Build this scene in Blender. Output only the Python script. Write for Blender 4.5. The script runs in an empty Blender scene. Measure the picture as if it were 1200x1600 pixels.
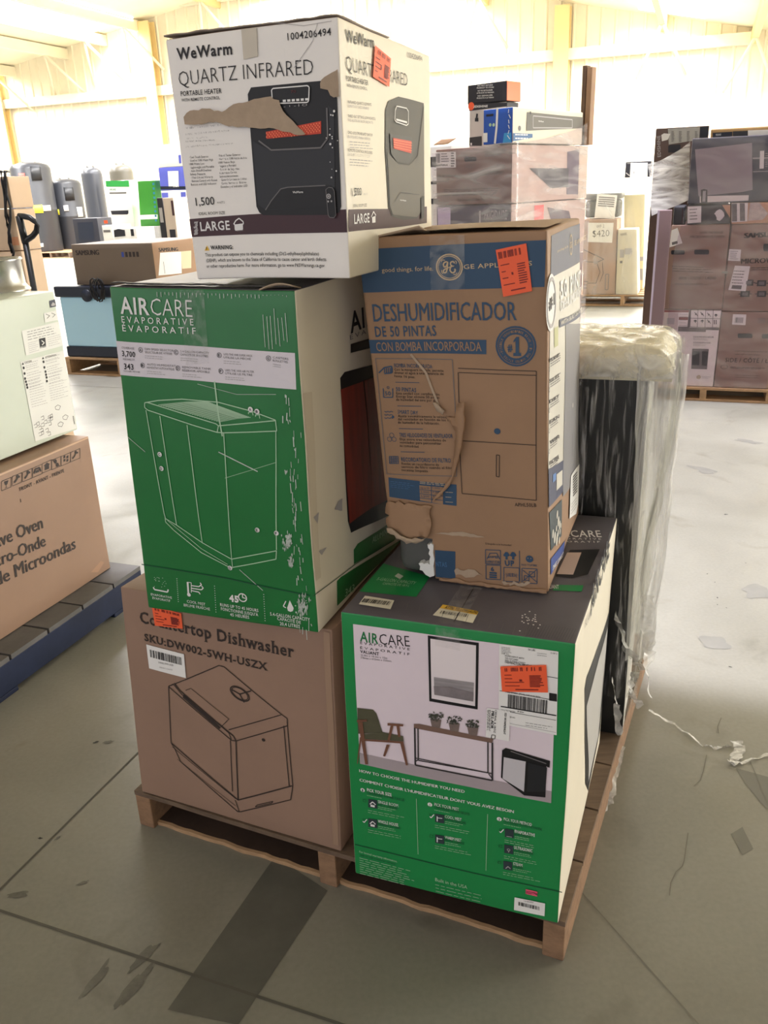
import bpy, bmesh, math, random
from mathutils import Vector, Matrix, noise
from mathutils.geometry import tessellate_polygon, delaunay_2d_cdt
random.seed(7)
S = bpy.context.scene
COL = S.collection

# ------------------------------------------------------------------ camera, light, exposure
CAM_H, FPX, PITCH, ROLL = 1.4, 1310.0, math.radians(21.1), math.radians(2.3)
FWD = Vector((0, math.cos(PITCH), -math.sin(PITCH)))
_r0 = Vector((1, 0, 0)); _u0 = _r0.cross(FWD)
RT = _r0*math.cos(ROLL) - _u0*math.sin(ROLL)
UP = _u0*math.cos(ROLL) + _r0*math.sin(ROLL)
EYE = Vector((0, 0, CAM_H))
cam = bpy.data.cameras.new('camera'); camo = bpy.data.objects.new('camera', cam); COL.objects.link(camo)
cam.sensor_fit = 'VERTICAL'; cam.sensor_height = 36; cam.lens = FPX/1600*36
cam.clip_start = .05; cam.clip_end = 200
camo.matrix_world = Matrix(((RT.x, UP.x, -FWD.x, 0), (RT.y, UP.y, -FWD.y, 0), (RT.z, UP.z, -FWD.z, CAM_H), (0, 0, 0, 1)))
S.camera = camo
S.view_settings.view_transform = 'Standard'; S.view_settings.look = 'None'
S.view_settings.exposure = -0.75; S.view_settings.gamma = 1; S.view_settings.use_curve_mapping = False

W = bpy.data.worlds.new('world'); S.world = W; W.use_nodes = True
W.node_tree.nodes['Background'].inputs[0].default_value = (.985, .95, 1, 1)
W.node_tree.nodes['Background'].inputs[1].default_value = 2.05

def lamp(name, loc, aim, sx, sy, watts, col, spread=180):
    l = bpy.data.lights.new(name, 'AREA'); l.shape = 'RECTANGLE'; l.size = sx; l.size_y = sy
    l.energy = watts; l.color = col; l.spread = math.radians(spread)
    o = bpy.data.objects.new(name, l); COL.objects.link(o); o.location = loc
    d = (Vector(aim)-Vector(loc)); o.rotation_euler = d.to_track_quat('-Z', 'Y').to_euler()
    return o
AX = math.radians(159.4); AY = math.radians(69.4)      # the hall's axes: along the gable wall, and down the hall
def dirv(a): return Vector((math.cos(a), math.sin(a), 0))
DL, DB = dirv(AX), dirv(AY)
def hall(x, y, z): return -DL*x + DB*y + Vector((0, 0, z))     # hall coordinates: x to the right, y away from the camera
def aim_down(o): o.rotation_euler = (0, 0, AX+math.pi)
# daylight: a row of skylights in the roof over the far half of the hall (panes are built with the roof), and an unseen area lamp added inside the right wall for right-hand faces
SKY_X = (-19.0, -14.5, -10.0, -5.5, -1.0, 4.0); SKY_Y0, SKY_Y1 = 11.0, 20.5
SKY_W, SKY_POWER, SKY_SPREAD = 1.3, 2500, 150
SUNPATCH = dict(y0=2.28, y1=9.5, spread=6, density=12, bays=((-9.0, -2.0, 4.9, .75), (-2.0, 4.2, 3.2, 1)))   # bays: hall x from, to, height, share
SIDE_FILL = dict(y=7.0, w=5, h=3.6, watts=2600)  # added lamp by the closed right wall, brightens the cartons' right sides
# ------------------------------------------------------------------ pixels of the photograph to points in the place
def ray(px, py): return (RT*(px-600) - UP*(py-800) + FWD*FPX).normalized()
def onz(px, py, z):
    d = ray(px, py); return EYE + d*((z-CAM_H)/d.z)
def onpl(px, py, P, n):
    d = ray(px, py); return EYE + d*((P-EYE).dot(n)/d.dot(n))
def atdist(px, py, y):
    d = ray(px, py); return EYE + d*(y/d.y)
def zoomer(ox, oy, s): return lambda x, y: (ox+x/s, oy+y/s)

# ------------------------------------------------------------------ materials
MATS = {}
def mat(name, col, rough=.6, var=0, scale=8, metal=0, spec=.4, bump=0, bscale=60, coat=0, emit=0, stretch=None):
    if name in MATS: return MATS[name]
    m = bpy.data.materials.new(name); m.use_nodes = True; nt = m.node_tree; b = nt.nodes['Principled BSDF']
    b.inputs['Base Color'].default_value = (*col, 1); b.inputs['Roughness'].default_value = rough
    b.inputs['Metallic'].default_value = metal; b.inputs['Specular IOR Level'].default_value = spec
    if coat: b.inputs['Coat Weight'].default_value = coat; b.inputs['Coat Roughness'].default_value = .18
    if emit: b.inputs['Emission Color'].default_value = (*col, 1); b.inputs['Emission Strength'].default_value = emit
    if var or bump:
        tc = nt.nodes.new('ShaderNodeTexCoord'); src = tc.outputs['Object']
        if stretch:
            mp = nt.nodes.new('ShaderNodeMapping'); mp.inputs['Scale'].default_value = stretch
            mp.inputs['Rotation'].default_value = (0, 0, -AX)
            nt.links.new(src, mp.inputs['Vector']); src = mp.outputs['Vector']
    if var:
        n = nt.nodes.new('ShaderNodeTexNoise'); n.inputs['Scale'].default_value = scale; n.inputs['Detail'].default_value = 5
        n.inputs['Roughness'].default_value = .65
        nt.links.new(src, n.inputs['Vector'])
        r = nt.nodes.new('ShaderNodeValToRGB')
        r.color_ramp.elements[0].position = .3; r.color_ramp.elements[1].position = .7
        r.color_ramp.elements[0].color = (*[c*(1-var) for c in col], 1)
        r.color_ramp.elements[1].color = (*[min(1, c*(1+var)) for c in col], 1)
        nt.links.new(n.outputs['Fac'], r.inputs['Fac']); nt.links.new(r.outputs['Color'], b.inputs['Base Color'])
    if bump:
        n2 = nt.nodes.new('ShaderNodeTexNoise'); n2.inputs['Scale'].default_value = bscale; n2.inputs['Detail'].default_value = 3
        nt.links.new(src, n2.inputs['Vector'])
        bp = nt.nodes.new('ShaderNodeBump'); bp.inputs['Strength'].default_value = bump; bp.inputs['Distance'].default_value = .004
        nt.links.new(n2.outputs['Fac'], bp.inputs['Height']); nt.links.new(bp.outputs['Normal'], b.inputs['Normal'])
    MATS[name] = m; return m
def srgb(r, g, b):
    f = lambda c: (c/255/12.92) if c/255 <= .04045 else ((c/255+.055)/1.055)**2.4
    return (f(r), f(g), f(b))

def film(name, tint, lo, hi, scale, streak, rough=.18, fmin=.42, fmax=.78):
    """thin clear plastic: mostly see-through, with milky creases"""
    m = bpy.data.materials.new(name); m.use_nodes = True; nt = m.node_tree; nt.nodes.clear()
    out = nt.nodes.new('ShaderNodeOutputMaterial'); mix = nt.nodes.new('ShaderNodeMixShader')
    tr = nt.nodes.new('ShaderNodeBsdfTransparent'); tr.inputs[0].default_value = (*tint, 1)
    pr = nt.nodes.new('ShaderNodeBsdfPrincipled'); pr.inputs['Base Color'].default_value = (.86, .85, .82, 1)
    pr.inputs['Roughness'].default_value = rough; pr.inputs['Specular IOR Level'].default_value = .8
    tc = nt.nodes.new('ShaderNodeTexCoord'); mp = nt.nodes.new('ShaderNodeMapping'); mp.inputs['Scale'].default_value = streak
    n = nt.nodes.new('ShaderNodeTexNoise'); n.inputs['Scale'].default_value = scale; n.inputs['Detail'].default_value = 6; n.inputs['Distortion'].default_value = 1.2
    r = nt.nodes.new('ShaderNodeMapRange'); r.inputs['From Min'].default_value = fmin; r.inputs['From Max'].default_value = fmax
    r.inputs['To Min'].default_value = lo; r.inputs['To Max'].default_value = hi
    bp = nt.nodes.new('ShaderNodeBump'); bp.inputs['Strength'].default_value = .5; bp.inputs['Distance'].default_value = .01
    L = nt.links.new
    L(tc.outputs['Object'], mp.inputs[0]); L(mp.outputs[0], n.inputs['Vector']); L(n.outputs['Fac'], r.inputs['Value'])
    L(n.outputs['Fac'], bp.inputs['Height']); L(bp.outputs[0], pr.inputs['Normal'])
    L(r.outputs[0], mix.inputs[0]); L(tr.outputs[0], mix.inputs[1]); L(pr.outputs[0], mix.inputs[2]); L(mix.outputs[0], out.inputs[0])
    MATS[name] = m; return m

# ------------------------------------------------------------------ mesh building
class MB:
    def __init__(s): s.v = []; s.f = []; s.m = []; s.mats = []; s.smooth = []
    def mi(s, m):
        if m not in s.mats: s.mats.append(m)
        return s.mats.index(m)
    def add(s, vs, fs, m, smooth=False):
        o = len(s.v); i = s.mi(m); s.v += [Vector(v) for v in vs]
        for f in fs: s.f.append(tuple(o+k for k in f)); s.m.append(i); s.smooth.append(smooth)
    def hexa(s, c, m):       # c: 8 corners, bottom ring 0-3, top ring 4-7
        s.add(c, [(3, 2, 1, 0), (4, 5, 6, 7), (0, 1, 5, 4), (1, 2, 6, 5), (2, 3, 7, 6), (3, 0, 4, 7)], m)
    def box(s, o, a, b, c, m): # corner o and three edge vectors
        o, a, b, c = map(Vector, (o, a, b, c))
        s.hexa([o, o+a, o+a+b, o+b, o+c, o+a+c, o+a+b+c, o+b+c], m)
    def tube(s, pts, r, m, n=10, caps=True):
        pts = [Vector(p) for p in pts]; rings = []
        rr = r if isinstance(r, (list, tuple)) else [r]*len(pts)
        for i, p in enumerate(pts):
            t = (pts[min(i+1, len(pts)-1)]-pts[max(i-1, 0)]).normalized()
            a = t.cross(Vector((0, 0, 1)));
            if a.length < .05: a = t.cross(Vector((0, 1, 0)))
            a.normalize(); b = t.cross(a)
            rings.append([p+(a*math.cos(2*math.pi*k/n)+b*math.sin(2*math.pi*k/n))*rr[i] for k in range(n)])
        vs = [v for g in rings for v in g]
        fs = [(i*n+k, i*n+(k+1) % n, (i+1)*n+(k+1) % n, (i+1)*n+k) for i in range(len(pts)-1) for k in range(n)]
        if caps: fs += [tuple(range(n-1, -1, -1)), tuple((len(pts)-1)*n+k for k in range(n))]
        s.add(vs, fs, m, True)
    def lathe(s, c, prof, m, n=40, smooth=True):   # profile (radius, z) about a vertical axis at c
        c = Vector(c); vs = []; fs = []
        for r, z in prof:
            for k in range(n):
                a = 2*math.pi*k/n; vs.append(c+Vector((r*math.cos(a), r*math.sin(a), z)))
        for i in range(len(prof)-1):
            for k in range(n): fs.append((i*n+k, i*n+(k+1) % n, (i+1)*n+(k+1) % n, (i+1)*n+k))
        s.add(vs, fs, m, smooth)
    def sheet(s, fn, nu, nv, m, smooth=True):
        vs = [fn(i/nu, j/nv) for j in range(nv+1) for i in range(nu+1)]
        fs = [(j*(nu+1)+i, j*(nu+1)+i+1, (j+1)*(nu+1)+i+1, (j+1)*(nu+1)+i) for j in range(nv) for i in range(nu)]
        s.add(vs, fs, m, smooth)
    def build(s, name, parent=None, weld=0, bevel=0, bseg=2, solid=0):
        me = bpy.data.meshes.new(name); off = parent_loc(parent)
        me.from_pydata([tuple(v-off) for v in s.v], [], s.f)
        for m in s.mats: me.materials.append(m)
        for p, i, sm in zip(me.polygons, s.m, s.smooth): p.material_index = i; p.use_smooth = sm
        if weld:
            bm = bmesh.new(); bm.from_mesh(me); bmesh.ops.remove_doubles(bm, verts=bm.verts, dist=weld); bm.to_mesh(me); bm.free()
        me.update()
        o = bpy.data.objects.new(name, me); COL.objects.link(o)
        if parent: o.parent = parent
        if solid: md = o.modifiers.new('solid', 'SOLIDIFY'); md.thickness = solid; md.offset = 0
        if bevel: md = o.modifiers.new('bevel', 'BEVEL'); md.width = bevel; md.segments = bseg; md.limit_method = 'ANGLE'; md.angle_limit = .6
        return o
def parent_loc(p):
    v = Vector((0, 0, 0))
    while p: v = v + p.location; p = p.parent
    return v
def tag(o, label, cat, group=None, kind=None):
    o['label'] = label
    if cat: o['category'] = cat
    if group: o['group'] = group
    if kind: o['kind'] = kind
    return o
def thing(name, loc, label, cat, group=None):
    o = bpy.data.objects.new(name, None); COL.objects.link(o); o.location = loc; o.empty_display_size = .1
    return tag(o, label, cat, group)
def struct(o): o['kind'] = 'structure'; return o

# ------------------------------------------------------------------ lettering: the built-in font as flat outlines
_TC = {}
def glyphs(txt, bold=0, serif=False):
    key = (txt, bold, serif)
    if key in _TC: return _TC[key]
    cu = bpy.data.curves.new('lettering', 'FONT'); cu.body = txt; cu.resolution_u = 2; cu.offset = bold; cu.space_character = 1+(.06 if bold > .005 else 0)+max(0, bold)*2.2
    o = bpy.data.objects.new('lettering', cu); COL.objects.link(o)
    dg = bpy.context.evaluated_depsgraph_get(); me = bpy.data.meshes.new_from_object(o.evaluated_get(dg))
    vs = [(v.co.x, v.co.y) for v in me.vertices]; fs = [tuple(p.vertices) for p in me.polygons]
    if serif:
        es = {}
        for f in fs:
            for a, b in zip(f, f[1:]+f[:1]): es[tuple(sorted((a, b)))] = es.get(tuple(sorted((a, b))), 0)+1
        for (a, b), n in es.items():
            (x0, y0), (x1, y1) = vs[a], vs[b]
            if n == 1 and abs(y0-y1) < .004 and .03 < abs(x0-x1) < .2:
                lo, hi = min(x0, x1)-.055, max(x0, x1)+.055
                y = y0 if y0 < .1 else y0-.035
                if y0 < -.05 or y0 < .06 or y0 > .45:
                    k = len(vs); vs += [(lo, y), (hi, y), (hi, y+.04), (lo, y+.04)]; fs.append((k, k+1, k+2, k+3))
    bpy.data.objects.remove(o); bpy.data.curves.remove(cu); bpy.data.meshes.remove(me)
    xs = [v[0] for v in vs] or [0, 1]
    r = (vs, fs, min(xs), max(max(xs), min(xs)+.01)); _TC[key] = r; return r
CAPH = max(v[1] for v in glyphs('H')[0])

# ------------------------------------------------------------------ one flat side of a carton, print goes onto it
class Face:
    def __init__(s, fn, W, H, n, mb): s.fn = fn; s.W = W; s.H = H; s.n = n; s.mb = mb; s.off = .0007
    def pt(s, u, v, off=0): return s.fn(u, v) + s.n*off
    def q(s, p):
        if len(p) == 3: return (p[1], p[2])
        d = ray(*p); u = v = .5
        for _ in range(12):     # Newton on the ray against the side
            P = s.fn(u, v); e = 1e-3; du = (s.fn(u+e, v)-P)/e; dv = (s.fn(u, v+e)-P)/e; nn = du.cross(dv)
            X = EYE + d*((P-EYE).dot(nn)/d.dot(nn)); r = X-P
            a, b, c = du.dot(du), du.dot(dv), dv.dot(dv); D = a*c-b*b
            x, y = r.dot(du), r.dot(dv); u += (c*x-b*y)/D; v += (a*y-b*x)/D
        return (u, v)
    def clampuv(s, u, v): return (min(max(u, .004), .996), min(max(v, .004), .996))
    def quad(s, a, b, c, d, m, lev=1, mb=None, n=10, clamp=True):    # TL TR BR BL
        A, B, C_, D = [s.q(p) for p in (a, b, c, d)]
        def fn(i, j):
            u = (A[0]*(1-i)+B[0]*i)*(1-j)+(D[0]*(1-i)+C_[0]*i)*j; v = (A[1]*(1-i)+B[1]*i)*(1-j)+(D[1]*(1-i)+C_[1]*i)*j
            if clamp: u, v = s.clampuv(u, v)
            return s.pt(u, v, s.off*lev)
        (mb or s.mb).sheet(lambda i, j: fn(i, 1-j), n, n, m, False)
    def rect(s, a, c, m, lev=1, mb=None, n=10):         # two opposite corners, upright on the side
        A, C_ = s.q(a), s.q(c)
        s.quad(('u', A[0], A[1]), ('u', C_[0], A[1]), ('u', C_[0], C_[1]), ('u', A[0], C_[1]), m, lev, mb, n)
    def poly(s, pts, m, lev=1, mb=None, jag=0, clamp=True):
        Q = [s.q(p) for p in pts]
        if jag:
            R2 = []
            for (a, b), (c, d) in zip(Q, Q[1:]+Q[:1]):
                R2.append((a, b)); L = math.hypot((c-a)*s.W, (d-b)*s.H); k = int(L/.006)
                for i in range(1, k): t = i/k; R2.append((a+(c-a)*t+random.uniform(-jag, jag)/s.W, b+(d-b)*t+random.uniform(-jag, jag)/s.H))
            Q = R2
        if clamp: Q = [s.clampuv(*q) for q in Q]
        W_, H_ = s.W, s.H
        us = [q[0] for q in Q]; vs_ = [q[1] for q in Q]
        st = .02
        big = (max(us)-min(us))*W_ > .03 and (max(vs_)-min(vs_))*H_ > .03
        if not big:
            P2 = [Vector((a*W_, b*H_, 0)) for a, b in Q]
            (mb or s.mb).add([s.pt(a, b, s.off*lev) for a, b in Q], [tuple(t) for t in tessellate_polygon([P2])], m); return
        st = max(.02, max((max(us)-min(us))*W_, (max(vs_)-min(vs_))*H_)/18)
        R2 = []
        for (a, b), (c, d) in zip(Q, Q[1:]+Q[:1]):
            k = max(1, int(math.hypot((c-a)*W_, (d-b)*H_)/st)); R2 += [(a+(c-a)*i/k, b+(d-b)*i/k) for i in range(k)]
        inner = []; u = min(us)+st/W_/2
        while u < max(us):
            v = min(vs_)+st/H_/2
            while v < max(vs_):
                ins = False; j = len(Q)-1
                for i in range(len(Q)):
                    if (Q[i][1] > v) != (Q[j][1] > v) and u < (Q[j][0]-Q[i][0])*(v-Q[i][1])/(Q[j][1]-Q[i][1])+Q[i][0]: ins = not ins
                    j = i
                if ins: inner.append((u, v))
                v += st/H_
            u += st/W_
        vo, eo, fo, *_ = delaunay_2d_cdt([Vector((a*W_, b*H_)) for a, b in R2+inner], [], [list(range(len(R2)))], 1, 1e-6)
        (mb or s.mb).add([s.pt(p.x/W_, p.y/H_, s.off*lev) for p in vo], [tuple(f) for f in fo], m)
    def line(s, pts, w, m, lev=2, mb=None, closed=False):      # w in metres
        Q = [s.q(p) for p in pts]
        if closed: Q.append(Q[0])
        for (a, b), (c, d) in zip(Q, Q[1:]):
            L = math.hypot((c-a)*s.W, (d-b)*s.H)
            if L < 1e-5: continue
            k = max(1, int(L/.05)); nx, ny = -(d-b)*s.H/L*w/2, (c-a)*s.W/L*w/2
            vs = []
            for i in range(k+1):
                t = i/k; u, v = a+(c-a)*t, b+(d-b)*t
                vs += [s.pt(u+nx/s.W, v+ny/s.H, s.off*lev), s.pt(u-nx/s.W, v-ny/s.H, s.off*lev)]
            (mb or s.mb).add(vs, [(2*i, 2*i+1, 2*i+3, 2*i+2) for i in range(k)], m)
    def disc(s, c, r, m, lev=2, mb=None, r0=0, n=28, asp=1):
        u, v = s.q(c); vs = []
        for k in range(n):
            a = 2*math.pi*k/n
            vs.append(s.pt(u+r*asp*math.cos(a)/s.W, v+r*math.sin(a)/s.H, s.off*lev))
        if r0:
            for k in range(n):
                a = 2*math.pi*k/n; vs.append(s.pt(u+r0*asp*math.cos(a)/s.W, v+r0*math.sin(a)/s.H, s.off*lev))
            fs = [(k, (k+1) % n, n+(k+1) % n, n+k) for k in range(n)]
        else: fs = [tuple(range(n))]
        (mb or s.mb).add(vs, fs, m)
    def text(s, t, bl, br, tl, m, bold=0, lev=2, mb=None, serif=False):   # baseline start, baseline end, cap top above the start
        fat = bold if (bold > .004 and 'M' in t and not serif) else 0      # letters with sharp inner corners are thickened by overprinting
        vs, fs, x0, x1 = glyphs(t, 0 if fat else bold, serif)
        A, B, T = s.q(bl), s.q(br), s.q(tl)
        if serif or True:
            # keep the height square to the baseline
            ux, uy = (B[0]-A[0])*s.W, (B[1]-A[1])*s.H; L = math.hypot(ux, uy) or 1
            h = abs((T[0]-A[0])*s.W*-uy/L + (T[1]-A[1])*s.H*ux/L)
            up = (-uy/L*h/s.W, ux/L*h/s.H)
        k = 1/(x1-x0)
        for j, sx in enumerate((-fat, 0, fat) if fat else (0,)):
            out = []
            for x, y in vs:
                f = (x+sx*1.3-x0)*k; g = y/CAPH
                out.append(s.pt(A[0]+(B[0]-A[0])*f+up[0]*g, A[1]+(B[1]-A[1])*f+up[1]*g, s.off*(lev+.03*j)))
            (mb or s.mb).add(out, fs, m)
    def rules(s, tl, tr, bl, n, m, w=.0016, lev=2, mb=None, rag=.3):   # lines of print too fine to read
        A, B, C_ = s.q(tl), s.q(tr), s.q(bl)
        for i in range(n):
            t = i/max(1, n-1); a = (A[0]+(C_[0]-A[0])*t, A[1]+(C_[1]-A[1])*t); b = (B[0]-A[0], B[1]-A[1])
            x = 0; end = 1-random.random()*rag
            while x < end:
                l = min(random.uniform(.06, .17), end-x)
                s.line([('u', a[0]+b[0]*x, a[1]+b[1]*x), ('u', a[0]+b[0]*(x+l), a[1]+b[1]*(x+l))], w, m, lev, mb); x += l+.03
    def bars(s, a, c, m, lev=2, mb=None, n=34):           # a bar code, upright between two corners
        A, C_ = s.q(a), s.q(c); x = 0; rnd = random.Random(n)
        ws = [rnd.choice((1, 1, 2, 3)) for _ in range(n*2)]; tot = sum(ws)
        for i, w in enumerate(ws):
            if i % 2 == 0:
                u0 = A[0]+(C_[0]-A[0])*x/tot; u1 = A[0]+(C_[0]-A[0])*(x+w)/tot
                s.quad(('u', u0, A[1]), ('u', u1, A[1]), ('u', u1, C_[1]), ('u', u0, C_[1]), m, lev, mb, 1)
            x += w

class Carton:
    """a cardboard box from its eight corners c[i][j][k] (left/right, front/back, bottom/top), soft edges and slightly bulging sides"""
    def __init__(s, c, bulge=.003, crump=.0012, r=.003, seed=0):
        s.c = c; s.bulge = bulge; s.crump = crump; s.r = r; s.seed = seed; s.mb = MB(); s.cut = None
        s.L = [(c[1][0][0]-c[0][0][0]).length, (c[0][1][1]-c[0][0][1]).length, (c[0][0][1]-c[0][0][0]).length]
        F = {'front': (lambda u, v: (u, 0, v)), 'right': (lambda u, v: (1, u, v)), 'left': (lambda u, v: (0, 1-u, v)),
             'back': (lambda u, v: (1-u, 1, v)), 'top': (lambda u, v: (u, v, 1)), 'bottom': (lambda u, v: (1-u, v, 0))}
        D = {'front': (0, 2), 'right': (1, 2), 'left': (1, 2), 'back': (0, 2), 'top': (0, 1), 'bottom': (0, 1)}
        s.map = F; s.face = {}
        for k, g in F.items():
            fn = (lambda g: lambda u, v: s.at(g(u, v)))(g)
            P = s.tri(g(.5, .5)); a = s.tri(g(.6, .5))-P; b = s.tri(g(.5, .6))-P
            s.face[k] = Face(fn, s.L[D[k][0]], s.L[D[k][1]], a.cross(b).normalized(), s.mb)
    def tri(s, p):
        x, y, z = p; c = s.c
        def l(a, b, t): return a*(1-t)+b*t
        return l(l(l(c[0][0][0], c[1][0][0], x), l(c[0][1][0], c[1][1][0], x), y), l(l(c[0][0][1], c[1][0][1], x), l(c[0][1][1], c[1][1][1], x), y), z)
    def at(s, p):
        P = s.tri(p); X, Y, Z = [2*t-1 for t in p]; c = s.c
        ex = (c[1][0][0]-c[0][0][0]).normalized(); ey = (c[0][1][0]-c[0][0][0]).normalized()
        B = ex*(X*s.bulge*(1-Y*Y)*(1-Z*Z)) + ey*(Y*s.bulge*(1-X*X)*(1-Z*Z)) + Vector((0, 0, 1))*(max(Z, 0)*s.bulge*(1-X*X)*(1-Y*Y)*.3)
        N = noise.noise_vector(P*5+Vector((s.seed, 0, 0)))*s.crump
        return P+B+N
    def shell(s, fm, n=14):
        knots = lambda L: sorted(set([0, s.r*.4/L, s.r/L]+[i/n for i in range(1, n)]+[1-s.r/L, 1-s.r*.4/L, 1]))
        K = [knots(L) for L in s.L]; D = {'front': (0, 2), 'right': (1, 2), 'left': (1, 2), 'back': (0, 2), 'top': (0, 1), 'bottom': (0, 1)}
        for k, g in s.map.items():
            m = fm.get(k, fm['*']); U = K[D[k][0]]; V = K[D[k][1]]
            vs = []
            for v in V:
                for u in U:
                    p = list(g(u, v)); d = []; q = []
                    for t, L in zip(p, s.L):
                        x = t*L; i = min(max(x, s.r), L-s.r); q.append(i); d.append(x-i)
                    ln = math.sqrt(sum(e*e for e in d))
                    if ln > s.r: d = [e*s.r/ln for e in d]
                    vs.append(s.at([(i+e)/L for i, e, L in zip(q, d, s.L)]))
            nu = len(U); fs = []
            for j in range(len(V)-1):
                for i in range(nu-1):
                    if s.cut and s.cut(k, (U[i]+U[i+1])/2, (V[j]+V[j+1])/2): continue
                    fs.append((j*nu+i, j*nu+i+1, (j+1)*nu+i+1, (j+1)*nu+i))
            s.mb.add(vs, fs, m, True)
    def base(s): return s.tri((.5, .5, 0))

def corners(z0, ang, FBR, FBL, FTL, FTR, back, depth, BTR=None, top_depth=None):
    """front corners are looked up in the upright plane that stands on FBR; the back ones lie a depth behind"""
    P = onz(*FBR, z0); n = Vector((math.cos(ang+math.pi/2), math.sin(ang+math.pi/2), 0))
    f = lambda p: onpl(p[0], p[1], P, n) if not isinstance(p, Vector) else p
    fbl, ftl, ftr = f(FBL), f(FTL), f(FTR); b = dirv(back)*depth; bt = b if top_depth is None else dirv(back)*top_depth
    return [[[fbl, ftl], [fbl+b, ftl+bt]], [[P, ftr], [P+b, ftr+bt]]]

def sticker(face, name, pts, m, parent, lev=3, label=None):
    mb = MB(); face.quad(*pts, m, lev, mb, 6); return mb

# ================================================================== the setting
YW = 21.0
CREAM = mat('cream_wall_paint', (.84, .77, .60), .55, var=.05, scale=1.5)
CREAM2 = mat('cream_steel_paint', (.76, .58, .28), .5)
WHITE_ROOF = mat('roof_liner', (.86, .80, .62), .6, var=.05, scale=1)
def hx(P): return (-DL).dot(P)
def hy(P): return DB.dot(P)
WP = hall(0, YW, 0)
e0 = onpl(0, 110, WP, DB); e1 = onpl(1200, 47, WP, DB); er = onpl(472, -53, WP, DB)
xr, zr = hx(er), er.z
sl = (zr-e0.z)/(xr-hx(e0)); sr = (zr-e1.z)/(hx(e1)-xr)
def roofz(x): return zr - (sl*(xr-x) if x < xr else sr*(x-xr))
XL, XR, YB = -24.0, 8.8, -5.0

# concrete floor, with saw-cut joints
def concrete():
    m = bpy.data.materials.new('polished_concrete'); m.use_nodes = True; nt = m.node_tree; b = nt.nodes['Principled BSDF']; L = nt.links.new
    tc = nt.nodes.new('ShaderNodeTexCoord')
    def nz(scale, det, dist=0):
        n = nt.nodes.new('ShaderNodeTexNoise'); n.inputs['Scale'].default_value = scale; n.inputs['Detail'].default_value = det; n.inputs['Distortion'].default_value = dist
        L(tc.outputs['Object'], n.inputs['Vector']); return n
    def rmp(n, p0, c0, p1, c1):
        r = nt.nodes.new('ShaderNodeValToRGB'); r.color_ramp.elements[0].position = p0; r.color_ramp.elements[0].color = c0
        r.color_ramp.elements[1].position = p1; r.color_ramp.elements[1].color = c1; L(n.outputs['Fac'], r.inputs['Fac']); return r
    a = rmp(nz(1.6, 6, .6), .3, (.192, .184, .152, 1), .72, (.262, .252, .214, 1))
    s_ = rmp(nz(3.2, 8, 1.4), .60, (1, 1, 1, 1), .78, (.72, .70, .66, 1))
    g = rmp(nz(90, 4), .3, (.94, .94, .94, 1), .7, (1.04, 1.04, 1.04, 1))
    mx = nt.nodes.new('ShaderNodeMixRGB'); mx.blend_type = 'MULTIPLY'; mx.inputs[0].default_value = 1
    L(a.outputs[0], mx.inputs[1]); L(s_.outputs[0], mx.inputs[2])
    m2 = nt.nodes.new('ShaderNodeMixRGB'); m2.blend_type = 'MULTIPLY'; m2.inputs[0].default_value = 1
    L(mx.outputs[0], m2.inputs[1]); L(g.outputs[0], m2.inputs[2]); L(m2.outputs[0], b.inputs['Base Color'])
    rr = rmp(nz(2.3, 6, .8), .3, (.34, .34, .34, 1), .7, (.52, .52, .52, 1)); L(rr.outputs[0], b.inputs['Roughness'])
    b.inputs['Specular IOR Level'].default_value = .45
    return m
CONC = concrete()
JOINT = mat('joint_filler', (.10, .095, .08), .8)
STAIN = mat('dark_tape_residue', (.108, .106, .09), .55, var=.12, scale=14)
SCUFF = mat('rubber_scuff', (.14, .134, .11), .6, var=.3, scale=20)
mb = MB()
mb.add([hall(XL, YB, 0), hall(XR, YB, 0), hall(XR, YW, 0), hall(XL, YW, 0)], [(0, 1, 2, 3)], CONC)
def strip(m, a, b, w, z=.0012):
    a, b = Vector(a), Vector(b); d = (b-a).normalized(); n = Vector((-d.y, d.x, 0))*w/2; up = Vector((0, 0, z))
    mb.add([a-n+up, b-n+up, b+n+up, a+n+up], [(0, 1, 2, 3)], m)
ja, jb = onz(0, 1423, 0), onz(500, 1590, 0); d = (jb-ja).normalized()
strip(JOINT, ja-d*12, jb+d*6, .006)
jc, jd = onz(0, 1390, 0), onz(222, 1170, 0); d = (jd-jc).normalized()
strip(JOINT, jc-d*.05, jc+d*19, .005)
jc2 = onz(900, 1385, 0); jd2 = onz(1190, 1712, 0); strip(mat('hairline_crack', (.17, .16, .13), .8), jc2, jd2, .0022)
jr = onz(1200, 655, 0); strip(JOINT, jr-DL*-3, jr+DL*8, .006)
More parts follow.
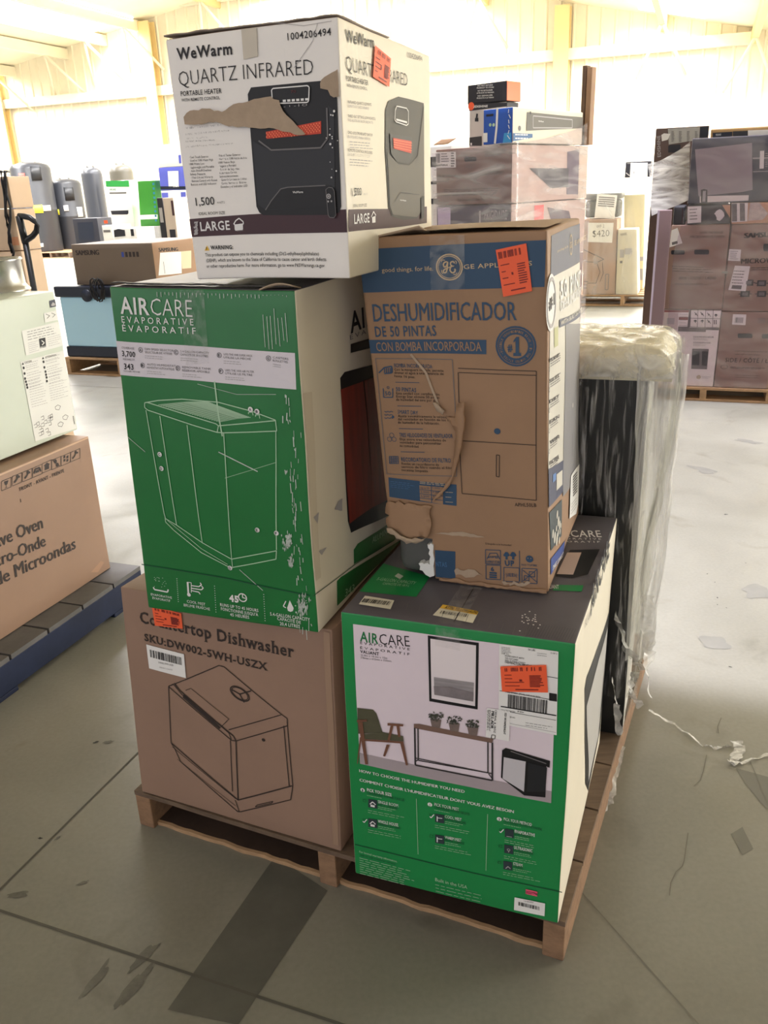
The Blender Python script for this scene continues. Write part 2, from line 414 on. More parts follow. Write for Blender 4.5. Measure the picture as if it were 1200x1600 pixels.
# the dark residue stripe by the pallet, cut in a quad
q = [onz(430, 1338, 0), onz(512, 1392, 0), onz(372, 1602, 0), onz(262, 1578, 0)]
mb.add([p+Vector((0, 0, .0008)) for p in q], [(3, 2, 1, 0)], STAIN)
def blot(cx, cy, rx, ry, rot, m, seed):
    rnd = random.Random(seed); P = onz(cx, cy, 0); vs = []
    for k in range(36):
        a = 2*math.pi*k/36; r = .75+.5*noise.noise(Vector((math.cos(a)*1.6+seed, math.sin(a)*1.6, seed)))
        x, y = rx*r*math.cos(a), ry*r*math.sin(a)
        vs.append(P+Vector((x*math.cos(rot)-y*math.sin(rot), x*math.sin(rot)+y*math.cos(rot), .0009)))
    mb.add(vs, [tuple(range(36))], m)
for i, (cx, cy, rx, ry, ro) in enumerate([(225, 1495, .05, .012, 1.0), (205, 1545, .07, .016, 1.1), (150, 1530, .06, .012, 1.2), (30, 1398, .035, .010, .1),
                                          (168, 1160, .02, .007, .2), (130, 1380, .016, .006, .4), (90, 1310, .012, .005, 1)]):
    blot(cx, cy, rx, ry, ro, SCUFF, i+1)
DUST = mat('floor_wet_mark', (.186, .180, .160), .5, var=.1, scale=9)
for i, (cx, cy, rx, ry, ro) in enumerate([(1115, 1005, .06, .05, .4), (1185, 925, .07, .07, .3), (1100, 735, .10, .05, 2), (1170, 690, .10, .04, 2.4)]):
    blot(cx, cy, rx, ry, ro, DUST, i+20)
CHIP = mat('black_grit', (.03, .03, .028), .7)
for i, (cx, cy, r) in enumerate([(1134, 804, .012), (1105, 897, .005), (1117, 910, .004), (1121, 934, .006), (1121, 945, .004), (1135, 950, .004), (1141, 1042, .006), (63, 1310, .008), (1165, 880, .004), (150, 1160, .01)]):
    blot(cx, cy, r, r*.5, .4*i, CHIP, i+40)
CRK = mat('hairline_crack', (.1, .095, .08), .8)
for pts in ([(1075, 1302), (1071, 1330), (1069, 1345), (1066, 1354), (1056, 1363), (1048, 1380), (1046, 1400)], [(1104, 1180), (1099, 1205), (1094, 1220), (1084, 1229)], [(1127, 1122), (1121, 1136), (1123, 1146)], [(1172, 1191), (1186, 1222), (1200, 1258)]):
    for a, b in zip(pts, pts[1:]): strip(CRK, onz(*a, 0), onz(*b, 0), .0022, .0013)
mb.add([onz(*p, .0007) for p in ((1150, 1200), (1215, 1218), (1225, 1285), (1192, 1258), (1165, 1225))], [(4, 3, 2, 1, 0)], mat('damp_mark', (.15, .145, .12), .5))
mb.add([onz(*p, .0007) for p in ((1142, 1303), (1160, 1292), (1177, 1326), (1160, 1336))], [(3, 2, 1, 0)], mat('damp_mark', (.15, .145, .12), .5))
struct(mb.build('floor'))

# gable wall with ribbed liner, columns and girts
mb = MB()
xs = []
x = XL
while x < XR: xs.append(x); x += .3
xs.append(XR)
if True:
    vs = []; fs = []
    for i, x in enumerate(xs):
        for (a, off) in ((0, 0), (.22, 0), (.245, .03), (.275, .03)):
            xx = min(x+a, XR); vs += [hall(xx, YW-off, 0), hall(xx, YW-off, roofz(xx))]
    for i in range(len(vs)//2-1): fs.append((2*i, 2*i+2, 2*i+3, 2*i+1))
    mb.add(vs, fs, CREAM)
wall = mb.build('wall_back'); struct(wall)
for nm, x in (('wall_left', XL), ('wall_right', XR)):
    mb = MB(); s1 = 1 if x < 0 else -1
    mb.box(hall(x, YB, 0), hall(-.2*s1, 0, 0), hall(0, YW-YB, 0), (0, 0, max(2.5, roofz(x))), CREAM); struct(mb.build(nm))
mb = MB()
for (xa, xb) in ((XL, xr), (xr, XR)):
    za, zb = roofz(xa), roofz(xb)
    mb.add([hall(xa, YB, za), hall(xb, YB, zb), hall(xb, YW, zb), hall(xa, YW, za),
            hall(xa, YB, za+.1), hall(xb, YB, zb+.1), hall(xb, YW, zb+.1), hall(xa, YW, za+.1)],
           [(0, 1, 2, 3), (7, 6, 5, 4), (0, 4, 5, 1), (1, 5, 6, 2), (2, 6, 7, 3), (3, 7, 4, 0)], WHITE_ROOF)
struct(mb.build('ceiling'))
# skylight panes between the purlins, each with its daylight
SKYM = mat('skylight_pane', (1, .98, .94), .4, emit=6)
def roof_slope(x): return sl if x < xr else -sr
for i, x in enumerate(SKY_X):
    m_ = roof_slope(x); a = math.atan(m_); mb = MB(); w = SKY_W/2; zf = lambda xx: roofz(x)+m_*(xx-x)-.02
    vs = [hall(x-w, SKY_Y0, zf(x-w)), hall(x+w, SKY_Y0, zf(x+w)), hall(x+w, SKY_Y1, zf(x+w)), hall(x-w, SKY_Y1, zf(x-w))]
    mb.add(vs, [(0, 1, 2, 3)], SKYM); struct(mb.build('window_%d' % (i+1), solid=.01))
    l = lamp('skylight_%d' % (i+1), hall(x, (SKY_Y0+SKY_Y1)/2, zf(x)-.05), hall(x, (SKY_Y0+SKY_Y1)/2, 0), SKY_W, SKY_Y1-SKY_Y0, SKY_POWER, (.97, .97, 1), SKY_SPREAD)
    l.matrix_world = Matrix.Translation(l.location) @ Matrix.Rotation(AX+math.pi, 4, 'Z') @ Matrix.Rotation(-a, 4, 'Y')
# narrow-spread area lamps, added under the closed roof to make the sunlit floor patch
sp = SUNPATCH
for x0, x1, z, k in sp['bays']:
    xm, ym = (x0+x1)/2, (sp['y0']+sp['y1'])/2
    l = lamp('sun_patch_lamp', hall(xm, ym, z), hall(xm, ym, 0), x1-x0, sp['y1']-sp['y0'], sp['density']*k*(x1-x0)*(sp['y1']-sp['y0']), (.88, .88, 1), sp['spread'])
    l.rotation_euler = (0, 0, AX+math.pi)
lamp('right_side_fill', hall(8.55, SIDE_FILL['y'], SIDE_FILL['h']/2+.1), hall(0, SIDE_FILL['y']-2.5, .9), SIDE_FILL['w'], SIDE_FILL['h'], SIDE_FILL['watts'], (1, .97, .92), 150)
# purlins under the roof, each with its two slanting braces at the wall
for i, px in enumerate([(20, 101), (102, 72), (163, 51), (223, 31), (-60, 131), (760, -14), (1040, 23), (1180, 44), (340, -9), (640, -40)]):
    P = onpl(px[0], px[1], WP, DB); x = hx(P); z = roofz(x); mb = MB()
    mb.box(hall(x-.06, 2, z-.28), hall(.12, 0, 0), hall(0, YW-2, 0), (0, 0, .25), CREAM2 if i > 4 else CREAM)
    for sgn in (-1, 1):
        mb.tube([hall(x, YW-.9, z-.25), hall(x+sgn*.5, YW-.08, z-1.15)], .035, CREAM, 6)
    struct(mb.build('trim_%d' % (i+1)))
n_trim = 11
for px, top in (((249, 150), 45), ((880, 90), -20), ((18, 210), 130)):
    P = onpl(px[0], px[1], WP, DB); x = hx(P); mb = MB(); h = roofz(x)-.1
    mb.box(hall(x-.16, YW-.36, 0), hall(.32, 0, 0), hall(0, .03, 0), (0, 0, h), CREAM2)
    mb.box(hall(x-.16, YW-.10, 0), hall(.32, 0, 0), hall(0, .03, 0), (0, 0, h), CREAM2)
    mb.box(hall(x-.02, YW-.33, 0), hall(.04, 0, 0), hall(0, .23, 0), (0, 0, h), CREAM2)
    struct(mb.build('column_%d' % (n_trim-10))); n_trim += 1
for zpx in (165, 40):
    P = onpl(0, zpx, WP, DB); mb = MB(); xa = XL; xb = xr+(zr-P.z-.2)/sr
    mb.box(hall(xa, YW-.2, P.z-.11), hall(min(XR, xb)-xa, 0, 0), hall(0, .17, 0), (0, 0, .22), CREAM)
    struct(mb.build('trim_%d' % n_trim)); n_trim += 1

# ================================================================== print and board materials
KRAFT = mat('kraft_board', srgb(156, 124, 96), .62, var=.06, scale=6, bump=.06, bscale=40, spec=.35)
KRAFT_D = mat('kraft_board_dark', srgb(150, 122, 104), .66, var=.05, scale=5, bump=.05, bscale=50, spec=.3)
KRAFT_T = mat('torn_kraft_ply', srgb(172, 152, 130), .85, var=.1, scale=30, bump=.15, bscale=90)
KRAFT_E = mat('board_edge', srgb(120, 94, 72), .85, var=.15, scale=60)
WHITEB = mat('white_board', srgb(240, 236, 230), .5, var=.02, scale=4, bump=.04, bscale=30)
OFFW = mat('offwhite_board', srgb(232, 224, 204), .5, var=.03, scale=4, bump=.05, bscale=25)
GREEN = mat('green_print', srgb(22, 112, 52), .36, var=.07, scale=5, bump=.10, bscale=14, coat=.35)
GREEN2 = mat('green_print_bright', srgb(24, 136, 70), .42, var=.04, scale=5, bump=.06, bscale=20, coat=.2)
CHAR = mat('charcoal_print', srgb(96, 92, 98), .45, var=.08, scale=8, bump=.05)
INK = mat('black_ink', (.012, .011, .012), .5)
INKB = mat('brown_black_ink', (.035, .024, .02), .6)
GREY = mat('grey_ink', (.16, .15, .15), .55)
LGREY = mat('light_grey_ink', (.42, .40, .40), .55)
MAROON = mat('maroon_print', srgb(66, 40, 46), .45, var=.06, scale=9)
WHITE = mat('white_ink', (.80, .79, .77), .5)
MINT = mat('pale_green_ink', (.42, .62, .42), .5)
BLUE = mat('navy_print', srgb(48, 76, 104), .5, var=.06, scale=8)
DGREEN = mat('dark_green_ink', (.01, .075, .035), .5)
BODY1 = mat('printed_heater_body', (.018, .019, .022), .4); BODY2 = mat('printed_heater_shadow', (.008, .008, .009), .45)
BODY3 = mat('printed_heater_panel', (.036, .036, .038), .45)
HEAT = mat('printed_red_grille', (.62, .06, .03), .5)
ORANGE = mat('orange_sticker_paper', (.92, .13, .045), .5)
PAPER = mat('label_paper', (.84, .83, .80), .5)
TAPE = mat('clear_tape_on_board', srgb(196, 186, 166), .25, var=.04, scale=10, coat=.6)
YELLOW = mat('yellow_ink', (.85, .52, .05), .5)
PINK = mat('pink_sticker_paper', (.9, .12, .22), .5)
SCRATCH = mat('scuffed_print', (.50, .56, .50), .6, var=.2, scale=30)
WOOD = mat('pallet_wood', srgb(170, 138, 104), .75, var=.22, scale=5, bump=.2, bscale=18, stretch=(1.2, 9, 9))
WOOD_D = mat('pallet_wood_weathered', srgb(104, 86, 70), .8, var=.25, scale=5, bump=.2, bscale=18, stretch=(1.2, 9, 9))
WOOD_M = mat('pallet_wood_brown', srgb(138, 108, 82), .8, var=.25, scale=5, bump=.2, bscale=18, stretch=(1.2, 9, 9))
WOOD_SHADE = mat('pallet_wood_shade', srgb(66, 50, 40), .85, var=.25, scale=5)  # darkened wood, paints in the shade inside the pallet gaps
WOOD_B = mat('blue_painted_wood', srgb(18, 30, 58), .7, var=.25, scale=6, bump=.2, bscale=20)
WOOD_G = mat('grey_worn_blue_wood', srgb(98, 96, 94), .75, var=.2, scale=7, bump=.2, bscale=18)

def orange_sticker(face, pts, parent, along=True, lev=5):
    mb = MB(); face.quad(*pts, ORANGE, lev, mb, 6, clamp=False)
    A = [face.q(p) for p in pts]
    def p(i, j):
        return ('u', (A[0][0]*(1-i)+A[1][0]*i)*(1-j)+(A[3][0]*(1-i)+A[2][0]*i)*j, (A[0][1]*(1-i)+A[1][1]*i)*(1-j)+(A[3][1]*(1-i)+A[2][1]*i)*j)
    rnd = random.Random(len(COL.objects)); RED = mat('sticker_ink', (.20, .02, .015), .5)
    n = 26
    for k in range(n):
        if rnd.random() < .62:
            face.quad(p(.06+.88*k/n, .06), p(.06+.88*(k+rnd.uniform(.4, .9))/n, .06), p(.06+.88*(k+.6)/n, .2), p(.06+.88*k/n, .2), RED, lev+1, mb, 1, clamp=False)
    for k in range(9): face.line([p(.62, .38+.05*k), p(.93-.1*rnd.random(), .38+.05*k)], .0016, RED, lev+1, mb)
    for k in range(4): face.line([p(.08, .34+.14*k), p(.2+.3*rnd.random(), .34+.14*k)], .0013, RED, lev+1, mb)
    face.line([p(.4, .55), p(.46, .55)], .004, RED, lev+1, mb); face.line([p(.3, .9), p(.8, .9)], .002, RED, lev+1, mb)
    return mb.build('orange_sticker', parent)

# ================================================================== pallets
def pallet(name, O, ax, ay, w, d, h, label, mats, nboards=6, nstr=3, grp=None, bottom=True, b=.016, seed=1, gapf=.80, worn=None):
    """stringers run from front to back; boards lie across them"""
    rnd = random.Random(seed); t = thing(name, O+ax*w/2+ay*d/2, label, 'pallet', grp); O = Vector(O); Z = Vector((0, 0, 1))
    sw = .042; top, sm, bt = mats
    for i in range(nstr):
        x = (w-sw)*i/(nstr-1); m = MB(); z0_ = 0 if worn else (b if bottom else 0); m.box(O+ax*x+Z*z0_, ax*sw, ay*d, Z*(h-b-z0_), sm); m.build('stringer', t, bevel=.003)
    for k in range(nboards):
        bw = d/nboards*gapf; y = (d-bw)*k/(nboards-1)
        m = MB(); nseg = 10
        def fn(u, v, y=y, bw=bw, s=k): return O+ax*(w*u)+ay*(y+bw*v+.004*noise.noise(Vector((u*6, s, seed))))+Z*(h-b)
        vs = [];
        for zz in (h-b, h):
            for i in range(nseg+1):
                for vv in (0, 1):
                    u = i/nseg; vs.append(O+ax*(w*u)+ay*(y+bw*vv+.004*noise.noise(Vector((u*6, k+vv*3.3, seed))))+Z*zz)
        fs = []; q = 2*(nseg+1)
        for i in range(nseg):
            a = 2*i; fs += [(a, a+1, a+3, a+2), (q+a, q+a+2, q+a+3, q+a+1), (a, a+2, q+a+2, q+a), (a+1, q+a+1, q+a+3, a+3)]
        fs += [(0, q, q+1, 1), (2*nseg, 2*nseg+1, q+2*nseg+1, q+2*nseg)]
        m.add(vs, fs, top); m.build('deck_board', t)
    if bottom:
        for k in range(3):
            bw = d*.12; y = (d-bw)*k/2; 
            if worn:      # thin, splintered boards between the stringers; pale lip paints caught light, dark rest paints shade
                for i in range(nstr-1):
                    xa = (w-sw)*i/(nstr-1)+sw; xb = (w-sw)*(i+1)/(nstr-1); m = MB(); vs = []; n = 24
                    for q in range(n+1):
                        P = O+ax*(xa+(xb-xa)*q/n); e = .014+.006*noise.noise(Vector((q*.35, k*5+i*9, seed))); hh = .010+.0035*noise.noise(Vector((q*.5, k*7+i*3, seed+4)))
                        vs += [P+ay*(y+e), P+ay*(y+e)+Z*hh, P+ay*(y+e+.007)+Z*(hh+.001), P+ay*(y+bw)+Z*.009, P+ay*(y+bw)]
                    fs = lambda a: [(5*q+a, 5*q+5+a, 5*q+6+a, 5*q+1+a) for q in range(n)]
                    m.add(vs, fs(0)+fs(1), worn); m.add(vs, fs(2)+fs(3), bt); m.build('bottom_board', t, weld=.0001)
                continue
            m = MB(); m.box(O+ax*.0+ay*y, ax*w, ay*bw, Z*b, bt); m.build('bottom_board', t, bevel=.003)
    return t
ZP = .10
PA = math.radians(155.4); PX = -dirv(PA); PY = dirv(PA-math.pi/2)
pFL, pFR = onz(219, 1288, 0), onz(880, 1503, 0)
PX = (pFR-pFL).normalized(); PY = Vector((-PX.y, PX.x, 0))
pallet('wooden_pallet', pFL, PX, PY, (pFR-pFL).length, 1.15, ZP, 'worn wooden pallet under the mixed stack of appliance boxes in the middle', (WOOD_D, WOOD_M, WOOD_SHADE), 7, seed=3, worn=WOOD, b=.012, gapf=.97)

# ================================================================== countertop dishwasher box (bottom left of the stack)
Z5 = zoomer(180, 880, 3.0763)
n = None
c = corners(ZP+.002, math.radians(155.4), (533, 1331), (222, 1237), (188, 918), (519, 985), math.radians(65.6), .50)
zt = (c[0][0][1].z+c[1][0][1].z)/2; DTOP = zt
B = Carton(c, bulge=.006, crump=.002, seed=1); F = B.face['front']
B.shell({'*': KRAFT_D})
t = thing('dishwasher_box', B.base(), 'brown carton printed with a line drawing and the words Countertop Dishwasher', 'box')
F.text('Countertop Dishwasher', Z5(122, 283), Z5(862, 452), Z5(126, 232), INKB, .018, serif=True)
F.text('SKU:DW002-5WH-USZX', Z5(143, 370), Z5(735, 515), Z5(146, 338), INKB, .022, serif=True)
L = lambda pts, w=.0022, cl=False: F.line([Z5(*p) for p in pts], w, INKB, 2, closed=cl)
L([(258, 590), (500, 490), (525, 497), (800, 725), (828, 745), (830, 780), (582, 853), (560, 850), (258, 592), (270, 862), (290, 895), (315, 952), (590, 1193), (605, 1193), (845, 1135), (855, 1070), (828, 760)], .0022)
L([(560, 850), (548, 815), (510, 782), (322, 630), (285, 585), (275, 580)]); L([(285, 575), (312, 610), (540, 805), (570, 830), (582, 853), (592, 1135)], .003)
L([(555, 850), (565, 1095)], .002); L([(270, 862), (592, 1137), (852, 1068)], .003); L([(275, 880), (580, 1130)], .0016)
L([(545, 800), (800, 727)], .002); L([(812, 780), (838, 1070)]); L([(578, 1137), (597, 1193)]); L([(300, 940), (580, 1165)], .0012)
L([(675, 1168), (685, 1160), (760, 1143), (752, 1152), (675, 1170)], .002)
L([(340, 610), (365, 600), (548, 748), (500, 795)], .0014); F.poly([Z5(*p) for p in [(330, 630), (505, 785), (500, 797), (325, 645)]], INKB)
cu, cv = F.q(Z5(600, 626))
for r, w in ((.0235, .0026), (.020, .0018)): F.line([('u', cu+(r*1.02*math.cos(a)*math.cos(-.35)-r*.62*math.sin(a)*math.sin(-.35))/F.W, cv+(r*1.02*math.cos(a)*math.sin(-.35)+r*.62*math.sin(a)*math.cos(-.35))/F.H) for a in [2*math.pi*k/36 for k in range(36)]], w, INKB, 2, closed=True)
L([(600, 628), (560, 605)], .003); L([(600, 628), (655, 612)], .003); L([(600, 628), (622, 668)], .003)
F.disc(Z5(714, 848), .004, INKB)
R = B.face['right']
R.text('Countertop Dishwasher', ('u', .12, .80), ('u', .9, .80), ('u', .12, .88), INKB, .018, serif=True)
B.mb.build('carton', t, weld=.0004)
mb = MB(); F.quad(Z5(152, 388), Z5(333, 435), Z5(343, 550), Z5(166, 503), PAPER, 3, mb)
F.bars(Z5(170, 412), Z5(326, 488), INK, 4, mb, 30)
u0, v0 = F.q(Z5(210, 470)); F.text('DW002-5WH-USZX', Z5(212, 478), Z5(284, 492), Z5(213, 470), GREY, 0, 4, mb); F.text('ABK8512-20AMP', Z5(216, 500), Z5(280, 514), Z5(217, 494), LGREY, 0, 4, mb)
mb.build('barcode_label', t)
orange_sticker(F, [Z5(180, 200), Z5(322, 238), Z5(330, 290), Z5(192, 300)][:2]+[Z5(330, 312), Z5(196, 296)], t)
mb = MB(); u, v = F.q(Z5(1000, 600)); F.quad(('u', .965, .99), ('u', .992, .99), ('u', .992, .03), ('u', .965, .03), mat('edge_tape', srgb(158, 130, 108), .3, coat=.4), 2, mb); mb.build('tape_strip', t)

# ================================================================== green evaporative humidifier box on top of it
Z2 = zoomer(150, 420, 2.449)
c = corners(DTOP+.004, AX, (497, 990), (230, 940), (170, 447), (460, 452), AY-.02, .64)
c[0][0][0].z = c[1][0][0].z; d0 = DTOP+.004
for i in (0, 1): c[i][1][0].z = d0; c[i][0][0].z = max(d0, c[i][0][0].z)
ztop = (c[0][0][1].z+c[1][0][1].z)/2
for i in (0, 1): c[i][1][1].z = ztop
GTOP = ztop
B = Carton(c, bulge=.006, crump=.003, seed=2, r=.004); GBOX = B; F = B.face['front']
B.shell({'front': GREEN, 'right': OFFW, 'top': CHAR, '*': GREEN}, 18)
t = thing('humidifier_box', B.base(), 'tall green humidifier carton with a white outline drawing, standing on the dishwasher carton', 'box')
F.text('AIR', Z2(97, 170), Z2(207, 176), Z2(97, 108), WHITE, .018); F.text('CARE', Z2(213, 177), Z2(371, 185), Z2(213, 112), WHITE, -.012)
F.text('E V A P O R A T I V E', Z2(101, 205), Z2(375, 216), Z2(101, 181), WHITE, .004)
F.text('É V A P O R A T I F', Z2(104, 238), Z2(384, 250), Z2(104, 214), WHITE, .004)
PANEL = mat('pale_lilac_panel', srgb(218, 212, 218), .5)
F.quad(Z2(66, 275), Z2(762, 322), Z2(767, 462), Z2(84, 405), PANEL, 1)
F.text('COVERAGE', Z2(100, 305), Z2(148, 309), Z2(100, 297), GREY, 0); F.text('3,700', Z2(102, 333), Z2(152, 338), Z2(102, 313), INK, .02)
F.text('SQUARE FT.', Z2(105, 348), Z2(152, 352), Z2(105, 341), GREY); F.text('343', Z2(110, 383), Z2(146, 386), Z2(110, 362), INK, .02); F.text('SQUARE METERS', Z2(108, 393), Z2(170, 398), Z2(108, 387), GREY)
for ch, x, y, s1, s2 in (('A', 172, 310, 'FAN SPEED SELECTOR', 'SÉLECTEUR DE VITESSE'), ('B', 180, 369, 'AUTO HUMIDISTAT', 'HUMIDISTAT AUTOMATIQUE'), ('C', 308, 319, '5.4 GALLON CAPACITY', 'CAPACITÉ DE 20,4 LITRES'), ('D', 315, 380, 'REMOVABLE TANK', 'RÉSERVOIR AMOVIBLE'),
                        ('E', 473, 330, 'USES THE 1045 SUPER WICK', 'UTILISE LA MÈCHE'), ('F', 479, 391, 'USES THE 1050 AIR FILTER', 'UTILISE LE FILTRE'), ('G', 661, 342, 'CASTERS', 'ROULETTES')):
    F.disc(Z2(x, y), .0046, INK, 2, r0=.0038); F.text(ch, Z2(x-4, y+5), Z2(x+4, y+5), Z2(x-4, y-5), INK, .02)
    ln = 110 if ch != 'G' else 60
    F.text(s1, Z2(x+17, y), Z2(x+17+ln, y+7), Z2(x+17, y-8), GREY); F.text(s2, Z2(x+17, y+12), Z2(x+17+ln*.95, y+19), Z2(x+17, y+4), GREY)
    F.rules(Z2(x+17, y+22), Z2(x+17+ln*.7, y+28), Z2(x+17, y+30), 2, LGREY, .0011)
g = lambda pts, w=.0018, cl=False, m=None: F.line([Z2(*p) for p in pts], w, m or MINT, 2, closed=cl)
g([(188, 512), (240, 503), (330, 498), (470, 510), (600, 545), (688, 578), (693, 620), (490, 627), (465, 625), (380, 600), (200, 540), (188, 530), (188, 512)])
g([(196, 510), (330, 552), (460, 592), (470, 600), (688, 580)]); g([(470, 600), (465, 625)])
for k in range(26):
    s0 = k/26; x0, y0 = 240+180*s0*1.0+120*s0, 523+62*s0; 
    a0 = (240+240*s0, 520+68*s0); a1 = (430+170*s0, 508+62*s0)
    g([a0, ((a0[0]+a1[0])/2+10, (a0[1]+a1[1])/2-5), a1], .0010)
g([(193, 540), (262, 935)]); g([(246, 562), (310, 980)]); g([(350, 597), (408, 1047)]); g([(490, 627), (520, 1105)]); g([(690, 620), (692, 1075)]); g([(262, 935), (268, 955), (310, 980), (408, 1047), (520, 1110), (692, 1078), (690, 1110), (516, 1143), (405, 1085), (300, 1000), (268, 968), (266, 950)])
g([(275, 962), (405, 1070), (505, 1130)], .0012); g([(495, 800), (690, 740)], .0008); g([(520, 1105), (524, 1140)], .0014)
g([(585, 555), (585, 548), (600, 548), (603, 560)], .0016); g([(612, 565), (612, 558), (626, 558), (628, 572)], .0016)
for ch, x, y in (('A', 593, 537), ('B', 618, 545), ('C', 246, 709), ('D', 253, 763), ('E', 619, 998), ('F', 692, 1010), ('G', 515, 1143)):
    F.disc(Z2(x, y), .0046, WHITE, 3); F.text(ch, Z2(x-4, y+5), Z2(x+4, y+5), Z2(x-4, y-5), INK, .02, 4)
F.line([Z2(176, 1130), Z2(500, 1183), Z2(820, 1250)], .0022, DGREEN, 2)
# pictograms along the bottom
for k in range(18): F.disc(Z2(222+random.random()*54, 1180+random.random()*38), .0007, WHITE)
g([(221, 1217), (225, 1226), (275, 1236), (278, 1226)], .003, m=WHITE)
F.text('EVAPORATIVE', Z2(212, 1248), Z2(292, 1262), Z2(212, 1240), WHITE, .01); F.text('ÉVAPORATIF', Z2(218, 1262), Z2(286, 1274), Z2(218, 1254), WHITE, .01)
for x, ya, yb in ((311, 1185, 1272), (455, 1213, 1312), (643, 1245, 1345)):
    for k in range(12): F.disc(Z2(x+k*.5, ya+(yb-ya)*k/11), .0009, WHITE)
g([(352, 1198), (355, 1240)], .004, m=WHITE); F.disc(Z2(357, 1246), .004, WHITE); g([(366, 1211), (395, 1215), (405, 1208), (400, 1200)], .0022, m=WHITE); g([(366, 1221), (405, 1227), (412, 1220), (405, 1213)], .0022, m=WHITE); g([(366, 1230), (395, 1236), (400, 1244)], .0022, m=WHITE); g([(350, 1198), (366, 1200), (366, 1238)], .0014, m=WHITE)
F.text('COOL MIST', Z2(350, 1276), Z2(420, 1288), Z2(350, 1266), WHITE, .01); F.text('BRUME FRAÎCHE', Z2(338, 1290), Z2(438, 1306), Z2(338, 1280), WHITE, .01)
F.text('45', Z2(512, 1270), Z2(548, 1276), Z2(512, 1247), WHITE, .05); F.disc(Z2(562, 1257), .0095, WHITE, 2, r0=.0072); g([(562, 1240), (562, 1257), (574, 1260)], .002, m=WHITE)
F.text('RUNS UP TO 45 HOURS', Z2(477, 1289), Z2(623, 1312), Z2(477, 1278), WHITE, .01); F.text("FONCTIONNE JUSQU'À", Z2(480, 1305), Z2(622, 1328), Z2(480, 1294), WHITE, .01); F.text('45 HEURES', Z2(515, 1327), Z2(588, 1338), Z2(515, 1316), WHITE, .01)
F.poly([Z2(*p) for p in [(742, 1268), (752, 1288), (757, 1298), (754, 1309), (745, 1312), (735, 1308), (732, 1297), (736, 1286)]], WHITE); g([(728, 1270), (718, 1290), (728, 1296)], .002, m=WHITE)
F.text('5.4-GALLON CAPACITY', Z2(668, 1325), Z2(820, 1348), Z2(668, 1313), WHITE, .01); F.text('CAPACITÉ DE', Z2(695, 1342), Z2(785, 1358), Z2(695, 1331), WHITE, .01); F.text('20,4 LITRES', Z2(705, 1362), Z2(782, 1374), Z2(705, 1350), WHITE, .01)
# scuffs and creases
random.seed(5)
for x in (640, 655, 668, 682, 697, 712, 725):
    g([(x, 150+random.random()*40), (x+9, 270+random.random()*40)], .0011, m=SCRATCH)
for k in range(34): x = 235+k*15; g([(x, 88+k*.4), (x+1, 98+random.random()*16)], .0013, m=SCRATCH)
for k in range(60):
    y = random.uniform(480, 1380); x = 735+(y-480)*.075+random.gauss(0, 14); g([(x, y), (x+random.uniform(-2, 4), y+random.uniform(8, 40))], random.uniform(.0007, .002), m=SCRATCH)
for cx, cy, rx, ry, n in ((735, 1035, 16, 40, 60), (745, 1120, 8, 28, 30), (790, 1285, 20, 42, 70), (724, 776, 12, 9, 10)):
    for k in range(n):
        a, b = random.gauss(cx, rx*.55), random.gauss(cy, ry*.5); w_ = random.uniform(2, 7); h_ = random.uniform(3, 16)
        F.poly([Z2(a, b), Z2(a+w_*.6, b-h_*.5), Z2(a+w_, b+h_*.2), Z2(a+w_*.5, b+h_)], SCRATCH, 3)
g([(455, 430), (470, 560), (485, 640)], .0028, m=MINT); g([(470, 700), (620, 775)], .002, m=SCRATCH); g([(390, 440), (540, 480), (690, 480)], .0008, m=SCRATCH); g([(550, 1150), (640, 1230)], .0014, m=SCRATCH); g([(120, 640), (190, 700)], .001, m=SCRATCH)
# right side: panel photo, green bands
R = B.face['right']
PRT = mat('printed_rosewood', srgb(124, 38, 24), .45, var=.4, scale=9, stretch=(6, 6, .6))
R.poly([Z2(*p) for p in [(933, 418), (950, 395), (1115, 352), (1145, 930), (975, 1010), (963, 965)]], BODY2, 1)
R.poly([Z2(*p) for p in [(934, 462), (1020, 430), (1060, 910), (968, 975)]], PRT, 2); R.poly([Z2(*p) for p in [(1024, 428), (1112, 395), (1140, 870), (1060, 910)]], PRT, 2)
R.text('AIRCARE', Z2(972, 247), Z2(1180, 150), Z2(972, 168), INK, .02); R.text('E V A P', Z2(970, 272), Z2(1050, 240), Z2(970, 254), GREY)
R.quad(Z2(972, 288), Z2(1060, 262), Z2(1060, 300), Z2(972, 322), INK, 2)
R.poly([Z2(*p) for p in [(985, 1075), (1000, 1052), (1160, 945), (1165, 1000), (1140, 1040), (986, 1130)]], GREEN, 1); R.text('ALUMINUM', Z2(1055, 1050), Z2(1130, 1000), Z2(1055, 1028), MINT, 0, 2)
R.poly([Z2(*p) for p in [(921, 1195), (935, 1180), (1160, 1040), (1165, 1105), (1100, 1165), (922, 1290)]], GREEN, 1); R.text('343', Z2(950, 1255), Z2(985, 1232), Z2(950, 1228), MINT, 0, 2)
R.line([Z2(828, 1252), Z2(990, 1130), Z2(1150, 1030)], .0016, DGREEN, 2)
for P in ([(925, 890), (940, 878), (940, 925), (910, 920)], [(850, 1080), (880, 1065), (862, 1095)], [(830, 950), (850, 930), (845, 975)]): R.poly([Z2(*p) for p in P], LGREY, 2, jag=.001)
R.quad(Z2(770, 480), Z2(825, 470), Z2(860, 1180), Z2(815, 1215), mat('board_crease', srgb(222, 212, 190), .6), 1)
B.mb.build('carton', t, weld=.0004)
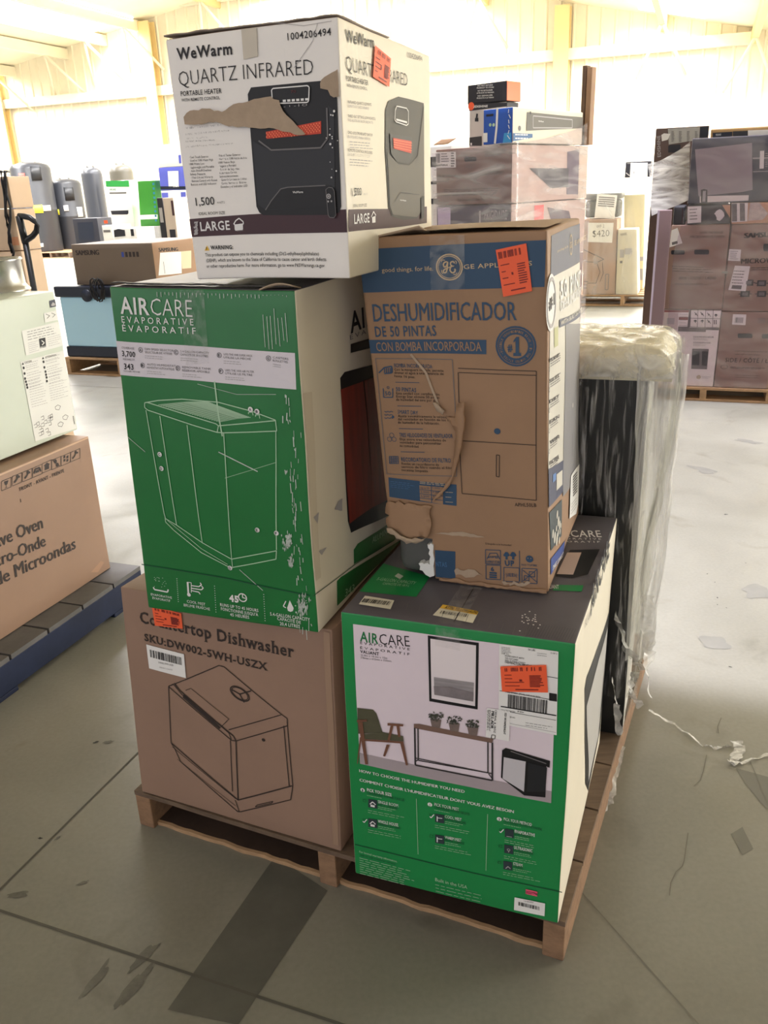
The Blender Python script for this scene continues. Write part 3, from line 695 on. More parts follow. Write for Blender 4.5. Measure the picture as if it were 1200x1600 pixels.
# the worn top edge: a curling black flap lip and clear tape over the front
mb = MB(); T = B.face['top']
mb.sheet(lambda u, v: T.pt(.01+.98*u, .004+.05*v, .002+.004*abs(noise.noise(Vector((u*9, v, 3))))+.003*(1-v)), 40, 3, mat('worn_black_flap', (.05, .046, .044), .6, var=.5, scale=60)); mb.build('flap', t, solid=.002)
mb = MB(); F.quad(('u', .40, .996), ('u', .53, .996), ('u', .535, .80), ('u', .405, .79), film('clear_tape', (.97, .97, .97), .03, .22, 30, (1, 1, 1)), 4, mb, 8); mb.build('tape_strip', t)
# torn corner flap at the upper right
mb = MB(); P = F.pt(.985, .995, 0)
mb.sheet(lambda u, v: P+(-DL)*(-.055+.06*u)+Vector((0, 0, .004+.010*math.sin(u*2.5)*(1-v)))+DB*(-.006+.03*v), 8, 3, KRAFT_T); mb.build('torn_flap', t, solid=.002)

# ================================================================== quartz heater box on the very top
Z1 = zoomer(240, 0, 2.7273)
WZ = GTOP+.012
c = corners(WZ, AX, (547, 435.5), (308, 437), (258, 62), (528, 25), AY, .44)
for i in (0, 1): c[i][0][0].z = WZ; c[i][1][0].z = WZ
zt = (c[0][0][1].z+c[1][0][1].z)/2
B = Carton(c, bulge=.003, crump=.002, seed=3); F = B.face['front']; R = B.face['right']
B.shell({'front': WHITEB, 'right': OFFW, 'top': KRAFT, '*': WHITEB}, 16)
t = thing('heater_box', B.base(), 'white quartz infrared heater carton with a torn brown patch across its front', 'box')
F.text('WeWarm', Z1(103, 255), Z1(337, 231), Z1(103, 207), INK, .024)
F.text('1004206494', Z1(573, 172), Z1(758, 150), Z1(573, 142), INK, .008)
F.text('QUARTZ INFRARED', Z1(112, 368), Z1(682, 318), Z1(111, 305), INK, -.016)
F.text('PORTABLE HEATER', Z1(118, 410), Z1(292, 397), Z1(118, 390), INK, .012)
F.text('WITH REMOTE CONTROL', Z1(121, 434), Z1(285, 423), Z1(121, 421), INK, .004)
zp = lambda pts: [Z1(*p) for p in pts]
F.quad(Z1(150, 934), Z1(829, 892), Z1(829, 990), Z1(165, 1010), MAROON, 1)
F.poly(zp([(403, 402), (417, 373), (714, 345), (772, 395), (784, 420), (801, 880), (792, 905), (755, 915), (470, 917), (452, 905), (440, 880)]), BODY2, 2)
F.poly(zp([(425, 600), (455, 618), (500, 640), (720, 630), (748, 595), (745, 450), (772, 470), (775, 860), (735, 885), (480, 895), (447, 870)]), BODY1, 3)
F.poly(zp([(418, 505), (742, 487), (746, 590), (716, 630), (506, 640), (452, 600)]), BODY2, 4)
F.line(zp([(452, 600), (506, 640), (716, 630), (746, 590), (742, 460)]), .0022, GREY, 5)
F.line(zp([(480, 895), (505, 855), (545, 805), (575, 798), (735, 790)]), .0014, GREY, 4); F.poly(zp([(480, 893), (545, 806), (575, 800), (760, 790), (760, 885)]), BODY2, 3.5)
F.poly(zp([(483, 562), (718, 516), (718, 570), (486, 592)]), HEAT, 5)
for j in range(5):
    for k in range(20):
        x = 487+11.8*k+(6 if j % 2 else 0); y = 564-(x-483)*.19+5+j*8*(1-.0*k)
        if x < 716 and y < 590-(x-486)*.09: F.disc(Z1(x, y), .0011, mat('printed_red_glow', (.9, .22, .10), .5), 6, n=8)
F.poly(zp([(510, 382), (667, 368), (664, 430), (514, 440)]), BODY2, 5); F.line(zp([(508, 385), (514, 378), (660, 366), (668, 372), (666, 430), (660, 437), (520, 442), (512, 436)]), .0016, WHITE, 6, closed=True)
for k in range(6): F.line(zp([(556+k*19, 431-k*1.3), (569+k*19, 430-k*1.3)]), .003, WHITE, 6)
F.text('70', Z1(590, 398), Z1(612, 396), Z1(590, 386), mat('dim_red_ink', (.12, .02, .02), .5), 0, 6)
F.text('- + - I O', Z1(560, 460), Z1(660, 452), Z1(560, 450), LGREY, 0, 6)
F.text('WeWarm', Z1(598, 824), Z1(642, 822), Z1(598, 815), WHITE, .02, 6)
F.poly(zp([(740, 808), (752, 798), (768, 800), (776, 815), (783, 915), (775, 927), (757, 926), (750, 915)]), BODY2, 7)
F.line(zp([(740, 808), (752, 798), (768, 800), (776, 815), (783, 915), (775, 927), (757, 926), (750, 915)]), .001, GREY, 8, closed=True); F.disc(Z1(752, 836), .0036, LGREY, 8, r0=.0022); F.disc(Z1(752, 836), .0014, LGREY, 8); F.disc(Z1(750, 858), .0014, LGREY, 8); F.disc(Z1(764, 857), .0014, LGREY, 8)
for k in range(16): F.disc(Z1(760+random.gauss(8, 10), random.uniform(460, 760)), random.uniform(.0006, .0018), WHITE, 8, n=7)
for (a, b, h, s) in (((140, 550), (298, 535), 7, 'NET WEIGHT: 15.2 lb INCLUDES 7 lb REMOTE UNIT'), ((140, 576), (325, 560), 7, 'DIMENSIONS: 22.25 IN X 13.53 IN X 9.75 IN 23.3 W'), ((140, 594), (235, 588), 6, 'SPECIFICATIONS ELÉCTRICAS'), ((140, 606), (262, 600), 6, '120 VAC  60 Hz  1,500 Watts'), ((140, 629), (340, 614), 7, 'Si NO LLEVA EL Manual aquí 900 resultados de alimentación')):
    F.text(s, Z1(*a), Z1(*b), Z1(a[0], a[1]-h), GREY)
lft = ['· Cool Touch Exterior', '· Used at 1500 Watts High /', '  1000 Watts Low', '· Lightweight and Portable', '· Auto Shutoff Overheat', '  Safety Feature', '· 1Year Limited Warranty', '· Remote Control with Raised', '  Buttons and LED Indicator']
rgt = ['· Frío al Tactar Exterior', '· Nominal a 1500 Vatios de Alta /', '  1000 Vatios Bajo', '· Ligero y Portátil', '· Función de Seguridad', '  Automática Contra', '  Sobrecalentamiento', '· Garantía Limitada de 1 Años', '· Control Remoto con Botones', '  Elevados y el Indicador LED']
for k, s in enumerate(lft): y = 675+k*14.5; F.text(s, Z1(152+k*1.2, y), Z1(152+k*1.2+len(s)*4.0, y-len(s)*.18), Z1(152+k*1.2, y-9), GREY, .01)
for k, s in enumerate(rgt): y = 668+k*14.8; F.text(s, Z1(275+k*1.5, y), Z1(275+k*1.5+len(s)*3.9, y-len(s)*.2), Z1(275+k*1.5, y-9), GREY, .01)
F.text('1,500', Z1(183, 877), Z1(262, 872), Z1(183, 843), INK, .004); F.text('WATTS', Z1(272, 868), Z1(305, 866), Z1(272, 859), GREY)
F.text('IDEAL ROOM SIZE', Z1(195, 917), Z1(306, 912), Z1(195, 905), INK)
F.text('LARGE', Z1(203, 984), Z1(328, 978), Z1(203, 947), WHITE, .02)
F.line(zp([(343, 955), (352, 940), (366, 930), (384, 945), (384, 955), (376, 955), (380, 978), (350, 980), (348, 956), (343, 955)]), .0018, WHITE, 2); F.poly(zp([(350, 955), (382, 952), (383, 978), (352, 980)]), WHITE, 2); F.text('1000 SQ FT', Z1(350, 988), Z1(386, 986), Z1(350, 983), LGREY)
for k in range(8): F.poly(zp([(170+random.random()*16, 945+k*7), (188+random.random()*8, 943+k*7), (190, 950+k*7), (176, 953+k*7)]), LGREY, 3, jag=.0015)
F.poly(zp([(219, 1068), (229, 1046), (239, 1067)]), YELLOW, 2); F.text('!', Z1(227, 1065), Z1(230, 1065), Z1(227, 1053), INK, .02, 3)
F.text('WARNING:', Z1(245, 1063), Z1(341, 1061), Z1(245, 1047), INK, .03)
F.text('This product can expose you to chemicals including (Di(2-ethylhexyl)phthalate)', Z1(222, 1093), Z1(706, 1088), Z1(222, 1079), INK, .004)
F.text('(DEHP), which are known to the State of California to cause cancer and birth defects', Z1(227, 1117), Z1(737, 1112), Z1(227, 1103), INK, .004)
F.text('or other reproductive harm. For more information, go to www.P65Warnings.ca.gov', Z1(228, 1141), Z1(730, 1138), Z1(228, 1127), INK, .004)
random.seed(11)
F.line(zp([(600, 290), (680, 175), (700, 100)]), .0008, LGREY, 2); F.line(zp([(500, 95), (640, 110), (760, 90)]), .0007, LGREY, 2)
R.quad(Z1(829, 893), Z1(1163, 880), Z1(1163, 950), Z1(829, 988), MAROON, 1)
R.text('WeWarm', Z1(817, 178), Z1(938, 205), Z1(815, 126), INK, .014); R.text('QUARTZ INFRARED', Z1(818, 300), Z1(1080, 368), Z1(817, 236), INK, -.014)
R.text('1004206494', Z1(1079, 244), Z1(1142, 262), Z1(1079, 222), GREY); R.text('PORTABLE HEATER', Z1(819, 345), Z1(912, 364), Z1(819, 323), INK, .01); R.text('WITH REMOTE CONTROL', Z1(820, 371), Z1(908, 386), Z1(820, 357), GREY)
for y, s1, s2, x2 in ((440, 'INFRARED QUARTZ ELEMENTS', 'ELEMENTOS DE CUARZO INFRARROJO', 925), (500, 'THREE HEAT SETTINGS (LOW/HIGH/ECO)', 'TRES AJUSTES DE CALOR (BAJO/ALTO)', 942), (570, 'CHILD LOCK/TIPOVER SAFETY SHUTOFF', 'BLOQUEO PARA NIÑOS', 930), (645, 'REMOTE CONTROL INCLUDED', 'CONTROL REMOTO INCLUIDO (PILAS NO INCLUIDAS)', 930)):
    R.text(s1, Z1(825, y), Z1(x2, y+12), Z1(825, y-12), GREY); R.text(s2, Z1(825, y+17), Z1(x2-10, y+28), Z1(825, y+6), LGREY)
    if y > 560: R.rules(Z1(832, y+34), Z1(x2, y+42), Z1(834, y+58), 3, LGREY, .001)
RB = mat('faded_heater_print', srgb(96, 92, 82), .5); RB2 = mat('faded_heater_shadow', srgb(60, 58, 53), .5)
R.poly(zp([(985, 470), (997, 432), (1040, 412), (1148, 440), (1152, 880), (1120, 930), (1060, 938), (1012, 922), (998, 880), (984, 640)]), RB2, 2)
R.poly(zp([(990, 640), (1000, 660), (1040, 700), (1085, 705), (1120, 665), (1148, 445), (1150, 880), (1118, 925), (1015, 915), (1002, 880)]), RB, 3)
R.poly(zp([(1000, 570), (1095, 585), (1098, 660), (1080, 700), (1030, 690), (1005, 655)]), BODY3, 4); R.poly(zp([(1012, 588), (1091, 602), (1090, 654), (1016, 634)]), HEAT, 5)
for k in range(4): R.line(zp([(1012, 596+k*10), (1091, 610+k*11)]), .0011, mat('printed_red_glow', (.9, .22, .1), .5), 6)
R.line(zp([(1022, 470), (1028, 453), (1070, 462), (1078, 475), (1078, 528), (1070, 535), (1026, 520), (1020, 512)]), .0018, WHITE, 5, closed=True); R.line(zp([(1026, 510), (1072, 522)]), .003, WHITE, 5)
R.line(zp([(1020, 860), (1045, 820), (1125, 830)]), .0012, BODY3, 5); R.text('WeWarm', Z1(1042, 856), Z1(1068, 858), Z1(1042, 850), WHITE, .02, 5); R.poly(zp([(1132, 845), (1146, 835), (1146, 925), (1134, 935)]), BODY2, 5)
R.text('1,500', Z1(842, 835), Z1(884, 832), Z1(842, 802), INK); R.text('WATTS', Z1(892, 832), Z1(908, 831), Z1(892, 823), LGREY); R.text('IDEAL ROOM SIZE', Z1(849, 884), Z1(906, 880), Z1(849, 871), GREY)
R.text('LARGE', Z1(852, 954), Z1(917, 947), Z1(852, 914), WHITE, .02); R.line(zp([(924, 925), (934, 902), (944, 918)]), .002, WHITE, 2); R.poly(zp([(927, 926), (942, 920), (942, 948), (928, 950)]), WHITE, 2)
B.mb.build('carton', t, weld=.0004)
mb = MB()
F.poly(zp([(137, 500), (150, 482), (180, 470), (235, 464), (300, 478), (330, 458), (370, 440), (420, 430), (480, 416), (508, 412), (520, 424), (543, 428), (548, 450), (560, 475), (600, 515), (655, 573), (622, 577), (575, 563), (520, 548), (430, 545), (330, 540), (275, 520), (200, 530), (142, 531)]), KRAFT_T, 9, mb, jag=.0012); mb.build('torn_patch', t)
mb = MB(); F.poly(zp([(717, 357), (722, 342), (735, 330), (765, 312), (797, 296), (800, 412), (775, 417), (760, 408), (750, 385), (718, 378)]), KRAFT_T, 9, mb, jag=.0012); mb.build('torn_patch', t)
mb = MB(); F.quad(Z1(374, 100), Z1(440, 92), Z1(446, 240), Z1(386, 254), TAPE, 3, mb); B.face['top'].quad(('u', .44, .5), ('u', .56, .5), ('u', .56, .006), ('u', .44, .006), TAPE, 3, mb); mb.build('tape_strip', t)
orange_sticker(R, [Z1(935, 193), Z1(1003, 250), Z1(996, 371), Z1(926, 328)], t)
T = B.face['top']; mb = MB()
mb.sheet(lambda u, v: T.pt(-.004+1.004*u, -.002+.5*v, .0015+.0055*abs(noise.noise(Vector((u*7, v*2, 8))))*(1-v)+.003*(1-u)**2), 40, 8, mat('dusty_flap', srgb(150, 138, 126), .7, var=.15, scale=20)); mb.build('flap', t, solid=.002)

# ================================================================== lower valiant humidifier box (right of the stack)
Z4 = zoomer(500, 780, 2.162)
c = corners(ZP+.002, AX, (872, 1443.5), (554.6, 1365), (531.5, 955), (900, 1006.6), math.radians(68.3), .575)
zv = (c[0][0][1].z+c[1][0][1].z)/2
for i in (0, 1): c[i][0][0].z = ZP+.002; c[i][1][0].z = ZP+.002; c[i][0][1].z = zv; c[i][1][1].z = zv
VTOP = zv
B = Carton(c, bulge=.003, crump=.0014, seed=4); F = B.face['front']; R = B.face['right']; T = B.face['top']
B.shell({'front': GREEN2, 'right': OFFW, 'top': CHAR, 'left': OFFW, '*': CHAR}, 16)
t = thing('humidifier_box', B.base(), 'green and charcoal humidifier carton with a living room photo on its front', 'box')
zq = lambda pts: [Z4(*p) for p in pts]
SCN = mat('printed_room_wall', srgb(228, 214, 222), .5, var=.04, scale=3); SCF = mat('printed_room_floor', srgb(168, 156, 160), .5, var=.05, scale=6)
F.quad(Z4(112, 421), Z4(801, 513), Z4(781, 1025), Z4(136, 892), SCN, 1); F.quad(Z4(134, 855), Z4(783, 985), Z4(781, 1025), Z4(136, 892), SCF, 2)
AG = mat('printed_logo_green', srgb(30, 120, 66), .5)
F.text('AIR', Z4(136, 478), Z4(198, 488), Z4(137, 446), AG, .018); F.text('CARE', Z4(203, 489), Z4(305, 497), Z4(203, 454), INK, -.008)
F.text('E V A P O R A T I V E', Z4(137, 488), Z4(304, 510), Z4(137, 480), INK); F.text('É V A P O R A T I F', Z4(137, 504), Z4(304, 527), Z4(137, 496), INK); F.text('VALIANT', Z4(137, 518), Z4(200, 527), Z4(137, 508), INK, .015)
F.text('21.8in x 18.3in x 15in', Z4(138, 528), Z4(228, 539), Z4(138, 522), GREY); F.text('378mm x 612mm x 350mm', Z4(138, 537), Z4(242, 549), Z4(138, 531), GREY)
# printed picture frame
F.poly(zq([(365, 459), (537, 484), (533, 709), (370, 681)]), BODY2, 2); F.poly(zq([(374, 469), (528, 492), (525, 697), (378, 671)]), mat('printed_mat_board', srgb(232, 222, 224), .5), 3)
F.poly(zq([(386, 598), (420, 603), (470, 610), (521, 617), (519, 680), (388, 655)]), mat('printed_sea', srgb(150, 144, 146), .5, var=.25, scale=30, stretch=(.6, .6, 9)), 4); F.poly(zq([(386, 628), (440, 630), (520, 650), (519, 680), (388, 657)]), mat('printed_sand', srgb(128, 120, 122), .5, var=.2, scale=30), 5)
# console table with three pots
BRW = mat('printed_dark_metal', (.030, .026, .028), .5); TW = mat('printed_table_top', srgb(122, 96, 84), .5)
F.poly(zq([(318, 757), (336, 757), (586, 808), (583, 822), (318, 771)]), TW, 3); F.line(zq([(321, 770), (323, 896), (583, 948), (583, 820)]), .0032, BRW, 3); F.line(zq([(332, 772), (333, 880), (568, 922), (568, 818)]), .0024, BRW, 3); F.line(zq([(323, 872), (583, 925)]), .002, BRW, 3); F.line(zq([(323, 884), (333, 878)]), .002, BRW, 3); F.line(zq([(570, 925), (583, 942)]), .002, BRW, 3)
LEAF = mat('printed_leaves', srgb(70, 72, 62), .5, var=.3, scale=60); POT = mat('printed_pot', srgb(120, 104, 98), .5, var=.15, scale=80)
random.seed(3)
for x, y in ((389, 735), (451, 748), (514, 762)):
    F.poly(zq([(x-16, y+4), (x+22, y+8), (x+17, y+36), (x-10, y+32)]), POT, 3)
    for k in range(46):
        a, r = random.uniform(0, 6.28), random.uniform(0, 1); px, py = x+3+28*r*math.cos(a), y-4+15*r*math.sin(a); b = random.uniform(0, 3.1)
        F.poly(zq([(px-6*math.cos(b), py-4*math.sin(b)), (px+2*math.sin(b), py-3*math.cos(b)), (px+6*math.cos(b), py+4*math.sin(b)), (px-2*math.sin(b), py+3*math.cos(b))]), LEAF, 4)
# printed armchair
OLV = mat('printed_olive_seat', srgb(84, 82, 62), .5, var=.12, scale=30); TAN = mat('printed_chair_wood', srgb(116, 78, 60), .5)
F.poly(zq([(127, 703), (180, 709), (192, 722), (212, 785), (150, 790), (130, 790)]), OLV, 3); F.poly(zq([(140, 792), (212, 784), (282, 798), (284, 815), (205, 810), (140, 806)]), OLV, 4)
for P in ([(127, 742), (160, 741), (161, 748), (127, 750)], [(131, 750), (146, 750), (164, 892), (155, 892)], [(230, 753), (283, 757), (283, 764), (230, 761)], [(240, 762), (250, 762), (238, 812), (230, 812)], [(260, 762), (270, 762), (274, 800), (266, 800)], [(227, 825), (238, 826), (222, 866), (215, 864)], [(272, 818), (284, 818), (299, 895), (292, 895)], [(140, 806), (284, 815), (284, 822), (140, 812)], [(127, 890), (137, 800), (143, 802), (130, 890)]): F.poly(zq(P), TAN, 5)
# printed humidifier
F.poly(zq([(616, 846), (628, 838), (778, 882), (776, 905), (765, 900), (762, 1005), (690, 998), (612, 938)]), BODY2, 3); F.poly(zq([(622, 868), (696, 883), (690, 985), (618, 940)]), mat('printed_white_panel', srgb(200, 196, 200), .5), 4); F.line(zq([(645, 848), (765, 890)]), .002, GREY, 4); F.poly(zq([(704, 886), (768, 903), (762, 985), (700, 985)]), BODY1, 4)
# instructions
F.text('HOW TO CHOOSE THE HUMIDIFIER YOU NEED', Z4(134, 920), Z4(489, 991), Z4(135, 911), WHITE, .02); F.text('COMMENT CHOISIR L\'HUMIDIFICATEUR DONT VOUS AVEZ BESOIN', Z4(135, 951), Z4(655, 1059), Z4(136, 942), WHITE, .02)
def item(x, y, a, b, tick, k):
    F.quad(Z4(x, y-13), Z4(x+30, y-8), Z4(x+30, y+20), Z4(x, y+15), mat('printed_icon_tile', (.028, .045, .05), .5), 2)
    if k == 0: F.line(zq([(x+6, y+4), (x+15, y-4), (x+25, y+6)]), .002, WHITE, 3); F.poly(zq([(x+8, y+5), (x+22, y+8), (x+22, y+15), (x+8, y+12)]), WHITE, 3)
    elif k == 1: F.line(zq([(x+7, y-5), (x+7, y+12)]), .002, WHITE, 3); F.line(zq([(x+8, y), (x+24, y+2)]), .0016, WHITE, 3)
    elif k == 2: F.line(zq([(x+6, y+12), (x+24, y+15)]), .0014, LGREY, 3)
    elif k == 3: F.disc(Z4(x+15, y+4), .003, LGREY, 3, r0=.002); F.line(zq([(x+15, y+6), (x+15, y+13)]), .0012, LGREY, 3)
    else: F.line(zq([(x+8, y+12), (x+16, y+5), (x+24, y+13)]), .0016, LGREY, 3)
    F.text(a, Z4(x+33, y+1), Z4(x+33+len(a)*6.2, y+1+len(a)*1.25), Z4(x+33, y-9), WHITE, .015); F.text(b, Z4(x+33, y+9), Z4(x+33+len(b)*5.4, y+9+len(b)*1.1), Z4(x+33, y+1), DGREEN, .01)
    F.rules(Z4(x+33, y+13), Z4(x+95, y+25), Z4(x+33, y+19), 2, MINT, .0009); F.rules(Z4(x-1, y+25), Z4(x+125, y+50), Z4(x-1, y+32), 2, MINT, .0009)
    F.line(zq([(x-18, y-12), (x-8, y-10), (x-8, y-2), (x-18, y-4)]), .0007, DGREEN, 2, closed=True)
    if tick: F.line(zq([(x-18, y-5), (x-14, y), (x-4, y-11)]), .0018, WHITE, 3)
for nn, x, y, a, b in (('1', 145, 981, 'PICK YOUR SIZE', 'CHOISISSEZ VOTRE TAILLE'), ('2', 372, 1030, 'PICK YOUR MIST', 'CHOISISSEZ VOTRE BRUME'), ('3', 606, 1079, 'PICK YOUR METHOD', 'CHOISISSEZ VOTRE MÉTHODE')):
    F.disc(Z4(x, y), .0045, WHITE, 2); F.text(nn, Z4(x-2, y+4), Z4(x+2, y+5), Z4(x-2, y-4), DGREEN, .02, 3)
    F.text(a, Z4(x+15, y+4), Z4(x+15+len(a)*5.9, y+4+len(a)*1.25), Z4(x+15, y-6), WHITE, .018); F.text(b, Z4(x+15, y+13), Z4(x+15+len(b)*5.4, y+13+len(b)*1.1), Z4(x+15, y+5), DGREEN, .01); F.rules(Z4(x+15, y+18), Z4(x+80, y+31), Z4(x+15, y+18), 1, MINT, .0009)
item(164, 1024, 'SINGLE ROOM', 'PIÈCE UNIQUE', 0, 0); item(164, 1090, 'WHOLE HOUSE', 'MAISON ENTIÈRE', 1, 0); item(390, 1074, 'COOL MIST', 'BRUME FRAÎCHE', 1, 1); item(390, 1144, 'WARM MIST', 'BRUME CHAUDE', 0, 1)
item(625, 1124, 'EVAPORATIVE', 'ÉVAPORATIF', 1, 2); item(623, 1178, 'ULTRASONIC', 'ULTRASONIQUE', 0, 3); item(620, 1233, 'STEAM', 'VAPEUR', 0, 4)
F.line(zq([(326, 1010), (332, 1198)]), .0009, MINT, 2); F.line(zq([(567, 1062), (561, 1253)]), .0009, MINT, 2)
F.line(zq([(118, 1165), (600, 1280), (818, 1326)]), .002, DGREEN, 2)
F.text('For limited warranty information,', Z4(134, 1192), Z4(262, 1226), Z4(134, 1185), MINT); F.text('visit or call customer service', Z4(135, 1203), Z4(255, 1234), Z4(135, 1196), DGREEN)
F.rules(Z4(134, 1210), Z4(335, 1262), Z4(136, 1262), 8, MINT, .0012)
F.text('Built in the USA', Z4(390, 1288), Z4(498, 1315), Z4(390, 1277), MINT); F.rules(Z4(390, 1300), Z4(580, 1345), Z4(392, 1322), 3, MINT, .001)
# top print
T.quad(Z4(190, 212), Z4(372, 262), Z4(325, 331), Z4(128, 312), GREEN2, 1); T.poly(zq([(252, 262), (264, 252), (282, 262), (270, 272)]), mat('pale_drop_print', (.55, .62, .5), .5), 2); T.text('5-GALLON CAPACITY', Z4(190, 275), Z4(320, 290), Z4(197, 266), MINT); T.text('CAPACITÉ DE 18,9 L', Z4(210, 290), Z4(300, 298), Z4(214, 283), MINT)
T.line(zq([(452, 417), (520, 300)]), .002, INK, 2); T.quad(Z4(795, 290), Z4(890, 292), Z4(884, 313), Z4(786, 309), GREEN2, 1); T.text('VALIANT', Z4(760, 303), Z4(807, 305), Z4(764, 290), WHITE, .01)
T.text('AIRCARE', Z4(780, 128), Z4(952, 130), Z4(800, 107), WHITE, .008); T.text('E V A P O R A T I V E', Z4(760, 136), Z4(950, 139), Z4(764, 131), WHITE); T.text('É V A P O R A T I F', Z4(755, 146), Z4(946, 149), Z4(759, 141), WHITE)
T.poly(zq([(795, 262), (845, 172), (945, 170), (905, 255), (852, 268)]), BODY2, 1); T.poly(zq([(800, 255), (835, 182), (883, 182), (855, 257)]), mat('printed_beige_panel', srgb(200, 176, 162), .5), 2)
for k in range(22):
    a, b = random.gauss(712, 20), random.gauss(408, 14); T.poly([Z4(a+dx, b+dy) for dx, dy in ((0, 0), (5, 1), (4, 4), (-1, 3))], WHITE, 2)
for k in range(18):
    x = 690+k*9; T.line(zq([(x, 462+k*1.2), (x+22, 420+k*1.2)]), .0004, BODY3, 2)
for k in range(12): T.line(zq([(690-k*40, 465-k*9+2), (700-k*40, 440-k*9)]), .0007, GREY, 2)
# right side print: the pedestal picture
R.text('AIRCARE', Z4(912, 395), Z4(975, 190), Z4(893, 370), INK, .02); R.text('V A L I A N T', Z4(890, 440), Z4(912, 400), Z4(880, 430), GREY)
R.poly(zq([(893, 640), (900, 600), (985, 340), (978, 480), (945, 780), (905, 985), (895, 960)]), BODY2, 1); R.poly(zq([(898, 700), (940, 540), (970, 430), (960, 560), (938, 800), (905, 955)]), mat('printed_grey_panel', srgb(186, 184, 180), .5), 2)
B.mb.build('carton', t, weld=.0004)
mb = MB(); F.quad(Z4(606, 487), Z4(806, 513), Z4(800, 795), Z4(604, 755), PAPER, 3, mb)
Lf = lambda s, a, b, h, m=INK, bo=0: F.text(s, Z4(*a), Z4(*b), Z4(a[0], a[1]-h), m, bo, 4, mb)
F.rules(Z4(614, 497), Z4(655, 502), Z4(614, 512), 4, GREY, .0009, 4, mb); Lf('50 LBS', (704, 508), (728, 511), 6, INK, .01); Lf('2 OF 2', (780, 519), (802, 522), 5); Lf('SHIP TO:', (614, 520), (640, 524), 5); Lf('HOME DEPOT #0713', (626, 528), (690, 538), 5, INK, .01); Lf('505-327-2400', (626, 536), (670, 543), 5); Lf('5001 E MAIN STREET', (626, 543), (695, 554), 5); Lf('FARMINGTON NM 87402', (626, 551), (718, 566), 8, INK, .012)
F.rules(Z4(735, 517), Z4(775, 522), Z4(735, 524), 2, GREY, .0008, 4, mb)
F.line(zq([(610, 570), (804, 602)]), .001, INK, 4, mb); F.line(zq([(608, 644), (802, 678)]), .001, INK, 4, mb); F.quad(Z4(775, 651), Z4(801, 655), Z4(801, 681), Z4(775, 677), INK, 4, mb, 1)
Lf('(420) 874024  (9612) 1045 6690 9000', (628, 650), (745, 668), 5)
F.bars(Z4(636, 656), Z4(768, 722), INK, 4, mb, 42); F.line(zq([(612, 697), (799, 728)]), .0022, INK, 4, mb); F.line(zq([(610, 710), (798, 744)]), .0008, INK, 4, mb); Lf('TRK# 7712 4068 5502', (614, 712), (660, 718), 5); Lf('8F JKRA', (668, 716), (690, 720), 5); F.rules(Z4(695, 752), Z4(795, 768), Z4(695, 760), 2, GREY, .0008, 4, mb); Lf('SSD: 04/12', (642, 735), (660, 738), 5)
F.line(zq([(608, 748), (798, 785)]), .0008, LGREY, 4, mb); mb.build('shipping_label', t)
mb = MB(); F.quad(Z4(565, 702), Z4(643, 713), Z4(640, 815), Z4(561, 800), PAPER, 4, mb)
F.text('MILL-ADR', Z4(581, 712), Z4(578, 770), Z4(590, 713), INK, .03, 5, mb); F.text('CEDRAL & 3RDZ', Z4(593, 708), Z4(588, 785), Z4(599, 709), INK, .01, 5, mb); F.text('FED WONMESHIGHT', Z4(625, 718), Z4(621, 790), Z4(632, 719), INK, .02, 5, mb)
for k in range(4): F.rules(Z4(568+k*3, 708), Z4(566+k*3, 790), Z4(568+k*3, 708), 1, GREY, .0008, 5, mb)
F.line(zq([(582, 792), (594, 794), (592, 806), (580, 804)]), .0012, INK, 5, mb, closed=True); mb.build('address_label', t)
orange_sticker(F, zq([(611, 560), (766, 555), (772, 648), (617, 645)]), t, lev=7)
mb = MB(); F.quad(Z4(658, 1342), Z4(761, 1363), Z4(759, 1406), Z4(656, 1385), PAPER, 3, mb); F.bars(Z4(671, 1356), Z4(744, 1386), INK, 4, mb, 26); F.text('12-06250', Z4(690, 1356), Z4(722, 1361), Z4(690, 1351), GREY, 0, 4, mb); mb.build('barcode_label', t)
mb = MB(); u, v = F.q(Z4(715, 1327))
F.poly([('u', u+(.0095*max(-1, min(1, 1.5*math.cos(a)))*1.0)/F.W*1.15-.0, v+.0058*max(-1, min(1, 1.3*math.sin(a)))/F.H) for a in [2*math.pi*k/24 for k in range(24)]], PINK, 3, mb); F.text('25237796', Z4(696, 1327), Z4(735, 1335), Z4(696, 1319), INK, .02, 4, mb); mb.build('pink_sticker', t)
mb = MB(); T.quad(Z4(152, 328), Z4(251, 344), Z4(238, 374), Z4(131, 357), mat('cream_label', (.80, .76, .62), .5), 2, mb); T.bars(Z4(150, 338), Z4(232, 362), INK, 3, mb, 24); mb.build('barcode_label', t)
mb = MB(); T.quad(Z4(415, 359), Z4(536, 382), Z4(516, 421), Z4(381, 394), mat('cream_label', (.80, .76, .62), .5), 2, mb); T.quad(Z4(415, 359), Z4(536, 382), Z4(530, 394), Z4(405, 371), YELLOW, 3, mb, 1); T.text('ATTN: YELLOW/JAUNE', Z4(420, 373), Z4(530, 392), Z4(424, 364), INK, .02, 4, mb); T.bars(Z4(410, 380), Z4(500, 402), INK, 3, mb, 22); mb.build('yellow_label', t)
mb = MB(); F.quad(Z4(400, 400+55), Z4(495, 477), Z4(520, 470), Z4(420, 425+20), MATS['clear_tape'], 4, mb); T.quad(('u', .43, .5), ('u', .53, .5), ('u', .53, .004), ('u', .43, .004), MATS['clear_tape'], 4, mb); F.quad(('u', .43, .998), ('u', .53, .998), ('u', .535, .93), ('u', .428, .935), MATS['clear_tape'], 4, mb); mb.build('tape_strip', t)

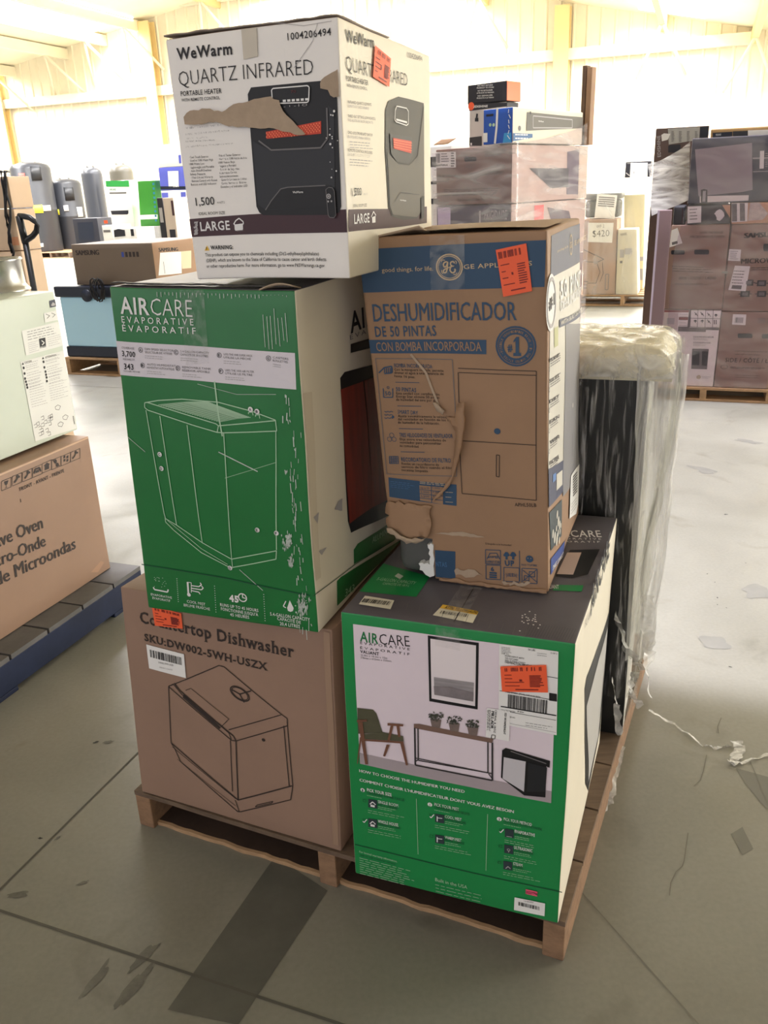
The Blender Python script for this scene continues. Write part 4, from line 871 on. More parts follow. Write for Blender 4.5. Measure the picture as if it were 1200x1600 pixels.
# ================================================================== torn dehumidifier box leaning on top of it
Z3 = zoomer(540, 330, 2.6225)
GZ = VTOP+.006
c = corners(GZ, AX, (856, 926), (619, 893), (557, 372.5), (854.6, 358.6), AY, .40)
bt, bb = onpl(915.6, 343, c[1][0][1], DL), None
c[1][1][1] = c[1][0][1]+dirv(AY)*.385; c[0][1][1] = c[0][0][1]+dirv(AY)*.385
for i in (0, 1):
    for j in (0, 1): c[i][j][0].z = GZ
c[0][1][0] = c[0][0][0]+dirv(AY)*.40; c[1][1][0] = c[1][0][0]+dirv(AY)*.40
B = Carton(c, bulge=.004, crump=.003, seed=5, r=.004); F = B.face['front']; R = B.face['right']; T = B.face['top']; LF = B.face['left']
ua, va = F.q(Z3(362, 1335)); HOLEU, HOLEV = F.q(Z3(366, 1300))[0], F.q(Z3(250, 1325))[1]
B.cut = lambda k, u, v: (k == 'front' and u < HOLEU-.012 and v < HOLEV+.0) or (k == 'left' and u > .35 and v < HOLEV) or (k == 'bottom' and u > 1-HOLEU+.02 and v < .6)
B.shell({'*': KRAFT, 'right': KRAFT}, 44)
t = thing('dehumidifier_box', B.base(), 'brown and navy dehumidifier carton with a torn lower corner and slit front', 'box')
z3 = lambda pts: [Z3(*p) for p in pts]
F.quad(Z3(48, 158), Z3(822, 118), Z3(815, 310), Z3(72, 334), BLUE, 1)
CRE = mat('cream_ink', srgb(200, 176, 140), .5)
F.text('good things. for life.', Z3(150, 250), Z3(360, 243), Z3(150, 232), CRE, 0); F.text('GE APPLIANCES', Z3(485, 237), Z3(765, 222), Z3(485, 219), CRE, .01)
F.disc(Z3(426, 229), .0212, CRE, 2, r0=.0190); F.disc(Z3(426, 229), .0180, CRE, 2); F.disc(Z3(426, 229), .0168, BLUE, 3)
gu, gv = F.q(Z3(426, 229))
def script(pts, w=.0022): F.line([('u', gu+x*.001/F.W, gv+y*.001/F.H) for x, y in pts], w, CRE, 4)
script([(-1, 7), (-4, 9), (-8, 7), (-9, 3), (-7, 0), (-4, 2), (-2, 7), (-3, -2), (-5, -8), (-8, -9), (-10, -6), (-7, -3), (-2, -1)]); script([(9, 6), (7, 9), (3, 8), (2, 4), (5, 2), (2, 0), (1, -5), (4, -9), (8, -8), (10, -4), (8, -3)]); script([(-2, -1), (3, 1), (8, 2)], .0014); script([(-12, 9), (-10, 12), (-6, 11)], .0012); script([(12, -9), (10, -12), (6, -11)], .0012); script([(10, 10), (12, 8), (11, 5)], .0012); script([(-10, -10), (-12, -8), (-12, -4)], .0012)
F.text('DESHUMIDIFICADOR', Z3(117, 452), Z3(701, 446), Z3(115, 381), BLUE, .010); F.text('DE 50 PINTAS', Z3(124, 514), Z3(373, 510), Z3(123, 473), BLUE, .012)
F.quad(Z3(91, 527), Z3(577, 527), Z3(577, 586), Z3(97, 582), BLUE, 1); F.text('CON BOMBA INCORPORADA', Z3(129, 573), Z3(558, 573), Z3(129, 537), KRAFT, .012)
F.disc(Z3(698, 554), .0330, BLUE, 1, r0=.0300, asp=.95); F.disc(Z3(698, 554), .0290, BLUE, 1, r0=.0195, asp=.95); F.text('#', Z3(665, 573), Z3(685, 572), Z3(665, 545), BLUE, .03); F.poly(z3([(688, 530), (701, 514), (711, 514), (711, 580), (720, 580), (720, 593), (688, 593), (688, 580), (697, 580), (697, 531), (688, 538)]), BLUE, 2)
su, sv = F.q(Z3(698, 554))
for i, ch in enumerate('POSSIBLE DEHUMIDIFIER BRAND · IN THE UNITED STATES ·'):
    a = math.radians(200-i*6.9); r = .0245; cx, cy = r*math.cos(a)*.95, r*math.sin(a); tx, ty = math.sin(a)*.0010, -math.cos(a)*.0010
    if ch != ' ':
        p = lambda k, h: ('u', su+(cx+tx*k+math.cos(a)*h)/F.W, sv+(cy+ty*k+math.sin(a)*h)/F.H)
        F.text(ch, p(-1, -.0018), p(1, -.0018), p(-1, .0018), KRAFT, .02, 3)
F.line(z3([(124, 603), (438, 607), (452, 840), (466, 860), (455, 1085), (170, 1076)]), .0012, GREY, 2, closed=True)
for y, h, ls in ((636, 'BOMBA INCORPORADA', ('Con la manguera incluida, permite', 'drenar el agua a una distancia de', 'hasta 16 pies.')), (733, '50 PINTAS', ('Esta unidad con certificación', 'Energy Star elimina 50 pintas', 'de humedad del aire por día.')), (826, 'SMART DRY', ('Ajusta automáticamente la velocidad', 'del ventilador en función de los niveles', 'de humedad de la habitación.')),
                 (921, 'TRES VELOCIDADES DE VENTILADOR', ('Elija entre tres velocidades de', 'ventilador para personalizar', 'su comodidad.')), (1021, 'RECORDATORIO DE FILTRO', ('Recibe un recordatorio de', 'servicio de filtro cuando el filtro', 'necesita limpieza.'))):
    x = 200+(y-636)*.078; F.text(h, Z3(x, y+3), Z3(x+min(218, len(h)*9.2), y+8), Z3(x, y-13), BLUE, .012)
    for k, l in enumerate(ls): F.text(l, Z3(x+1, y+17+k*13), Z3(x+1+len(l)*6.1, y+22+k*13), Z3(x+1, y+7+k*13), INKB, .006)
    if y < 1000: F.line(z3([(x+5, y+64), (x+103, y+66)]), .0010, BLUE, 2)
    if y > 640 or True: pass
F.line(z3([(137, 662), (160, 640), (190, 635), (190, 662), (160, 665)]), .0022, BLUE, 2); [F.line(z3([(160+k*8, 642), (160+k*8, 662)]), .0016, BLUE, 2) for k in range(5)]
F.line(z3([(155, 725), (157, 762), (194, 762), (194, 725)]), .0016, BLUE, 2); F.text('50', Z3(163, 754), Z3(187, 754), Z3(163, 738), BLUE, .01); F.disc(Z3(175, 722), .0024, BLUE, 2, r0=.0016)
for k in range(3): F.line(z3([(160+i*7, 820+k*13+(3 if i % 2 else -1)) for i in range(6)]), .0012, BLUE, 2)
F.disc(Z3(195, 842), .0022, BLUE)
for a in (90, 210, 330): F.disc(Z3(190+11*math.cos(math.radians(a)), 928-11*math.sin(math.radians(a))), .0044, BLUE, 2, r0=.0036)
for k in range(5): F.line(z3([(180+k*9, 1003), (181+k*9, 1034)]), .0012, BLUE, 2); F.line(z3([(180, 1004+k*7), (217, 1005+k*7)]), .0012, BLUE, 2)
F.poly(z3([(176, 1090), (455, 1120), (455, 1207), (180, 1170)]), BLUE, 1)
F.rules(Z3(184, 1106), Z3(290, 1118), Z3(184, 1128), 4, mat('mid_blue_ink', srgb(70, 110, 150), .5), .001); F.poly(z3([(303, 1122), (400, 1130), (400, 1200), (306, 1184)]), KRAFT, 2)
for k in range(1, 4): F.line(z3([(303, 1122+k*17), (400, 1130+k*18)]), .0011, BLUE, 3)
F.line(z3([(352, 1124), (354, 1192)]), .0014, BLUE, 3); [F.text(s, Z3(308+(i % 2)*50, 1135+(i//2)*17), Z3(344+(i % 2)*44, 1138+(i//2)*17), Z3(308+(i % 2)*50, 1127+(i//2)*17), BLUE, 0, 3) for i, s in enumerate(('Up to 50', '1,500', '2,000', '3,500', '4,500', '4,500'))]; F.rules(Z3(305, 1108), Z3(450, 1120), Z3(305, 1114), 2, CRE, .001); F.rules(Z3(410, 1150), Z3(445, 1152), Z3(410, 1190), 3, CRE, .001)
F.line(z3([(462, 643), (782, 655), (782, 1184), (478, 1156), (462, 660)]), .0012, INKB, 2); F.line(z3([(465, 660), (782, 672)]), .0011, INKB, 2); F.line(z3([(480, 940), (780, 958)]), .0012, INKB, 2); F.disc(Z3(622, 901), .0052, BLUE); F.line(z3([(619, 998), (631, 999), (630, 1088), (618, 1086)]), .0012, INKB, 2, closed=True)
F.text('APHL50LB', Z3(694, 1208), Z3(782, 1211), Z3(694, 1194), INKB, .006)
F.text('Dibujado a la humedad', Z3(574, 1364), Z3(680, 1371), Z3(574, 1357), INKB)
F.poly(z3([(366, 1388), (450, 1394), (450, 1506), (370, 1498)]), BLUE, 1); F.text('NTAS', Z3(371, 1453), Z3(417, 1457), Z3(371, 1435), mat('mid_blue_ink', srgb(70, 110, 150), .5), .02)
def ibox(x0, y0, x1, y1, w=.0013): F.line(z3([(x0, y0), (x1, y0+3), (x1, y1+3), (x0, y1)]), w, BLUE, 2, closed=True)
ibox(574, 1386, 635, 1443); F.line(z3([(580, 1425), (592, 1400), (620, 1400), (632, 1425)]), .0014, BLUE, 2); F.text('energy', Z3(584, 1420), Z3(628, 1418), Z3(584, 1410), BLUE, .02); F.text('ENERGY STAR', Z3(578, 1439), Z3(632, 1441), Z3(578, 1430), BLUE, .02)
for x in (660, 687): F.line(z3([(x, 1426), (x, 1396)]), .004, BLUE, 2); F.line(z3([(x-10, 1412), (x, 1397), (x+10, 1412)]), .004, BLUE, 2)
F.text('UP', Z3(654, 1451), Z3(692, 1453), Z3(654, 1430), BLUE, .03); F.line(z3([(713, 1390), (714, 1515)]), .0012, BLUE, 2); F.disc(Z3(754, 1424), .0066, BLUE, 2, n=14); F.text('NO TUMBE', Z3(722, 1452), Z3(785, 1455), Z3(722, 1444), BLUE, .01); F.disc(Z3(748, 1420), .0011, KRAFT, 3); F.disc(Z3(760, 1421), .0011, KRAFT, 3)
ibox(576, 1448, 636, 1506); F.text('6', Z3(596, 1473), Z3(610, 1474), Z3(596, 1457), BLUE, .03); [F.line(z3([(590, 1480+k*9), (620, 1482+k*9)]), .003, BLUE, 2) for k in range(3)]
ibox(649, 1458, 712, 1515); F.text('·)IEEI(·', Z3(654, 1495), Z3(708, 1497), Z3(654, 1482), BLUE, .01); ibox(723, 1462, 785, 1522); F.line(z3([(727, 1515), (783, 1468)]), .0013, BLUE, 2); F.line(z3([(727, 1470), (783, 1518)]), .0013, BLUE, 2); ibox(733, 1492, 752, 1510); ibox(753, 1475, 775, 1495)
for P in ([(450, 1465), (530, 1468), (560, 1490), (520, 1498), (452, 1490)], [(640, 1515), (760, 1520), (740, 1532), (650, 1530)]): F.poly(z3(P), KRAFT_T, 3, jag=.003)
F.line(z3([(268, 585), (330, 660), (360, 740), (385, 800)]), .004, KRAFT_T, 3); F.poly(z3([(364, 1318), (480, 1312), (570, 1335), (480, 1332)]), KRAFT_T, 2, jag=.001)
# right side of the box: navy band, white panel, pale photo
PALE = mat('pale_photo_print', srgb(214, 210, 198), .45, var=.06, scale=6); NAV = mat('slate_print', srgb(70, 74, 98), .45, var=.06, scale=6); SIL = mat('silver_print', srgb(140, 138, 140), .45, var=.05, scale=3)
R.poly(z3([(842, 100), (985, 38), (975, 190), (838, 275)]), NAV, 1); R.text('good things. for life.', Z3(865, 168), Z3(910, 148), Z3(865, 158), CRE, 0); R.disc(Z3(921, 138), .018, CRE, 2, r0=.015); R.text('GE APPLIANCES', Z3(933, 142), Z3(982, 115), Z3(933, 122), CRE, 0); R.text('GE', Z3(916, 152), Z3(926, 148), Z3(916, 128), CRE, 0)
R.poly(z3([(838, 275), (974, 192), (958, 1060), (880, 1130), (826, 1080)]), PALE, 1); R.poly(z3([(898, 460), (970, 440), (958, 1080), (888, 1170)]), SIL, 2)
R.text('50 PINT', Z3(875, 360), Z3(960, 300), Z3(877, 290), mat('pale_blue_ink', srgb(228, 228, 226), .5), .03, 3); R.text('DEHUMIDIFIER', Z3(877, 410), Z3(960, 340), Z3(877, 370), mat('pale_blue_ink', srgb(228, 228, 226), .5), .02, 3); R.poly(z3([(872, 445), (970, 385), (968, 412), (872, 478)]), NAV, 3); R.text('WITH BUILT-IN PUMP', Z3(876, 468), Z3(962, 408), Z3(876, 450), PALE, .02, 4)
R.disc(Z3(838, 375), .045, WHITE, 3); R.disc(Z3(838, 375), .040, LGREY, 4, r0=.034); R.text('#1', Z3(827, 405), Z3(850, 380), Z3(827, 360), INKB, .03, 4)
R.poly(z3([(852, 480), (868, 470), (868, 550), (852, 560)]), mat('pale_lime_print', srgb(190, 190, 140), .5), 2)
for k in range(6): R.rules(Z3(836, 606+k*84), Z3(880-k*2, 578+k*84), Z3(836, 636+k*84), 4, GREY, .0016); R.text(('PUMP', '50 PT', 'DRY', 'FAN', 'WIFI', 'FILTER')[k], Z3(832, 620+k*84), Z3(872, 594+k*84), Z3(832, 606+k*84), INKB, .02); R.disc(Z3(832, 648+k*84), .004, GREY, 2, r0=.003)
R.line(z3([(926, 910), (924, 1002)]), .003, GREY, 3); R.disc(Z3(927, 795), .005, PALE, 3)
R.poly(z3([(826, 1060), (890, 1020), (888, 1150), (830, 1215)]), NAV, 2); R.poly(z3([(860, 1078), (884, 1060), (884, 1120), (860, 1145)]), PALE, 3); R.poly(z3([(845, 1080), (858, 1070), (858, 1100), (845, 1112)]), mat('sky_ink', srgb(90, 130, 190), .5), 3)
R.poly(z3([(832, 1235), (884, 1180), (882, 1330), (838, 1392)]), mat('dark_teal_print', srgb(54, 66, 70), .5), 2); R.poly(z3([(838, 1425), (896, 1350), (890, 1410), (838, 1490)]), mat('blue_print', srgb(50, 76, 150), .5), 2); R.text('SMART CONNECT', Z3(844, 1472), Z3(888, 1412), Z3(842, 1456), WHITE, .02, 3)
for k in range(14): R.disc(Z3(842+random.random()*36, 1230+random.random()*120), random.uniform(.004, .012), PALE, 3, n=9)
B.mb.build('carton', t, weld=.0004)
mb = MB(); R.poly(z3([(918, 1085), (955, 1030), (948, 1200), (940, 1240), (912, 1260)]), PAPER, 4, mb); [R.line(z3([(925, 1090+k*11), (942, 1068+k*11)]), .003, INK, 5, mb) for k in range(8)]; R.rules(Z3(920, 1200), Z3(942, 1170), Z3(918, 1240), 4, GREY, .0012, 5, mb); mb.build('shipping_label', t)
orange_sticker(F, z3([(617, 158), (742, 131), (766, 326), (648, 350)]), t)
# torn flaps: the slit panel curling out and the ragged lower edge
def flap(face, pts, lift, m, name, tear=.003):
    """a piece of the wall pulled outwards: lift(u, v) in metres"""
    mb = MB(); Q = [face.q(Z3(*p)) for p in pts]; R2 = []
    for (a, b), (c_, d) in zip(Q, Q[1:]+Q[:1]):
        n = max(2, int(math.hypot((c_-a)*face.W, (d-b)*face.H)/.008))
        for i in range(n): t_ = i/n; R2.append((a+(c_-a)*t_+(random.uniform(-tear, tear)/face.W if i else 0), b+(d-b)*t_+(random.uniform(-tear, tear)/face.H if i else 0)))
    from mathutils.geometry import delaunay_2d_cdt
    inner = []; us = [q[0] for q in R2]; vs_ = [q[1] for q in R2]
    st = .012
    u = min(us)
    while u < max(us):
        v = min(vs_)
        while v < max(vs_):
            ins = False; j = len(R2)-1
            for i in range(len(R2)):
                if (R2[i][1] > v) != (R2[j][1] > v) and u < (R2[j][0]-R2[i][0])*(v-R2[i][1])/(R2[j][1]-R2[i][1])+R2[i][0]: ins = not ins
                j = i
            if ins: inner.append((u, v))
            v += st/face.H
        u += st/face.W
    P2 = [Vector((a*face.W, b*face.H)) for a, b in R2+inner]
    vo, eo, fo, *_ = delaunay_2d_cdt(P2, [(i, (i+1) % len(R2)) for i in range(len(R2))], [list(range(len(R2)))], 1, 1e-6)
    mb.add([face.pt(p.x/face.W, p.y/face.H, .002+lift(p.x/face.W, p.y/face.H)) for p in vo], [tuple(f) for f in fo], m, True)
    return mb.build(name, t, solid=.003)
random.seed(9)
u0 = F.q(Z3(440, 900))[0]
flap(F, [(415, 838), (457, 840), (475, 775), (500, 770), (497, 880), (485, 950), (470, 1010), (455, 1060), (430, 1120), (395, 1160), (360, 1190), (360, 1180), (440, 1080), (462, 900)], lambda u, v: .004+.022*max(0, u-u0)*8, KRAFT, 'torn_flap', .0015)
flap(F, [(362, 780), (385, 788), (412, 815), (405, 830), (380, 815)], lambda u, v: .006, KRAFT_T, 'torn_flap', .002)
v1 = F.q(Z3(250, 1200))[1]
flap(F, [(172, 1190), (260, 1190), (358, 1205), (355, 1260), (342, 1330), (300, 1328), (262, 1340), (240, 1320), (215, 1300), (182, 1292)], lambda u, v: .003+.05*max(0, v1-v), KRAFT, 'torn_flap', .004)
flap(F, [(180, 1285), (215, 1298), (262, 1325), (340, 1325), (330, 1336), (262, 1348), (238, 1330), (212, 1312), (183, 1300)], lambda u, v: .010+.05*max(0, v1-v), KRAFT_T, 'torn_flap', .003)
# lifted lip on the upper left edge, the open slot along the top front, crushed bottom edge
mb = MB(); P = F.pt(.0, .985, 0)
mb.sheet(lambda u, v: P-DL*(.11*u)+Vector((0, 0, .012+.013*u*(1-v)-.008*(1-u)))+DB*(.012+.06*v)-DB*.014, 8, 4, KRAFT_T); mb.build('torn_flap', t, solid=.003)
mb = MB(); T.quad(('u', .52, .012), ('u', .985, .012), ('u', .985, .004), ('u', .52, .004), INK, 2, mb); mb.sheet(lambda u, v: T.pt(.16+.83*u, .02+.45*v, .003+.004*math.sin(3*u)*(1-v)), 12, 6, KRAFT); mb.build('flap', t)
mb = MB(); T.quad(('u', .36, .95), ('u', .56, .95), ('u', .56, .004), ('u', .36, .004), MATS['clear_tape'], 4, mb); F.quad(Z3(345, 95), Z3(488, 88), Z3(490, 320), Z3(350, 325), MATS['clear_tape'], 4, mb); mb.build('tape_strip', t)
mb = MB(); n_ = F.n
mb.sheet(lambda u, v: F.pt(.30+.69*u, .0+(.010+.008*noise.noise(Vector((u*9, 4, 1))))*v, .0025+.006*abs(noise.noise(Vector((u*12, v*3, 1))))*(1-v)), 60, 3, KRAFT); mb.build('torn_edge', t, solid=.003)
# the grey dehumidifier showing through the hole, with its foam packing
P0 = onpl(*Z3(215, 1420), c[0][0][0]+F.n*-.01, F.n); mb = MB(); GP = mat('grey_plastic', srgb(92, 92, 90), .5)
base = Vector((P0.x, P0.y, GZ+.004)); ex = -DL
def rbox(m, o, a, b, h, r, mt, n=6):
    a, b = Vector(a), Vector(b); la, lb = a.length, b.length; a, b = a.normalized(), b.normalized(); ring = []
    for cx, cy, s0 in ((la-r, lb-r, 0), (r, lb-r, 90), (r, r, 180), (la-r, r, 270)):
        for k in range(n+1): q = math.radians(s0+90*k/n); ring.append(a*(cx+r*math.cos(q))+b*(cy+r*math.sin(q)))
    N = len(ring); Z = Vector((0, 0, 1)); ctr = (a*la+b*lb)/2; prof = [(0, .90), (.006, .97), (.02, 1), (h-.02, 1), (h-.006, .98), (h, .93)]; vs = []
    for z, s in prof: vs += [o+ctr+(p-ctr)*s+Z*z for p in ring]
    fs = [(i*N+k, i*N+(k+1) % N, (i+1)*N+(k+1) % N, (i+1)*N+k) for i in range(len(prof)-1) for k in range(N)]+[tuple(range(N-1, -1, -1)), tuple((len(prof)-1)*N+k for k in range(N))]
    m.add(vs, fs, mt, True)
td = thing('dehumidifier', base, 'grey plastic dehumidifier corner showing through the torn carton hole', 'dehumidifier')
rbox(mb, base, ex*.22, DB*.24, .11, .02, GP); mb.build('bucket', td)
mb = MB(); rbox(mb, base+Vector((0, 0, .113))+ex*.012+DB*.005, ex*.21, DB*.23, .38, .02, GP); mb.build('body', td)
FO = mat('white_foam', (.82, .82, .80), .85, bump=.3, bscale=200)
mb = MB(); rnd = random.Random(2)
fp = [F.pt(*F.q(Z3(x, y)), .004) for x, y in [(338, 1362), (345, 1364), (352, 1358), (362, 1366), (361, 1400), (366, 1425), (362, 1452), (366, 1490), (348, 1496), (330, 1486), (318, 1470), (306, 1466), (308, 1452), (302, 1440), (315, 1436), (324, 1442), (338, 1438), (348, 1446), (346, 1424), (350, 1412), (342, 1400), (347, 1384), (340, 1376)]]
N = len(fp); mb.add([p+DB*0 for p in fp]+[p+DB*.05 for p in fp], [tuple(range(N)), tuple(range(2*N-1, N-1, -1))]+[(k, N+k, N+(k+1) % N, (k+1) % N) for k in range(N)], FO)
o = mb.build('foam_block'); tag(o, 'piece of white foam packing poking out of the torn carton hole', 'packing foam')

# ================================================================== black appliance wrapped in plastic, behind the stack
A0 = onz(972, 1149, ZP+.002); AW, AD = .40, .28
At = onpl(1012, 592, A0, DB); AH = At.z-A0.z
BLK = mat('black_steel', (.010, .011, .011), .32, spec=.5)
FOAM = mat('foam_cap_white', srgb(226, 220, 200), .8, var=.06, scale=20, bump=.6, bscale=40)
GAL = mat('pale_inner_liner', srgb(196, 194, 186), .5, var=.06, scale=7)
FILM = film('crumpled_film', (.93, .93, .91), .02, .62, 4, (16, 16, 1.4), .22, .50, .80)
FILMT = film('crumpled_cap_film', (.97, .96, .93), .18, .9, 16, (1, 1, 1), .15)
t = thing('wrapped_appliance', A0+DL*AW/2+DB*AD/2, 'upright black appliance with a white foam cap, wrapped in crumpled clear plastic', 'appliance')
mb = MB(); mb.box(A0, DL*AW, DB*.012, (0, 0, AH), BLK); mb.build('front_panel', t, bevel=.003)
mb = MB(); mb.box(A0+DB*.013, DL*AW, DB*(AD-.013), (0, 0, AH), GAL); mb.build('body', t, bevel=.004)
mb = MB(); mb.tube([A0-DB*.002+DL*.02+Vector((0, 0, .06)), A0-DB*.004+DL*.02+Vector((0, 0, .06))], .004, mat('bright_screw', (.6, .6, .58), .3, metal=1), 10); mb.build('screw', t)
mb = MB(); c0 = A0+Vector((0, 0, AH))-DB*.022-DL*.045
def capfn(u, v):
    # rounded slab swept from the front lip over the top to the back
    prof = [(0, 0), (-.004, .02), (0, .045), (.02, .062), (.08, .066), (.2, .068), (.29, .064), (.33, .045), (.335, 0)]
    k = u*(len(prof)-1); i = min(int(k), len(prof)-2); f = k-i; y = prof[i][0]*(1-f)+prof[i+1][0]*f; z = prof[i][1]*(1-f)+prof[i+1][1]*f
    e = min(1, min(v, 1-v)/.06); z *= (.35+.65*math.sqrt(e)) if e < 1 else 1
    P = c0+DL*(v*(AW+.06))+DB*y+Vector((0, 0, z)); return P
mb.sheet(capfn, 32, 30, FOAM); c1 = c0+DB*.335
mb.add([c0, c0+DL*(AW+.06), c1+DL*(AW+.06), c1], [(0, 1, 2, 3)], FOAM); mb.build('foam_cap', t, weld=.0005)
# film: over the cap, down the front and the right side, gathered towards the floor
def crumple(P, s, a): return noise.noise_vector(P*s)*a + noise.noise_vector(P*s*2.7)*a*.45
mb = MB()
def filmcap(u, v):
    P = capfn(u, v)+Vector((0, 0, .006))-DB*(.010*(1 if u < .4 else 0)); P = P+crumple(P, 16, .010)
    if v < .02: P = P-DL*.006
    return P
mb.sheet(filmcap, 60, 70, FILMT); mb.build('plastic_film', t)
mb = MB()
def filmfront(u, v):     # u along the width from the right corner to the left, v from the cap down
    top = A0+Vector((0, 0, AH+.03)); P = top+DL*(-.05+u*(AW+.04))-DB*.022+Vector((0, 0, -v*(AH*.86+.03)))
    P = P+DL*(.03*v*(1-u)) + Vector((crumple(Vector((P.x*3, P.y*3, P.z*.6)), 7, .010)))
    P -= DB*(.006+.010*noise.noise(Vector((u*14+v*3, v*1.2, 2)))*(1 if v > .05 else .3)); return P
mb.sheet(filmfront, 70, 60, FILM); mb.build('plastic_film', t)
mb = MB()
def filmside(u, v):      # u from the front corner backwards
    top = A0+Vector((0, 0, AH+.045)); w = 1-.62*max(0, v-.1)**1.0
    P = top-DL*(.052+.01*math.sin(v*9)-.045*v)+DB*(-.022+u*(AD+.03)*w)+Vector((0, 0, -v*(AH*.93+.04)))
    P = P+crumple(Vector((P.x*3, P.y*3, P.z*.5)), 8, .014)-DL*(.012*noise.noise(Vector((u*9+v*2, v*1.5, 7)))); return P
mb.sheet(filmside, 40, 70, FILM); mb.build('plastic_film', t)
# hanging twisted tails
SKIRT = film('milky_skirt_film', (.94, .94, .92), .42, .95, 4, (16, 16, 1.3), .25)
mb = MB()
def skirt(u, v):     # the loose film hanging off the cap's right edge
    top = A0+Vector((0, 0, AH+.05)); P = top+DL*(.025-.02*v+u*0)-DL*(u*(.10-.045*v))+DB*(-.024+.05*u)+Vector((0, 0, -v*(AH*.80)))
    q = noise.noise(Vector((u*7+v*1.5, v*1.3, 5))); return P-DB*(.018*q)+crumple(Vector((P.x*4, P.y*4, P.z*.8)), 6, .010)
mb.sheet(skirt, 26, 70, SKIRT); mb.build('plastic_film', t)
PL = film('milky_film_strip', (.95, .95, .93), .42, .95, 30, (1, 1, 1), .25)
def ribbon(pts, w, tw=0, seed=0, nsub=10):
    pts = [Vector(p) for p in pts]; out = MB(); P = []
    for a, b in zip(pts, pts[1:]):
        for i in range(nsub): P.append(a+(b-a)*i/nsub)
    P.append(pts[-1]); vs = []
    for i, p in enumerate(P):
        d = (P[min(i+1, len(P)-1)]-P[max(0, i-1)]).normalized(); s = d.cross(Vector((0, 0, 1)))
        if s.length < .2: s = Vector((.94, -.35, 0))
        s.normalize(); n = s.cross(d); a = tw*i/len(P)+.8*noise.noise(Vector((i*.15, seed, 0))); s = s*math.cos(a)+n*math.sin(a)
        ww = (w[min(int(i/nsub), len(w)-1)] if isinstance(w, list) else w)*(1+.5*noise.noise(Vector((i*.4, seed, 4))))
        j = noise.noise_vector(Vector((i*.3, seed, 9)))*.006
        for k in (-1, -.33, .33, 1): vs.append(p+j+s*(k*ww/2)+n*.004*noise.noise(Vector((i*.5, k*3, seed))))
    out.add(vs, [(4*i+k, 4*i+k+1, 4*i+k+5, 4*i+k+4) for i in range(len(P)-1) for k in range(3)], PL, True); return out
up = lambda px, py, off=0: onpl(px, py, A0-DB*(.03+off)-DL*.0, DB)
ribbon([up(962, 960), up(975, 1000), up(990, 1030), up(1005, 1046)], [.05, .05, .035], 1, 1).build('plastic_film', t)
ribbon([up(1012, 930), up(1010, 980), up(1014, 1020), up(1012, 1050), up(1016, 1085)], [.03, .03, .045, .03], 2, 2).build('plastic_film', t)
ribbon([up(955, 1060), up(964, 1100), up(968, 1148)], [.012, .016, .010], .5, 3).build('plastic_film', t)
ribbon([up(1000, 1052), up(985, 1060), up(988, 1085), up(1000, 1105)], [.03, .02, .02], 2, 8).build('plastic_film', t)
f = lambda px, py, z=.004: onz(px, py, z)
o = ribbon([f(1013, 1109, .03), f(1050, 1130), f(1100, 1163), f(1118, 1168), f(1143, 1164)], [.010, .008, .012, .016], .6, 4).build('plastic_strip'); tag(o, 'thin clear plastic strip trailing across the floor from the wrapped black appliance', 'plastic strip')
o = ribbon([f(1150, 1160), f(1156, 1168), f(1146, 1188), f(1142, 1194), f(1160, 1192), f(1200, 1178), f(1250, 1170)], [.03, .026, .02, .012, .01], .4, 5).build('plastic_strip'); tag(o, 'folded zigzag scrap of clear plastic on the floor, farther from the pallet', 'plastic strip')
o = ribbon([f(975, 1165, .09), f(966, 1200, .05), f(957, 1240, .02), f(950, 1255), f(935, 1280)], [.008, .010, .016, .012], .8, 6).build('plastic_strip'); tag(o, "wisp of clear plastic hanging beside the pallet's side below the black appliance", 'plastic strip')

# ================================================================== left foreground: blue pallet, microwave carton, pale appliance
BP = .125
Cb = onz(219, 884, BP); Cn = onz(0, 1025, BP)
pallet('blue_pallet', Vector((Cb.x, Cb.y, 0))-DB*1.5+DL*1.1, -DL, DB, 1.1, 1.5, BP, 'blue painted wooden pallet carrying the microwave oven carton', (WOOD_G, WOOD_B, WOOD_B), 9, 3, seed=5, gapf=.95)
M0 = onz(173, 887, BP+.002); Mt = onpl(139, 681, M0, DL); MH = Mt.z-M0.z
def upright(far, h, length, width, lean=0):   # a box whose right side runs along the hall; far = its far lower right corner
    far = Vector(far); Zh = Vector((0, 0, h)); n = far-DB*length
    return [[[n+DL*width, n+DL*width+Zh], [far+DL*width, far+DL*width+Zh]], [[n, n+Zh], [far, far+Zh]]]
B = Carton(upright(M0, MH, .95, .6), bulge=.004, crump=.0015, seed=8); R = B.face['right']
KRAFT_L = mat('light_kraft_board', srgb(150, 121, 100), .55, var=.04, scale=5, bump=.05, bscale=40)
B.shell({'*': KRAFT_L}, 10); Z7 = zoomer(0, 400, 2.2875)
t = thing('microwave_box', B.base(), 'large tan microwave oven carton on the blue pallet, under the pale metal appliance', 'box')
R.text('Microwave Oven', Z7(-170, 1112), Z7(153, 972), Z7(-170, 1060), INKB, .02); R.text('Four à Micro-Onde', Z7(-215, 1200), Z7(163, 1035), Z7(-215, 1150), INKB, .02); R.text('Horno de Microondas', Z7(-185, 1262), Z7(270, 1045), Z7(-185, 1210), INKB, .02)
R.text('FRONT - AVANT - FRENTE', Z7(70, 840), Z7(229, 772), Z7(70, 827), INKB, .02)
